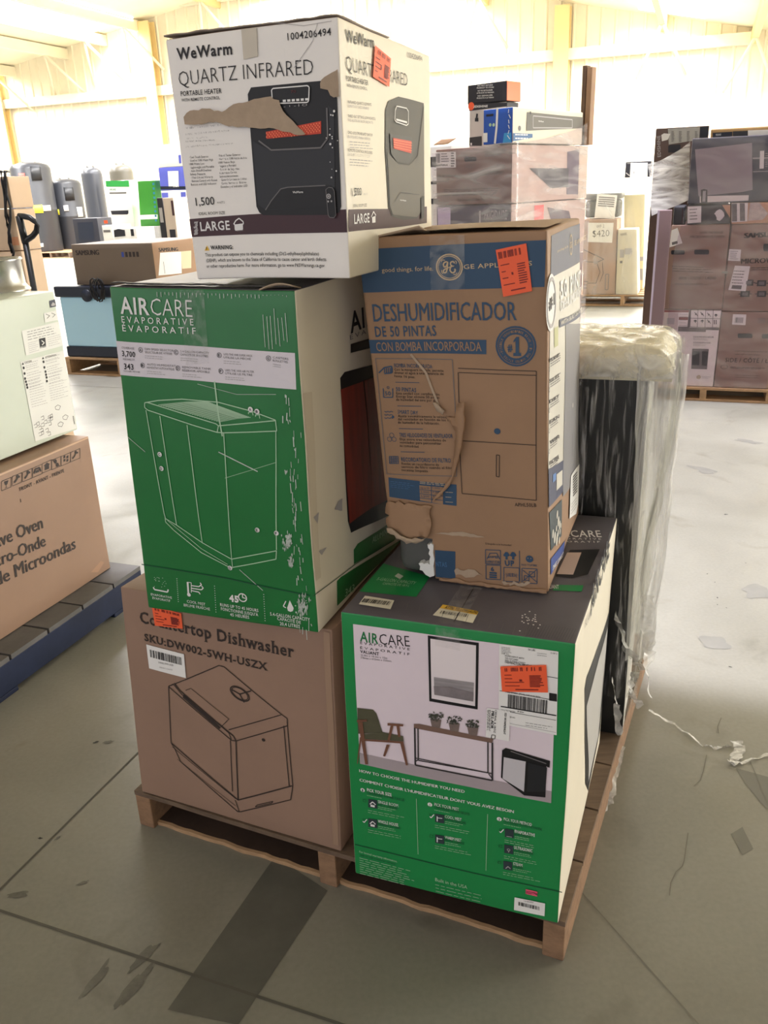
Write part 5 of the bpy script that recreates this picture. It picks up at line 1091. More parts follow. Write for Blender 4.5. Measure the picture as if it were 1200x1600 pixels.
for k, (x, y) in enumerate([(22, 815), (60, 798), (97, 783), (133, 768), (167, 752), (200, 740), (235, 726), (268, 712)]):
    s = 17; sk = .42
    R.line([Z7(x-s, y-s+s*sk), Z7(x+s, y-s-s*sk), Z7(x+s, y+s-s*sk), Z7(x-s, y+s+s*sk)], .0018, INKB, 2, closed=True)
    if k == 0: R.poly([Z7(x-8, y-9), Z7(x+8, y-14), Z7(x+4, y), Z7(x+1, y+3), Z7(x+1, y+11), Z7(x+7, y+10), Z7(x-6, y+15), Z7(x-1, y+11), Z7(x-1, y+4), Z7(x-6, y+2)], INKB)
    elif k in (1, 2, 7): R.line([Z7(x-10, y+12), Z7(x-2, y+2), Z7(x+2, y-8), Z7(x+10, y-10)], .006, INKB, 2); R.disc(Z7(x+2, y-10), .006, INKB)
    elif k == 3: R.line([Z7(x-12, y+10), Z7(x-8, y-6), Z7(x+8, y-12), Z7(x+12, y+2)], .006, INKB, 2); R.poly([Z7(x-7, y-1), Z7(x+6, y-6), Z7(x+6, y+4), Z7(x-7, y+9)], INKB)
    elif k == 4: R.poly([Z7(x-11, y-2), Z7(x, y-14), Z7(x+11, y-9), Z7(x+8, y-6), Z7(x+8, y+8), Z7(x-8, y+14), Z7(x-8, y)], INKB)
    elif k == 5: R.disc(Z7(x-3, y-6), .007, INKB); R.disc(Z7(x+4, y+6), .007, INKB); R.line([Z7(x-12, y-10), Z7(x+12, y+10)], .003, INKB, 2)
    else: [R.poly([Z7(x+a-3, y+b-4), Z7(x+a+4, y+b-7), Z7(x+a+4, y+b+2), Z7(x+a-3, y+b+5)], INKB) for a in (-6, 5) for b in (-7, 5)]
R.line([Z7(72, 868), Z7(74, 880)], .003, INKB); R.poly([Z7(325, 1130), Z7(360, 1090), Z7(372, 1095), Z7(350, 1130)], mat('tan_stain', srgb(168, 132, 106), .6), 1)
R.quad(('u', .0, .996), ('u', .996, .996), ('u', .996, .985), ('u', .0, .985), mat('edge_tape_light', srgb(198, 164, 136), .3, coat=.4), 1)
B.mb.build('carton', t, weld=.0004)
# pale green-white appliance lying on the carton
N0 = onpl(122, 671, M0+DL*.02, DL); zN = Mt.z+.010; N0 = onz(122, 671, zN)
Nt = onpl(97, 452, N0, DL); NH = Nt.z-zN
PALEG = mat('pale_painted_steel', srgb(206, 214, 200), .3, var=.03, scale=2, spec=.5)
B = Carton(upright(N0, NH, .85, .5), bulge=.0, crump=.0003, r=.006, seed=9); R = B.face['right']
B.shell({'*': PALEG}, 6)
t = thing('appliance', B.base(), 'pale green-white metal appliance with pasted instruction sheets, standing on the microwave oven carton', 'appliance')
B.mb.build('housing', t, weld=.0004)
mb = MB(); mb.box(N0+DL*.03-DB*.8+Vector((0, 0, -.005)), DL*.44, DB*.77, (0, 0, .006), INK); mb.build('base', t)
SHEET = mat('instruction_sheet', srgb(226, 226, 220), .45)
mb = MB(); R.quad(Z7(76, 268), Z7(216, 232), Z7(226, 320), Z7(92, 356), SHEET, 2, mb); R.quad(Z7(138, 296), Z7(160, 291), Z7(163, 325), Z7(141, 330), INK, 3, mb, 1); R.line([Z7(146, 302), Z7(156, 310), Z7(148, 318)], .003, SHEET, 4, mb)
R.text('ENERGY STAR', Z7(141, 329), Z7(162, 324), Z7(141, 325), SHEET, .02, 4, mb); R.rules(Z7(95, 272), Z7(205, 246), Z7(98, 300), 4, GREY, .0016, 3, mb); R.rules(Z7(98, 312), Z7(135, 302), Z7(102, 346), 6, LGREY, .0013, 3, mb); R.rules(Z7(168, 292), Z7(216, 280), Z7(172, 322), 5, LGREY, .0013, 3, mb); mb.build('instruction_sheet', t)
mb = MB(); R.quad(Z7(72, 378), Z7(226, 338), Z7(272, 616), Z7(125, 662), SHEET, 2, mb)
R.text('CAUTION', Z7(86, 384), Z7(112, 378), Z7(86, 378), GREY, .02, 3, mb); R.text('ATTENTION', Z7(160, 366), Z7(200, 357), Z7(160, 359), GREY, .02, 3, mb)
for i, (x, y) in enumerate([(80, 386), (83, 400), (86, 420), (88, 438), (91, 449), (94, 460), (96, 470), (152, 366), (154, 378), (157, 398), (161, 413), (163, 424), (165, 434), (166, 447)]):
    (R.poly([Z7(x-4, y+3), Z7(x, y-6), Z7(x+4, y+2)], INK, 3, mb) if i in (0, 7) else R.disc(Z7(x, y), .0045, INK, 3, mb)); R.rules(Z7(x+8, y), Z7(x+62, y-15), Z7(x+9, y+8), 2, LGREY, .0016, 3, mb)
R.rules(Z7(102, 478), Z7(160, 463), Z7(112, 540), 8, LGREY, .0013, 3, mb); R.rules(Z7(172, 458), Z7(240, 441), Z7(180, 516), 8, LGREY, .0013, 3, mb)
for k in range(16): x, y = 118+random.random()*70, 560+random.random()*75; R.line([Z7(x, y), Z7(x+10, y-6), Z7(x+12, y+6), Z7(x+3, y+9)], .0016, GREY, 3, mb)
for x, y in ((205, 540), (215, 600), (232, 575)): R.line([Z7(x-10, y), Z7(x, y-8), Z7(x+10, y-3), Z7(x+4, y+10), Z7(x-8, y+8)], .0016, GREY, 3, mb, closed=True)
R.bars(Z7(258, 572), Z7(267, 600), INK, 3, mb, 8); mb.build('instruction_sheet', t)
mb = MB(); R.quad(Z7(175, 160), Z7(199, 154), Z7(202, 180), Z7(178, 185), mat('dark_badge', (.05, .055, .08), .4), 2, mb); R.poly([Z7(181, 175), Z7(187, 165), Z7(195, 170), Z7(195, 177), Z7(183, 179)], LGREY, 3, mb); mb.build('badge', t)
mb = MB(); R.quad(Z7(155, 205), Z7(200, 194), Z7(207, 228), Z7(160, 238), SHEET, 2, mb); [R.line([Z7(x, 200-(x-160)*.2+8), Z7(x+14, 214-(x-160)*.2), Z7(x+4, 224-(x-160)*.2)], .0018, GREY, 3, mb) for x in (162, 182)]; mb.build('instruction_sheet', t)
# steel collar standing on it
STEEL = mat('brushed_steel', (.50, .50, .48), .32, metal=1, var=.15, scale=12)
rc = onz(-20, 458, Nt.z)+DB*.06; rr = .085
mb = MB(); mb.lathe(Vector((rc.x, rc.y, Nt.z+.001)), [(rr+.014, 0), (rr+.014, .004), (rr+.006, .012), (rr, .022), (rr-.002, .095), (rr+.004, .101), (rr, .106), (rr-.006, .100), (rr-.008, .05), (rr+.0, .01)], STEEL, 48)
o = mb.build('steel_collar'); tag(o, 'round steel duct collar with a flared base on top of the pale metal appliance', 'collar')
# tall stack of cartons behind them, with cords, and a hand truck beside it
Zb = zoomer(0, 240, 4)
DIST = 4.2; S0 = atdist(44, 452, DIST); S0.z = 0; sx = atdist(11, 275, DIST); topz = sx.z
def seam(py): d = onpl(11+(py-275)*.19, py, S0, DB); return d.z
zs = [0, .62, seam(392), seam(326), topz]
TANW = mat('pale_tan_board', srgb(214, 186, 156), .55, var=.05, scale=4)
lb = ('pale tan carton at the floor in the stack on the far left', 'pale tan carton second from the floor on the far left stack', 'pale tan carton third from the floor, with an orange tinted label', 'topmost pale tan carton of the far left stack, black cords hanging over it')
stack_top = None
for i in range(4):
    P = Vector((S0.x, S0.y, zs[i]+.002)); h = zs[i+1]-zs[i]-.004; Zh = Vector((0, 0, h)); l = P+DL*.7
    B = Carton([[[l, l+Zh], [l+DB*.14, l+DB*.14+Zh]], [[P, P+Zh], [P+DB*.14, P+DB*.14+Zh]]], seed=20+i); F = B.face['front']; B.shell({'*': TANW}, 6)
    t = thing('carton', B.base(), lb[i], 'box', 'pale tan cartons on the far left')
    if i == 2: F.quad(Zb(52, 522), Zb(128, 520), Zb(135, 572), Zb(58, 575), mat('peach_label', srgb(226, 160, 120), .5), 1)
    B.mb.build('carton_body', t, weld=.0004)
mb = MB()
for k in range(3):
    xs_ = 4+k*3; pts = [onpl(xs_+random.uniform(-3, 3)+j*1.3, 268+j*(14+k*2), S0-DB*.02, DB) for j in range(9)]; pts = [onpl(xs_+4, 268, S0+DB*.1, DB)]+pts; mb.tube(pts, .006, INK, 6)
o = mb.build('power_cord'); tag(o, 'black cords hanging down the front of the far left carton stack', 'cord')
HB = mat('black_tube', (.012, .013, .016), .35)
hp = lambda x, y: onpl(*Zb(x, y), S0-DB*.14-DL*.03, DB)
t = thing('hand_truck', Vector((S0.x, S0.y, 0))-DB*.08-DL*.06, 'black hand truck with a D-shaped loop handle beside the far left cartons', 'hand truck')
mb = MB(); mb.tube([hp(118, 390), hp(150, 392), hp(185, 400), hp(215, 420), hp(232, 450), hp(228, 485), hp(205, 515), hp(170, 538), hp(155, 550)], .013, HB, 10); mb.build('handle', t)
b0 = hp(118, 390); b1 = hp(160, 560)
mb = MB(); mb.tube([b0, b1], .016, HB, 10); q0 = Vector((b1.x, b1.y, .02)); mb.tube([b1, q0], .014, HB, 10); mb.build('frame', t)
mb = MB(); mb.box(q0-DL*.0-DB*.02, -DL*.06+DB*0, -DB*.18, (0, 0, .008), HB); mb.build('toe_plate', t)
mb = MB(); w0 = q0+DB*.14+DL*.12+Vector((0, 0, .09)); mb.tube([w0, w0+DL*.03], .085, INK, 20); mb.build('wheel', t)

# ================================================================== cooler with a pale blue front, tan carton on it, on its pallet
T0 = onz(106, 585, 0); PT = .15
pallet('wooden_pallet', T0-DL*0+(-DL)*-.0, -DL, DB, 1.1, 1.0, PT, 'light wooden pallet under the blue-fronted cabinet', (WOOD, WOOD, WOOD), 6, 3, seed=8)
TP = T0+DB*.02
tl, bl = onpl(96, 447, TP, DB), onpl(105, 553, TP, DB); th = tl.z-PT-.004
TEAL = mat('pale_blue_gloss', srgb(168, 210, 230), .18, coat=.5); NAVY = mat('dark_navy_plastic', srgb(26, 32, 46), .4)
P = Vector((bl.x, bl.y, PT+.002)); TW_ = .98
t = thing('cabinet', P-DL*TW_/2+DB*.3, 'low cabinet with a dark lid and a glossy pale blue front, behind the green carton', 'cabinet')
mb = MB(); mb.box(P, -DL*TW_, DB*.55, (0, 0, th*.15), NAVY); mb.build('base', t, bevel=.01)
mb = MB(); mb.box(P+Vector((0, 0, th*.15))-DL*.01+DB*.012, -DL*(TW_-.02), DB*.53, (0, 0, th*.70), TEAL); mb.build('body', t, bevel=.01)
mb = MB(); mb.box(P+Vector((0, 0, th*.85))-DB*.01+DL*.02, -DL*(TW_+.04), DB*.58, (0, 0, th*.15), NAVY); mb.build('lid', t, bevel=.012)
mb = MB(); hc = onpl(135, 462, TP-DB*.012, DB); mb.tube([hc+DB*.014, hc-DB*.004], .05, NAVY, 24); mb.build('handle', t)
SB = mat('samsung_board', srgb(112, 98, 84), .6, var=.04, scale=3)
zs0 = PT+th+.006
P = onpl(120, 441, TP+DB*.06, DB); P.z = zs0; Q = onpl(244, 433, TP+DB*.06, DB); Q.z = zs0; tp = onpl(113, 382, TP+DB*.06, DB); Zh = Vector((0, 0, tp.z-zs0))
B = Carton([[[P, P+Zh], [P+DB*.75, P+DB*.75+Zh]], [[Q, Q+Zh], [Q+DB*.75, Q+DB*.75+Zh]]], seed=31, r=.006); F = B.face['front']; R = B.face['right']; B.shell({'*': SB, 'right': KRAFT}, 8)
t = thing('carton', B.base(), 'wide tan electronics carton lying on the blue-fronted cabinet', 'box')
F.text('SAMSUNG', Zb(477, 635), Zb(620, 632), Zb(477, 605), INKB, .05); R.text('SAMSUNG', Zb(993, 613), Zb(1112, 608), Zb(993, 590), INKB, .05)
for k in range(5): F.rect(('u', .62+.045*k, .80), ('u', .65+.045*k, .68), INKB if k else mat('blue_icon_ink', srgb(50, 70, 150), .5), 2)
R.quad(Zb(1000, 620), Zb(1130, 612), Zb(1135, 748), Zb(990, 762), PAPER, 2); R.quad(Zb(1128, 612), Zb(1195, 606), Zb(1195, 715), Zb(1138, 720), mat('cream_print', srgb(222, 202, 168), .5), 1); R.line([Zb(1020, 675), Zb(1030, 750)], .006, GREY, 3)
B.mb.build('carton_body', t, weld=.0004)
mb = MB(); cc = onpl(155, 452, TP-DB*.015, DB)
for k in range(5):
    a = k*1.3; mb.tube([cc+(-DL)*(.02*(k-2)+.045*math.cos(a+j*.55)*(1+.4*noise.noise(Vector((k, j*.4, 0)))))+Vector((0, 0, .085*math.sin(a+j*.55)*(1+.4*noise.noise(Vector((k, j*.4, 5))))))-DB*(.004+.008*k) for j in range(10)], .006, INK, 6)
o = mb.build('power_cord'); tag(o, 'tangled black cord bundle hanging on the lid of the blue-fronted cabinet', 'cord')

# ================================================================== the far wall's rows: water heaters and cartons
TANK = mat('grey_enamel_tank', srgb(52, 54, 60), .38, var=.05, scale=2, spec=.5); TANK2 = mat('blue_grey_enamel_tank', srgb(74, 82, 100), .35, spec=.5); BLACKP = mat('black_plastic', (.015, .016, .02), .4)
YEL = mat('yellow_energy_label', (.85, .75, .05), .5); REDL = mat('red_label', (.75, .08, .06), .5)
def heater(cx, top, bot, hw, dist, label, m, z0=0, deco=()):
    B0 = atdist(cx+(bot-top)*.17, bot, dist); c = Vector((B0.x, B0.y, z0)); T_ = onpl(cx, top, c, DB); r = hw/FPX*B0.length; h = T_.z-z0
    t = thing('water_heater', c, label, 'water heater', 'water heaters by the back wall')
    mb = MB(); mb.lathe(c, [(r*.3, 0), (r*.97, .0), (r, .03), (r, h*.46), (r*1.012, h*.465), (r*1.012, h*.48), (r, h*.485), (r, h*.93), (r*.9, h*.97), (r*.5, h), (0.001, h)], m, 48); mb.build('tank', t)
    vdir = (EYE-c); vdir.z = 0; a0 = math.atan2(vdir.y, vdir.x)
    for nm, da, w, za, zb, mm in deco:
        mb = MB(); mb.sheet(lambda u, v: c+Vector(((r+.012)*math.cos(a0+da+w*(u-.5)), (r+.012)*math.sin(a0+da+w*(u-.5)), h*(za+(zb-za)*v))), 8, 1, mm); mb.build(nm, t, solid=.02)
    for s in (-1, 1): mb = MB(); mb.tube([c+Vector((s*r*.3, 0, h*.98)), c+Vector((s*r*.3, 0, h+.09))], .03, STEEL, 8); mb.build('pipe_nipple', t)
HD = 22.0; hz = .15
P = onz(48, 402, 0); P = atdist(48, 402, HD); P.z = 0
P = onz(50, 404, 0); HDn = P.y
pallet('wooden_pallet', P, -DL, DB, 1.25, 1.1, hz, 'dark-gapped wooden pallet under the tallest grey water heater', (WOOD, WOOD_D, WOOD), 5, 3, seed=11)
P2 = onz(76, 403, 0)
pallet('wooden_pallet', P-DL*1.35, -DL, DB, 1.2, 2.0, hz, 'wooden pallet under the second water heater, right of the tallest one', (WOOD, WOOD_D, WOOD), 5, 3, seed=12)
heater(46, 254, 401, 26, HDn+.55, 'tallest grey water heater with a yellow energy label, in front of the back wall', TANK, hz, (('control_panel', .25, .5, .80, .95, BLACKP), ('warning_label', -.45, .3, .80, .88, REDL), ('paper_label', -.4, .35, .77, .80, PAPER), ('energy_label', .05, .45, .44, .53, YEL), ('paper_label', .5, .4, .46, .52, PAPER), ('drain_valve', -.1, .2, .06, .1, PAPER)))
heater(100, 280, 397, 20, HDn+1.3, 'shorter grey water heater with a black control panel, right of the tallest one', TANK, hz, (('control_panel', .15, .6, .70, .88, BLACKP), ('paper_label', -.2, .3, .55, .63, PAPER), ('paper_label', .7, .4, .46, .60, PAPER), ('energy_label', -.9, .3, .5, .58, YEL)))
heater(19, 274, 396, 9, HDn+1.6, 'slim blue-grey water heater partly behind the far left cartons', TANK2, 0)
heater(139, 262, 390, 14, HDn-4.0, 'grey water heater standing behind the small black cabinet', TANK, 0)
heater(184, 258, 380, 16, HDn-4.5, 'grey water heater rising behind the big white carton', mat('olive_grey_tank', srgb(78, 74, 64), .4), 0)
def bgbox(name, label, cat, TL, TR, BR, BL, dist, depth, mats, z0=None, al=None, group=None, n=4, flat=True, seed=0, db=None, pl=None, part='carton_body'):
    """a carton seen front on: its four front corners in the upright plane at a distance down the hall"""
    D_, B_ = (al, db) if al else (DL, DB)
    P0 = pl if pl is not None else atdist(*BL, dist)
    nn = Vector((-D_.y, D_.x, 0))
    g = [onpl(p[0], p[1], P0, nn) for p in (BL, BR, TL, TR)]
    if z0 is not None:
        for a, b in ((0, 2), (1, 3)): g[a] = Vector((g[b].x, g[b].y, z0)) if (g[a].z-z0) > .05 else Vector((g[a].x, g[a].y, z0))
    zb = (g[0].z+g[1].z)/2 if z0 is None else z0; g[0].z = zb; g[1].z = zb
    zt_ = (g[2].z+g[3].z)/2
    if flat: g[2].z = zt_; g[3].z = zt_
    d = B_*depth
    B = Carton([[[g[0], g[2]], [g[0]+d, g[2]+d]], [[g[1], g[3]], [g[1]+d, g[3]+d]]], bulge=.002, crump=.001, r=.006, seed=seed)
    B.shell(mats, n); t = thing(name, B.base(), label, cat, group)
    return B, t
def done(B, t, part='carton_body'): return B.mb.build(part, t, weld=.0004)
WB = mat('white_carton', srgb(236, 234, 230), .5); VIO = mat('violet_blue_print', srgb(92, 100, 196), .5); DK = mat('dark_print', (.02, .02, .028), .45)
B, t = bgbox('cabinet', 'small black cabinet standing in front of a grey water heater', 'cabinet', Zb(452, 410), Zb(605, 400), Zb(620, 560), Zb(465, 560), 17.5, .5, {'*': DK}, 0); B.face['front'].poly([Zb(485, 430), Zb(580, 428), Zb(590, 540), Zb(495, 540)], NAVY, 4); done(B, t, 'housing')
B, t = bgbox('carton', 'big white carton with a bright green band and a dark handle slot', 'box', Zb(660, 170), Zb(806, 168), Zb(866, 520), Zb(640, 520), 15.5, 1.0, {'*': WB}, 0); F = B.face['front']
F.quad(Zb(660, 170), Zb(806, 168), Zb(808, 207), Zb(662, 207), mat('bright_green_print', srgb(52, 160, 74), .5), 3, clamp=False); F.text('AIRCARE', Zb(686, 230), Zb(725, 230), Zb(686, 218), AG, .02, 3); F.quad(Zb(685, 242), Zb(790, 240), Zb(790, 250), Zb(685, 252), GREY, 3); F.poly([Zb(692, 358), Zb(803, 354), Zb(803, 374), Zb(796, 380), Zb(700, 381)], DK, 3); done(B, t)
B, t = bgbox('carton', 'low grey and black carton under the green carton near the back wall', 'box', Zb(865, 458), Zb(985, 452), Zb(990, 520), Zb(870, 520), 15.0, .5, {'*': mat('grey_carton', srgb(180, 178, 176), .5)}, 0); B.face['front'].poly([Zb(870, 485), Zb(935, 480), Zb(937, 515), Zb(872, 515)], DK, 4); done(B, t)
LOWTOP = B.c[0][0][1].z
B, t = bgbox('carton', 'green carton with blue tape specks, beside the big white carton by the back wall', 'box', Zb(858, 168), Zb(965, 172), Zb(985, 450), Zb(880, 455), 15.0, .5, {'*': mat('leaf_green_print', srgb(52, 130, 40), .5)}, LOWTOP+.004); F = B.face['front']
F.quad(Zb(874, 384), Zb(985, 380), Zb(986, 408), Zb(876, 412), WB, 4, clamp=False)
for k in range(9): F.rect(('u', .88, .95-.1*k), ('u', .99, .90-.1*k), mat('blue_tape', srgb(40, 120, 150), .5), 5, n=1)
done(B, t)
B, t = bgbox('carton', 'small white carton with an orange sticker, in front of the big white carton', 'box', Zb(636, 450), Zb(700, 448), Zb(715, 540), Zb(640, 540), 14.6, .5, {'*': WB}, 0); F = B.face['front']; F.rect(Zb(645, 478), Zb(692, 492), GREY, 4, n=1)
mb = MB(); F.quad(Zb(648, 418), Zb(672, 416), Zb(675, 436), Zb(652, 438), ORANGE, 3, mb, 1, clamp=False); done(B, t); mb.build('orange_sticker', t)
B, t = bgbox('carton', 'white carton with a round dark appliance picture, behind the wide tan carton', 'box', Zb(705, 470), Zb(850, 465), Zb(855, 540), Zb(712, 540), 14.4, .5, {'*': WB}, 0); F = B.face['front']; F.poly([Zb(712, 480), Zb(740, 470), Zb(780, 478), Zb(785, 515), Zb(716, 522)], DK, 4); F.rect(Zb(815, 472), Zb(840, 515), DK, 4, n=1); done(B, t)
B, t = bgbox('carton', 'narrow black carton between the green carton and the tall tan one', 'box', Zb(978, 278), Zb(1012, 276), Zb(1035, 525), Zb(990, 525), 13.5, .4, {'*': DK}, 0); F = B.face['front']; F.rect(('u', .2, .9), ('u', .8, .75), LGREY, 4, n=1); F.rect(('u', .3, .42), ('u', .9, .3), PAPER, 4, n=1); F.rect(('u', .6, .33), ('u', .95, .22), ORANGE, 5, n=1); done(B, t)
B, t = bgbox('carton', 'tall tan carton with a dark picture strip, right of the narrow black carton', 'box', Zb(1015, 274), Zb(1082, 278), Zb(1110, 520), Zb(1040, 520), 13.3, .4, {'*': mat('pale_carton', srgb(196, 180, 166), .5)}, 0); F = B.face['front']; F.rect(('u', .3, .68), ('u', .85, .06), DK, 4); F.rect(('u', .75, .97), ('u', .97, .82), MAROON, 4, n=1); done(B, t)
zb_ = [(0, None)]; lab = ('violet and white carton second from the top, beside the heater carton', 'violet and white carton below, half hidden by the white heater carton')
B2, t2 = bgbox('carton', lab[1], 'box', Zb(1005, 232), Zb(1200, 225), Zb(1240, 520), Zb(1050, 520), 14.8, .6, {'*': WB}, 0, group='violet and white cartons'); F = B2.face['front']; F.quad(Zb(1010, 245), Zb(1160, 240), Zb(1165, 362), Zb(1025, 370), VIO, 4); F.quad(Zb(1050, 225), Zb(1130, 225), Zb(1132, 300), Zb(1055, 302), WB, 5); done(B2, t2)
ztop = B2.c[0][0][1].z+.004
B1, t1 = bgbox('carton', lab[0], 'box', Zb(988, 88), Zb(1160, 80), Zb(1190, 225), Zb(1005, 232), 14.8, .6, {'*': VIO}, ztop, pl=B2.c[0][0][1], group='violet and white cartons'); F = B1.face['front']; F.quad(Zb(1048, 110), Zb(1115, 108), Zb(1118, 208), Zb(1055, 210), WB, 4); F.quad(Zb(1000, 205), Zb(1160, 205), Zb(1160, 222), Zb(1003, 225), NAVY, 4); done(B1, t1)
B0, t0 = bgbox('carton', 'white carton with a violet mark on top of the violet ones, beside the heater carton', 'box', Zb(1010, -60), Zb(1175, -60), Zb(1185, 80), Zb(990, 87), 14.8, .6, {'*': WB}, B1.c[0][0][1].z+.004, pl=B2.c[0][0][1], group='violet and white cartons'); B0.face['front'].quad(Zb(1115, 10), Zb(1130, 8), Zb(1134, 60), Zb(1120, 62), VIO, 4); done(B0, t0)

# ================================================================== right background: the wrapped tower seen on its corner
Z6 = zoomer(655, 110, 4.2857)
TA, TB = math.radians(139.3), math.radians(49.3); TL_, TBk = dirv(TA), dirv(TB)
TC = atdist(799, 318, 4.6)
def tower(name, label, cat, cx, zlo, zhi, wl, wr, mats, off=(0, 0), seed=0, group=None, n=6):
    P = Vector((TC.x, TC.y, zlo))+TL_*off[0]+TBk*off[1]; Zh = Vector((0, 0, zhi-zlo)); l = P+TL_*wl; d = TBk*wr
    B = Carton([[[l, l+Zh], [l+d, l+d+Zh]], [[P, P+Zh], [P+d, P+d+Zh]]], bulge=.002, crump=.001, r=.005, seed=seed); B.shell(mats, n)
    return B, thing(name, B.base(), label, cat, group)
nT = Vector((-TL_.y, TL_.x, 0))
zt = onpl(795, 226, TC, nT).z; zb = TC.z; wl = (onpl(676, 232, TC, nT)-onpl(795, 226, TC, nT)).length
nR = Vector((-TBk.y, TBk.x, 0)); wr = (onpl(918, 236, TC, nR)-Vector((TC.x, TC.y, TC.z))).length
wr = math.hypot(*(onpl(918, 260, TC, nR)-TC).xy)
BRT = mat('mauve_kraft_board', srgb(128, 102, 93), .6, var=.05, scale=4); GRT = mat('grey_tan_board', srgb(196, 176, 158), .55, var=.06, scale=3)
pallet('wooden_pallet', Vector((TC.x, TC.y, 0))+TL_*(wl+.05)-TBk*.05, -TL_, TBk, wl+.1, wr+.1, .14, 'wooden pallet under the wrapped tower of cartons, hidden behind the dehumidifier carton', (WOOD, WOOD, WOOD), 6, 3, seed=21)
z1 = .142; z2 = zb-.30
B, t = tower('carton', 'lowest brown carton of the wrapped tower behind the dehumidifier carton', 'box', 0, z1, z2-.003, wl, wr, {'*': BRT}, seed=50, group='wrapped tower cartons'); done(B, t)
B, t = tower('carton', 'dark grey carton with faint pictures under the mauve brown carton in the wrapped tower', 'box', 0, z2, zb-.003, wl, wr, {'*': mat('slate_grey_print', srgb(92, 90, 100), .5, var=.2, scale=9), 'right': GRT}, seed=51, group='wrapped tower cartons'); F = B.face['front']; R = B.face['right']
F.rect(('u', .02, .97), ('u', .2, .1), mat('pale_lavender_print', srgb(200, 190, 214), .5, var=.1, scale=20), 3); F.text('FRIGIDAIRE', ('u', .66, .75), ('u', .95, .75), ('u', .66, .9), LGREY, .02, 3); F.line([('u', .6, .9), ('u', .6, .05)], .01, LGREY, 3); F.disc(('u', .35, .5), .06, LGREY, 3, r0=.05); R.rect(('u', .28, .95), ('u', .4, .7), REDL, 3); R.poly([('u', .45, .9), ('u', .75, .8), ('u', .85, .3), ('u', .6, .2)], MAROON, 3); done(B, t)
B, t = tower('carton', 'mauve brown microwave carton with a hand hole, topmost large one of the wrapped tower', 'box', 0, zb, zt, wl, wr, {'*': BRT, 'right': GRT}, seed=52, group='wrapped tower cartons'); F = B.face['front']; R = B.face['right']
F.poly([Z6(303, 583), Z6(312, 576), Z6(380, 580), Z6(386, 590), Z6(382, 608), Z6(310, 612), Z6(303, 603)], DK, 3); F.text('BLK/stainless', Z6(125, 716), Z6(290, 712), Z6(125, 700), INKB, .03); F.text('Professional use Microwave', Z6(330, 712), Z6(565, 684), Z6(330, 694), INKB, .0); F.rules(Z6(330, 690), Z6(560, 672), Z6(332, 706), 2, INKB, .003, 3); F.rules(Z6(165, 800), Z6(540, 790), Z6(165, 838), 4, INKB, .003, 3); F.text('For Household Use Only', Z6(260, 876), Z6(448, 870), Z6(260, 860), INKB, .02)
F.rules(Z6(440, 545), Z6(580, 530), Z6(442, 575), 3, GREY, .006, 3); F.rules(Z6(310, 635), Z6(395, 630), Z6(310, 650), 2, GREY, .003, 3)
R.poly([Z6(735, 655), Z6(1000, 655), Z6(995, 780), Z6(880, 790)], BODY2, 3); R.poly([Z6(990, 545), Z6(1070, 530), Z6(1062, 830), Z6(985, 830)], mat('dark_mauve_print', srgb(84, 70, 84), .5), 2); R.quad(Z6(1072, 500), Z6(1125, 490), Z6(1120, 860), Z6(1062, 860), mat('cream_carton_edge', srgb(214, 200, 172), .5), 2); done(B, t)
mb = MB(); F.quad(Z6(90, 548), Z6(247, 545), Z6(248, 650), Z6(95, 655), PAPER, 4, mb); F.bars(Z6(98, 560), Z6(142, 620), GREY, 5, mb, 12); F.rules(Z6(150, 560), Z6(205, 558), Z6(150, 610), 4, GREY, .005, 5, mb); F.rules(Z6(215, 555), Z6(240, 555), Z6(215, 640), 6, INK, .006, 5, mb); F.rules(Z6(98, 635), Z6(205, 630), Z6(98, 640), 2, INK, .003, 5, mb); mb.build('shipping_label', t)
# on top of the tower
ztt = zt+.006
hB = onpl(800, 167, TC, nT).z
off = (0.0, .0)
bw = (onpl(754, 168, TC, nT)-onpl(800, 167, TC, nT)).length
WHB = mat('ivory_carton', srgb(214, 208, 186), .5, var=.03, scale=4); COB = mat('cobalt_print', srgb(36, 84, 176), .45, var=.08, scale=6)
B, t = tower('heater_box', 'slim blue and ivory carton with a grey heater picture, on top of the wrapped tower', 'box', 0, ztt, hB, bw, wr*.90, {'*': WHB, 'front': COB, 'top': WHB}, seed=53); F = B.face['front']; R = B.face['right']
F.line([Z6(525, 248), Z6(520, 380), Z6(508, 490)], .012, WHITE, 3); F.rect(Z6(430, 420), Z6(458, 480), WHITE, 3, n=2); F.rect(Z6(450, 295), Z6(498, 306), NAVY, 3, n=2); F.disc(Z6(477, 365), .008, MINT, 3); F.disc(Z6(500, 365), .008, MINT, 3); F.poly([Z6(570, 420), Z6(618, 416), Z6(618, 485), Z6(560, 490)], mat('sky_blue_print', srgb(60, 150, 210), .5), 3)
for k in range(6): F.line([Z6(590+random.random()*25, 260+k*35), Z6(592+random.random()*22, 285+k*35)], .004, WHITE, 3)
R.quad(Z6(720, 280), Z6(1130, 318), Z6(1130, 385), Z6(715, 405), RB, 3); R.line([Z6(760, 305), Z6(1022, 330), Z6(1022, 385), Z6(760, 385)], .005, LGREY, 4, closed=True); R.text('WeWarm', Z6(795, 345), Z6(830, 348), Z6(795, 335), WHITE, .02, 4); R.poly([Z6(622, 420), Z6(757, 425), Z6(757, 450), Z6(622, 475)], mat('sky_blue_dark_print', srgb(44, 92, 140), .5), 3); R.disc(Z6(671, 388), .012, GREY, 3); R.disc(Z6(742, 285), .007, INK, 5); R.rules(Z6(640, 430), Z6(750, 432), Z6(640, 455), 2, WHITE, .006, 4)
done(B, t)

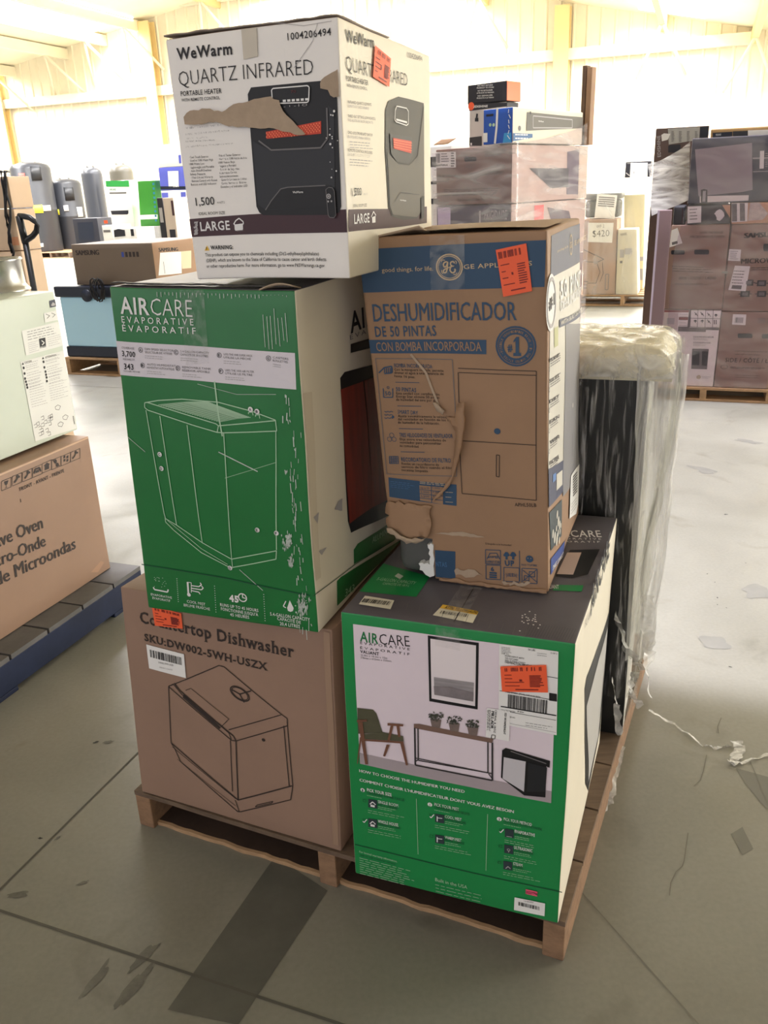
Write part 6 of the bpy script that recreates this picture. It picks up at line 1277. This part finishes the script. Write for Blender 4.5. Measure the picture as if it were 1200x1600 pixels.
def pix(P):
    v = Vector(P)-EYE; z = v.dot(FWD); return (600+FPX*v.dot(RT)/z, 800-FPX*v.dot(UP)/z)
E0 = Vector((TC.x, TC.y, ztt))+TL_*(bw+.012)
while pix(E0)[0] < 790: E0 += TBk*.01
ew = (onpl(733, 215, E0, nT)-E0).dot(TL_); zmid = onpl(760, 162, E0, nT).z; ztp = onpl(790, 126, E0, nT).z
def perched(P, w, d, h, mats, seed, name, label, cat):
    Zh = Vector((0, 0, h)); l = P+TL_*w; dd = TBk*d
    B = Carton([[[l, l+Zh], [l+dd, l+dd+Zh]], [[P, P+Zh], [P+dd, P+dd+Zh]]], r=.005, seed=seed, bulge=.002); B.shell(mats, 6); return B, thing(name, B.base(), label, cat)
B, t = perched(E0, ew, .12, zmid-ztt, {'*': DK, 'front': mat('soft_grey_print', srgb(206, 200, 196), .5)}, 54, 'carton', 'grey light fixture carton standing behind the slim blue carton on the wrapped tower', 'box'); F = B.face['front']
F.quad(Z6(335, 222), Z6(590, 215), Z6(590, 240), Z6(335, 272), DK, 3, clamp=False); F.text('EDISHINE', Z6(365, 250), Z6(460, 246), Z6(365, 236), WHITE, .03, 4); F.disc(Z6(350, 240), .02, ORANGE, 4); F.poly([Z6(376, 318), Z6(398, 318), Z6(398, 342), Z6(374, 342)], DK, 4); F.line([Z6(386, 318), Z6(390, 290)], .012, DK, 4); F.quad(Z6(336, 450), Z6(420, 440), Z6(420, 505), Z6(336, 505), BODY3, 3); F.quad(Z6(345, 485), Z6(355, 485), Z6(355, 502), Z6(345, 502), WHITE, 4, n=1); done(B, t)
B, t = perched(E0+Vector((0, 0, zmid-ztt+.004)), ew+.01, .14, ztp-zmid-.004, {'*': DK, 'right': mat('orange_print', srgb(240, 120, 80), .5)}, 55, 'carton', 'small black carton with white return notice and an orange side, topmost on the wrapped tower', 'box'); F = B.face['front']
for k, s in enumerate(('DO NOT RETURN', 'PRODUCT TO STORE', 'NO PAS RETOURNER', 'LE PRODUIT AU MAGASIN', 'NO DEVOLVER', 'PRODUCTO A LA TIENDA')):
    y = 108+k*15+(k//2)*4; x0 = 393-(k % 2)*6; F.text(s, Z6(x0, y), Z6(x0+100+(k % 2)*14, y-6), Z6(x0, y-9), WHITE, .02, 3)
done(B, t)
# a single upturned flap on a small white carton stack at the tower's left
E1 = TC+TL_*(wl+.02)+TBk*.45; l1 = onpl(664, 300, E1, nT); 
PW = Vector((l1.x, l1.y, 0)); ww = .20
Zh = Vector((0, 0, onpl(665, 230, E1, nT).z)); dd = TBk*.3
B = Carton([[[PW, PW+Zh], [PW+dd, PW+dd+Zh]], [[PW-TL_*ww, PW-TL_*ww+Zh], [PW-TL_*ww+dd, PW-TL_*ww+dd+Zh]]], r=.005, seed=60); B.shell({'*': WB}, 6); F = B.face['front']
t = thing('carton', B.base(), 'tall white carton with dark slots and an open tan flap, left of the wrapped tower', 'box')
for za, zb2 in ((.965, .93), (.88, .87), (.82, .80), (.71, .69), (.66, .62)): F.rect(('u', .05, za), ('u', .95, zb2), DK, 3, n=2)
done(B, t)
mb = MB(); p0 = PW+Zh-TL_*.02+dd*.3
mb.sheet(lambda u, v: p0-TL_*(.11*u-.02+.05*v)+Vector((0, 0, .03*v+.012))+TBk*.02*v, 6, 3, KRAFT); mb.build('flap', t, solid=.004)
# stretch film round the tower
SF = film('mauve_stretch_film', (.90, .84, .88), .10, .50, 4, (.7, .7, 3.2), .2)
def filmsheet(pts_fn, nu, nv, m, name, label, amp=.006):
    mb = MB()
    def g(u, v): P = pts_fn(u, v); return P+noise.noise_vector(P*5)*amp
    mb.sheet(g, nu, nv, m); o = mb.build(name); tag(o, label, 'plastic film'); return o
oT = -(TL_+TBk)*.012
def tw(u, v):
    zt0 = zt-.0; zlo = .16
    if u < .5:
        s = 1-u*2; base = TC+TL_*(wl+.01)*s-TBk*.018; top = zt0+.012-(.03*s)
    else:
        s = (u-.5)*2; base = TC+TBk*(wr+.02)*s-TL_*.018; top = zt0+.012+(.13*s*s)
    return Vector((base.x, base.y, zlo+(top-zlo)*v))
filmsheet(tw, 48, 30, SF, 'stretch_film', 'clear stretch film wrapped round the tower of brown cartons behind the dehumidifier carton')
# tall slim cartons standing on the back end of the tower
G0 = TC+TBk*(wr*.93)-TL_*.03; G0.z = zt+.004
h1 = onpl(925, 101, G0, nT).z-G0.z
for (o_, w_, nm, mm, hh) in ((.034, .024, 'slim dark brown slat carton standing on end atop the wrapped tower', mat('umber_board', srgb(96, 74, 56), .6), h1), (.0, .030, 'slim tan slat carton standing on end atop the tower, right of the dark one', KRAFT, h1-.01)):
    P = G0+TL_*o_; l, r = P+TL_*w_, P; Zh = Vector((0, 0, hh)); dd = TBk*.05
    B = Carton([[[l, l+Zh], [l+dd, l+dd+Zh]], [[r, r+Zh], [r+dd, r+dd+Zh]]], r=.002, bulge=.0005, seed=70); B.shell({'*': mm}, 5); t = thing('slat_carton', B.base(), nm, 'box'); done(B, t)

# ================================================================== pallet with the $420 sign
Z8 = zoomer(900, 230, 4)
K0 = onz(910, 478, 0); KP = .13
kp = onz(1008, 476, 0)
pallet('wooden_pallet', K0+DL*.12, -DL, DB, 1.15, 1.0, KP, 'light wooden pallet under the cartons with the price sign', (WOOD, WOOD, WOOD), 6, 3, seed=31)
KB = K0+DB*.03
SKT = mat('rosy_kraft', srgb(172, 142, 122), .6, var=.04, scale=3)
B, t = bgbox('carton', 'brown carton with a line sketch, below the handwritten price sign', 'box', Z8(45, 452), Z8(258, 450), Z8(243, 930), Z8(40, 925), 0, .5, {'*': SKT}, KP+.003, pl=KB); F = B.face['front']; KTOP = B.c[0][0][1].z
F.line([Z8(48, 640), Z8(90, 660), Z8(175, 700), Z8(130, 720), Z8(60, 715)], .008, INKB, 3); F.line([Z8(130, 722), Z8(150, 780), Z8(125, 850), Z8(70, 850)], .006, INKB, 3); F.line([Z8(165, 720), Z8(170, 790), Z8(150, 840)], .006, INKB, 3); F.line([Z8(185, 795), Z8(205, 793), Z8(200, 890), Z8(182, 892)], .008, GREY, 3, closed=True); F.rules(Z8(50, 840), Z8(75, 840), Z8(50, 880), 3, INKB, .01, 3); done(B, t)
mb = MB(); F.quad(Z8(75, 472), Z8(236, 472), Z8(226, 597), Z8(72, 592), PAPER, 12, mb, 4, clamp=False)
F.text('WF 2', Z8(128, 506), Z8(178, 502), Z8(128, 486), GREY, -.01, 13, mb); F.text('$420', Z8(104, 560), Z8(208, 556), Z8(102, 520), INK, -.015, 13, mb); mb.build('price_sign', t)
B, t = bgbox('carton', 'white carton with small dark labels, right of the brown sketch carton', 'box', Z8(262, 535), Z8(382, 490), Z8(385, 930), Z8(247, 925), 0, .4, {'*': WHB}, KP+.003, pl=KB-DB*.01); F = B.face['front']
F.rect(Z8(305, 632), Z8(350, 670), LGREY, 4, n=1); F.rect(Z8(275, 640), Z8(300, 690), LGREY, 4, n=1); F.text('WARNING', Z8(278, 556), Z8(318, 548), Z8(278, 540), GREY, .02, 3); F.rect(Z8(275, 710), Z8(290, 725), GREY, 4, n=1); done(B, t)
B, t = bgbox('carton', 'pale carton at the back right of the pallet with the price sign', 'box', Z8(300, 300), Z8(432, 290), Z8(415, 930), Z8(300, 925), 0, .35, {'*': mat('pale_yellow_board', srgb(224, 216, 180), .5)}, KP+.003, pl=KB+DB*.45); F = B.face['front']; F.rect(Z8(385, 685), Z8(420, 710), LGREY, 4, n=1); F.rect(Z8(400, 760), Z8(418, 830), LGREY, 4, n=1); done(B, t)
gc = onpl(*Z8(170, 400), KB+DB*.22, DB); gz = KTOP+.014
t = thing('grill', Vector((gc.x, gc.y, gz)), 'round-topped dark grill body on the brown sketch carton, behind a taped paper sheet', 'grill')
mb = MB(); gw = (onpl(*Z8(305, 300), gc, DB)-onpl(*Z8(65, 300), gc, DB)).length; gh = onpl(*Z8(170, 282), gc, DB).z-gz
mb.box(Vector((gc.x, gc.y, gz))+DL*gw*.45-DB*.1, -DL*gw*.9, DB*.3, (0, 0, gh*.7), mat('dark_grey_metal', srgb(72, 74, 72), .4)); mb.build('body', t, bevel=.03, bseg=4)
mb = MB(); mb.box(Vector((gc.x, gc.y, gz+gh*.72))+DL*gw*.5-DB*.13, -DL*gw, DB*.36, (0, 0, gh*.28), mat('mid_grey_metal', srgb(98, 100, 98), .4)); mb.build('lid', t, bevel=.05, bseg=4)
mb = MB(); pp = [onpl(*Z8(x, y), gc-DB*.16, DB) for x, y in ((133, 292), (258, 300), (240, 448), (115, 440))]; mb.add(pp, [(3, 2, 1, 0)], PAPER)
for k in range(5): a, b = pp[0]+(pp[3]-pp[0])*(.1+.09*k), pp[1]+(pp[2]-pp[1])*(.1+.09*k); dv = -DB*.004; hz_ = Vector((0, 0, -.012)); mb.add([a*.9+b*.1+dv, a*.1+b*.9+dv, a*.1+b*.9+dv+hz_, a*.9+b*.1+dv+hz_], [(3, 2, 1, 0)], GREY)
mb.build('paper_sheet', t, solid=.003)
YF = film('pale_stretch_film', (.97, .95, .90), .10, .42, 3, (1.5, 1.5, .6), .25)
ka, kb2 = onpl(912, 295, KB-DB*.03, DB), onpl(1009, 288, KB-DB*.03, DB)
filmsheet(lambda u, v: (lambda b: Vector((b.x, b.y, KP+(ka.z-KP)*v)))((ka+(kb2-ka)*u)) if u <= 1 else None, 20, 30, YF, 'stretch_film', 'pale stretch film over the front of the cartons behind the price sign')
# big white carton beyond, with a black-edged label
B, t = bgbox('carton', 'white carton with a black panel and a large white label, behind the price sign cartons', 'box', Z8(75, 195), Z8(460, 195), Z8(450, 560), Z8(80, 560), 12.4, .6, {'*': WB}, 0); F = B.face['front']; WT = B.c[0][0][1].z; done(B, t)
B, t = bgbox('carton', 'black electronics carton with a white label, topmost behind the price sign', 'box', Z8(312, 88), Z8(470, 90), Z8(465, 198), Z8(303, 196), 0, .4, {'*': DK}, WT+.004, pl=B.c[0][0][1]+DB*.02); F = B.face['front']; F.quad(Z8(342, 98), Z8(448, 97), Z8(446, 190), Z8(337, 188), WHITE, 5); F.text('1', Z8(360, 165), Z8(364, 165), Z8(360, 150), GREY, .02, 6); F.text('EDISHINE', Z8(318, 104), Z8(340, 104), Z8(318, 99), LGREY, .02, 5); F.line([Z8(312, 160), Z8(335, 178)], .01, LGREY, 5); done(B, t)

# ================================================================== wrapped pallet at the right edge
Z9 = zoomer(1000, 190, 6); Z10 = zoomer(1000, 400, 6)
R0 = onz(1079, 626, 0); RP = R0+DB*.02; QZ = .13
zq_ = onpl(1080, 604, RP, DB).z
pallet('wooden_pallet', R0+DL*.35, -DL, DB, 1.25, 1.1, zq_, 'light wooden pallet under the wrapped microwave cartons on the right', (WOOD, WOOD, WOOD), 6, 4, seed=41)
MK = mat('dim_kraft', srgb(152, 126, 112), .6, var=.05, scale=4); GP_ = 'cartons in the wrapped pallet on the right'
def rb(name, label, TLp, TRp, BRp, BLp, depth, mats, z0, dy=0, seed=0): return bgbox(name, label, 'box', TLp, TRp, BRp, BLp, 0, depth, mats, z0, pl=RP+DB*dy, group=GP_, seed=seed, n=6)
def pill(F, x, y, w, h, zf): F.poly([zf(x-w/2, y-h*.2), zf(x-w/2+6, y-h/2), zf(x+w/2-6, y-h/2), zf(x+w/2, y-h*.2), zf(x+w/2, y+h*.2), zf(x+w/2-6, y+h/2), zf(x-w/2+6, y+h/2), zf(x-w/2, y+h*.2)], DK, 3)
z0 = zq_+.003
B, t = rb('carton', 'white carton with a black tower picture, at the bottom left of the right wrapped pallet', Z10(160, 503), Z10(765, 507), Z10(682, 1228), Z10(100, 1220), .5, {'*': WHITEB}, z0); F = B.face['front']; za = B.c[0][0][1].z
F.quad(Z10(190, 505), Z10(460, 505), Z10(455, 528), Z10(185, 528), mat('rose_print', srgb(150, 100, 96), .5), 3); F.poly([Z10(460, 505), Z10(480, 505), Z10(465, 670), Z10(752, 676), Z10(750, 696), Z10(620, 692), Z10(615, 712), Z10(355, 706), Z10(358, 662), Z10(445, 664)], GREY, 3); F.rect(Z10(365, 572), Z10(448, 600), mat('rose_print', (.3, .1, .1), .5), 3); F.rules(Z10(370, 545), Z10(445, 548), Z10(368, 650), 5, LGREY, .003, 3)
F.line([Z10(478, 500), Z10(768, 505), Z10(752, 672), Z10(468, 664)], .003, GREY, 3, closed=True); F.line([Z10(474, 582), Z10(760, 588)], .003, GREY, 3)
for k in range(1, 4): F.line([Z10(474+k*71, 502+k), Z10(466+k*71, 666+k)], .003, GREY, 3)
for k, (x, y) in enumerate([(518, 610), (583, 610), (645, 615), (705, 620), (525, 545), (583, 545), (645, 550), (712, 555)]):
    if k in (0, 1, 7): F.poly([Z10(x-18, y), Z10(x, y-14), Z10(x+18, y), Z10(x+4, y+4), Z10(x+3, y+16), Z10(x-3, y+16), Z10(x-4, y+4)], DK, 3)
    elif k == 3: F.line([Z10(x-9, y-22), Z10(x-9, y+20)], .005, DK, 3); F.line([Z10(x+9, y-22), Z10(x+9, y+20)], .005, DK, 3)
    else: F.line([Z10(x-16, y-18), Z10(x+6, y+2), Z10(x+16, y+18)], .004, GREY, 3); F.disc(Z10(x, y), .006, GREY, 3)
for k, s in enumerate(('DEHUMIDIFICADOR', 'DESHUMIDIFICATEUR')): F.text(s, Z10(500, 765+k*54), Z10(690-30*k, 768+k*54), Z10(500, 750+k*54), GREY, .02, 3); F.rules(Z10(500, 775+k*54), Z10(645, 778+k*54), Z10(500, 785+k*54), 2, LGREY, .0035, 3)
F.poly([Z10(490, 868), Z10(645, 872), Z10(628, 1062), Z10(480, 1058)], GREY, 3); F.poly([Z10(490, 890), Z10(560, 892), Z10(555, 1025), Z10(485, 1022)], DK, 4); F.poly([Z10(583, 893), Z10(638, 895), Z10(625, 1030), Z10(578, 1026)], DK, 4); F.disc(Z10(550, 1135), .014, mat('gold_seal', srgb(180, 160, 130), .5), 3); F.rules(Z10(580, 1130), Z10(668, 1134), Z10(580, 1142), 2, LGREY, .003, 3); F.poly([Z10(215, 530), Z10(360, 535), Z10(350, 690), Z10(210, 690)], mat('pale_kitchen_print', srgb(210, 196, 192), .5), 4); F.poly([Z10(170, 658), Z10(305, 668), Z10(300, 695), Z10(165, 690)], DK, 5); F.rect(Z10(255, 580), Z10(320, 640), LGREY, 5); done(B, t)
B, t = rb('carton', 'brown carton reading SIDE / COTE, at the bottom right of the right wrapped pallet', Z10(770, 516), Z10(1500, 530), Z10(1410, 1260), Z10(690, 1235), .5, {'*': MK}, z0); F = B.face['front']; zbb = B.c[0][0][1].z
pill(F, 985, 748, 138, 42, Z10); pill(F, 1210, 752, 138, 42, Z10); F.text('SIDE / CÔTÉ / LADO', Z10(798, 992), Z10(1330, 1005), Z10(798, 955), INKB, .01, 3); F.rules(Z10(845, 1040), Z10(1180, 1052), Z10(845, 1050), 2, INKB, .003, 3); F.disc(Z10(790, 1040), .014, INKB, 3, r0=.012, asp=1.6); F.rules(Z10(890, 890), Z10(1200, 900), Z10(888, 920), 2, INKB, .0025, 3); F.rules(Z10(890, 1115), Z10(1150, 1125), Z10(890, 1135), 2, INKB, .002, 3); F.text('OVER-THE', Z10(1098, 630), Z10(1240, 634), Z10(1098, 580), GREY, .0, 3)
mb = MB(); F.quad(Z10(872, 545), Z10(997, 548), Z10(988, 648), Z10(862, 642), PAPER, 4, mb, 2); F.quad(Z10(905, 575), Z10(970, 577), Z10(965, 628), Z10(900, 625), LGREY, 5, mb, 1); F.bars(Z10(892, 575), Z10(912, 625), GREY, 6, mb, 6); done(B, t); mb.build('label', t)
B, t = rb('carton', 'brown microwave carton with two hand holes, right above the white tower-picture carton', Z9(298, 978), Z9(848, 955), Z10(768, 500), Z10(185, 490), .5, {'*': MK}, za+.003); F = B.face['front']; zc = B.c[0][0][1].z
pill(F, 355, 1226, 128, 40, Z9); pill(F, 578, 1223, 140, 44, Z9); F.text('OVER-THE-RANGE', Z9(560, 1052), Z9(780, 1050), Z9(560, 1030), INKB, .0, 3); F.text('MICROWAVE OVEN', Z9(470, 1092), Z9(790, 1088), Z9(470, 1070), INKB, .0, 3); F.text('SIDE / COTE / LADO', Z10(365, 218), Z10(710, 218), Z10(365, 195), INKB, .01, 3); F.rules(Z10(300, 95), Z10(690, 108), Z10(310, 140), 3, INKB, .003, 3); F.rules(Z10(330, 260), Z10(690, 262), Z10(330, 268), 2, INKB, .002, 3)
mb = MB(); F.quad(Z9(296, 1018), Z9(352, 996), Z9(398, 1140), Z9(275, 1180), PAPER, 4, mb, 2); F.quad(Z9(298, 1132), Z9(350, 1118), Z9(354, 1142), Z9(302, 1158), GREY, 5, mb, 1); done(B, t); mb.build('label', t)
B, t = rb('carton', 'brown carton with large black maker lettering, second from the bottom at the right edge', Z9(858, 985), Z9(1600, 930), Z10(1505, 528), Z10(770, 510), .5, {'*': MK}, zbb+.003); F = B.face['front']; zd = B.c[0][0][1].z
F.text('SAMSUNG', Z9(978, 1092), Z9(1330, 1075), Z9(978, 1046), INKB, .06, 3); F.text('MICROWAVE', Z9(948, 1332), Z9(1390, 1318), Z9(948, 1286), INKB, .03, 3); pill(F, 1220, 1180, 130, 70, Z9); F.rules(Z9(1040, 1372), Z9(1300, 1368), Z9(1040, 1390), 2, INKB, .004, 3)
for x, y in ((985, 355), (1020, 250), (1140, 355), (1140, 255)): F.rect(Z10(x-40, y-28), Z10(x+40, y+28), BODY3, 3); F.line([Z10(x-62, y), Z10(x+62, y)], .005, BODY3, 3); F.rect(Z10(x-24, y-16), Z10(x+24, y+16), GREY, 4)
mb = MB(); F.quad(Z9(835, 1195), Z9(948, 1200), Z9(938, 1308), Z9(822, 1302), PAPER, 4, mb, 2); F.rules(Z9(845, 1215), Z9(930, 1218), Z9(842, 1285), 5, GREY, .004, 5, mb); F.quad(Z10(890, 90), Z10(1032, 96), Z10(990, 330), Z10(828, 318), PAPER, 4, mb, 2); F.rules(Z10(880, 140), Z10(1000, 145), Z10(860, 250), 5, GREY, .005, 5, mb); F.quad(Z10(865, 272), Z10(955, 276), Z10(948, 312), Z10(855, 306), GREY, 5, mb, 1); done(B, t); mb.build('label', t)
ze = max(zc, zd)
B, t = rb('carton', 'low dark carton with a torn white label, above the microwave carton with hand holes', Z9(445, 790), Z9(848, 780), Z9(848, 950), Z9(440, 960), .5, {'*': mat('dark_slate_print', srgb(66, 66, 72), .5)}, zc+.003, seed=3); F = B.face['front']; zf1 = B.c[0][0][1].z
F.poly([Z9(700, 870), Z9(715, 840), Z9(750, 815), Z9(790, 845), Z9(790, 890), Z9(755, 930), Z9(715, 915)], PAPER, 4, jag=.006); F.poly([Z9(770, 780), Z9(850, 780), Z9(850, 905)], mat('peach_board', srgb(206, 160, 126), .6), 3); mb = MB(); F.quad(Z9(447, 796), Z9(575, 792), Z9(572, 945), Z9(445, 955), PAPER, 4, mb, 2); F.rules(Z9(465, 825), Z9(550, 820), Z9(465, 915), 4, GREY, .006, 5, mb); done(B, t); mb.build('label', t)
B, t = rb('carton', 'low pale carton with two dark slots, right of the low dark carton', Z9(856, 770), Z9(1500, 740), Z9(1520, 940), Z9(856, 975), .5, {'*': mat('peach_board', srgb(206, 160, 126), .6)}, zd+.003, seed=4); F = B.face['front']
F.quad(Z9(858, 700), Z9(1015, 695), Z9(1005, 935), Z9(856, 945), WHITEB, 3); F.rect(Z9(862, 770), Z9(910, 935), GREY, 4); F.rect(Z9(935, 765), Z9(985, 930), GREY, 4); F.poly([Z9(1030, 700), Z9(1140, 690), Z9(1120, 760), Z9(1200, 860), Z9(1150, 920), Z9(1010, 930)], mat('crumpled_white_paper', srgb(200, 186, 176), .6, var=.2, scale=40), 4); done(B, t); zf2 = B.c[0][0][1].z
B, t = rb('carton', 'large dark slate carton with a pale grey panel, topmost on the right wrapped pallet', Z9(488, 186), Z9(1500, 80), Z9(1500, 735), Z9(445, 785), .55, {'*': mat('slate_carton', srgb(64, 68, 82), .5)}, max(zf1, zf2)+.003, seed=5); F = B.face['front']; ztopR = B.c[0][0][1].z
F.poly([Z9(516, 262), Z9(1050, 198), Z9(1055, 640), Z9(960, 660), Z9(548, 700)], mat('grey_silver_panel', srgb(160, 152, 156), .5), 3); F.poly([Z9(560, 700), Z9(1020, 690), Z9(1015, 740), Z9(560, 760)], WHITEB, 4); F.poly([Z9(570, 640), Z9(600, 632), Z9(632, 640), Z9(632, 760), Z9(600, 772), Z9(572, 765)], DK, 5); F.rect(Z9(590, 650), Z9(612, 750), LGREY, 6); F.rect(Z9(1125, 275), Z9(1160, 440), PAPER, 4); F.rules(Z9(1175, 300), Z9(1200, 298), Z9(1175, 420), 7, LGREY, .004, 4); F.line([Z9(1055, 345), Z9(1210, 340)], .008, LGREY, 4); F.line([Z9(1060, 470), Z9(1210, 465)], .004, LGREY, 4); done(B, t)
B, t = rb('carton', 'small dark carton beside the low dark one, upper left on the right wrapped pallet', Z9(318, 800), Z9(422, 795), Z9(420, 960), Z9(305, 972), .4, {'*': mat('dark_slate_print', srgb(66, 66, 72), .5)}, zc+.003, seed=6, dy=.02); F = B.face['front']; F.line([Z9(400, 810), Z9(395, 950)], .006, MAROON, 4); done(B, t)
# tall flat carton standing on end at the left of the stack
B, t = rb('slat_carton', 'tall flat mauve carton standing on end at the left of the right wrapped pallet', Z9(165, 828), Z9(300, 832), Z10(160, 725), Z10(15, 722), 0.08, {'*': mat('mauve_board', srgb(132, 110, 116), .5)}, .004, dy=-.13, seed=7); F = B.face['front']; F.quad(('u', .0, 1), ('u', .16, 1), ('u', .12, 0), ('u', .0, 0), mat('pale_mauve_edge', srgb(200, 190, 214), .4), 2); done(B, t)
# cartons lying at the back on top
B, t = bgbox('carton', 'brown, grey and blue carton standing behind the top of the right wrapped pallet', 'box', Z9(150, 65), Z9(650, 35), Z9(655, 900), Z9(130, 900), 0, .3, {'*': mat('umber_print', srgb(84, 66, 58), .5, var=.1, scale=8)}, zq_+.003, pl=RP+DB*.62); F = B.face['front']
F.quad(Z9(262, 58), Z9(562, 48), Z9(556, 170), Z9(270, 215), mat('grey_text_panel', srgb(176, 176, 172), .5), 3); F.quad(Z9(566, 45), Z9(652, 38), Z9(650, 190), Z9(556, 190), NAVY, 3); F.poly([Z9(265, 230), Z9(290, 218), Z9(380, 215), Z9(380, 290), Z9(265, 290)], DK, 4); F.poly([Z9(200, 125), Z9(225, 110), Z9(285, 115), Z9(260, 170), Z9(205, 185)], PAPER, 4)
for x in (315, 385, 460, 535): F.rules(Z9(x-20, 95), Z9(x+8, 94), Z9(x-20, 185), 8, GREY, .005, 4)
F.text('EDISHINE', Z9(195, 330), Z9(190, 130), Z9(165, 330), LGREY, .02, 4); done(B, t)
bpy.data.objects[t.name].name = 'carton'
B, t = bgbox('carton', 'shallow open tan tray carton at the back on top of the right wrapped pallet', 'box', Z9(665, 72), Z9(1500, 25), Z9(1500, 150), Z9(660, 190), 0, .3, {'*': mat('tan_tray', srgb(186, 150, 100), .6)}, ztopR+.004, pl=RP+DB*.25); F = B.face['front']; F.quad(Z9(682, 105), Z9(865, 95), Z9(865, 190), Z9(682, 190), NAVY, 3); F.quad(Z9(870, 92), Z9(1010, 85), Z9(1010, 190), Z9(870, 190), BODY3, 3); F.quad(Z9(1012, 82), Z9(1400, 66), Z9(1400, 190), Z9(1012, 190), WHITEB, 3); F.text('MICROWAVE', Z9(710, 135), Z9(760, 132), Z9(710, 115), WHITE, .02, 4); done(B, t)
# its stretch film: front and a slanting sheet at the upper left
SF2 = film('violet_stretch_film', (.80, .73, .80), .06, .30, 3, (.9, .9, 2.2), .18)
fa = lambda x, y, dy=-.03: onpl(x, y, RP+DB*dy, DB)
def rfilm(u, v):
    bl, br, tl, tr = fa(1020, 600), fa(1235, 612), fa(1079, 219), fa(1250, 203)
    z = bl.z+(tl.z+.004-bl.z)*v; b = bl+(br-bl)*u; return Vector((b.x, b.y, z))
tlx = fa(1079, 219); 
def rfilm(u, v):
    l0, r0 = fa(1046, 603), fa(1235, 612); l1 = fa(1081, 219); r1 = fa(1250, 203)
    l0.z = zq_+.01
    vv = v; left = Vector((l1.x, l1.y, 0)) if v > .62 else Vector((fa(1045, 480).x, fa(1045, 480).y, 0))
    if .55 < v <= .75: k = (v-.55)/.2; A = fa(1045, 480); left = Vector((A.x, A.y, 0))*(1-k)+Vector((l1.x, l1.y, 0))*k
    right = Vector((r1.x, r1.y, 0)); b = left+(right-left)*u
    return Vector((b.x, b.y, l0.z+(l1.z+.012-l0.z)*v))
filmsheet(rfilm, 40, 40, SF2, 'stretch_film', 'violet tinted stretch film over the front of the microwave cartons on the right', .005)
def sfilm(u, v):
    a, b = fa(1079, 221), fa(1074, 312); c_, d = fa(1012, 258, .30), fa(1018, 338, -.02)
    P = (a*(1-u)+c_*u)*(1-v)+(b*(1-u)+d*u)*v; return P+DB*(.03*math.sin(u*3.14)*v)+Vector((0, 0, -.02*math.sin(3.1*u)*(1-v)))
filmsheet(sfilm, 40, 24, film('creased_violet_film', (.88, .84, .90), .25, .75, 5, (.8, .8, 4.5), .2), 'stretch_film', 'slanting creased stretch film at the upper left corner of the right wrapped pallet', .012)
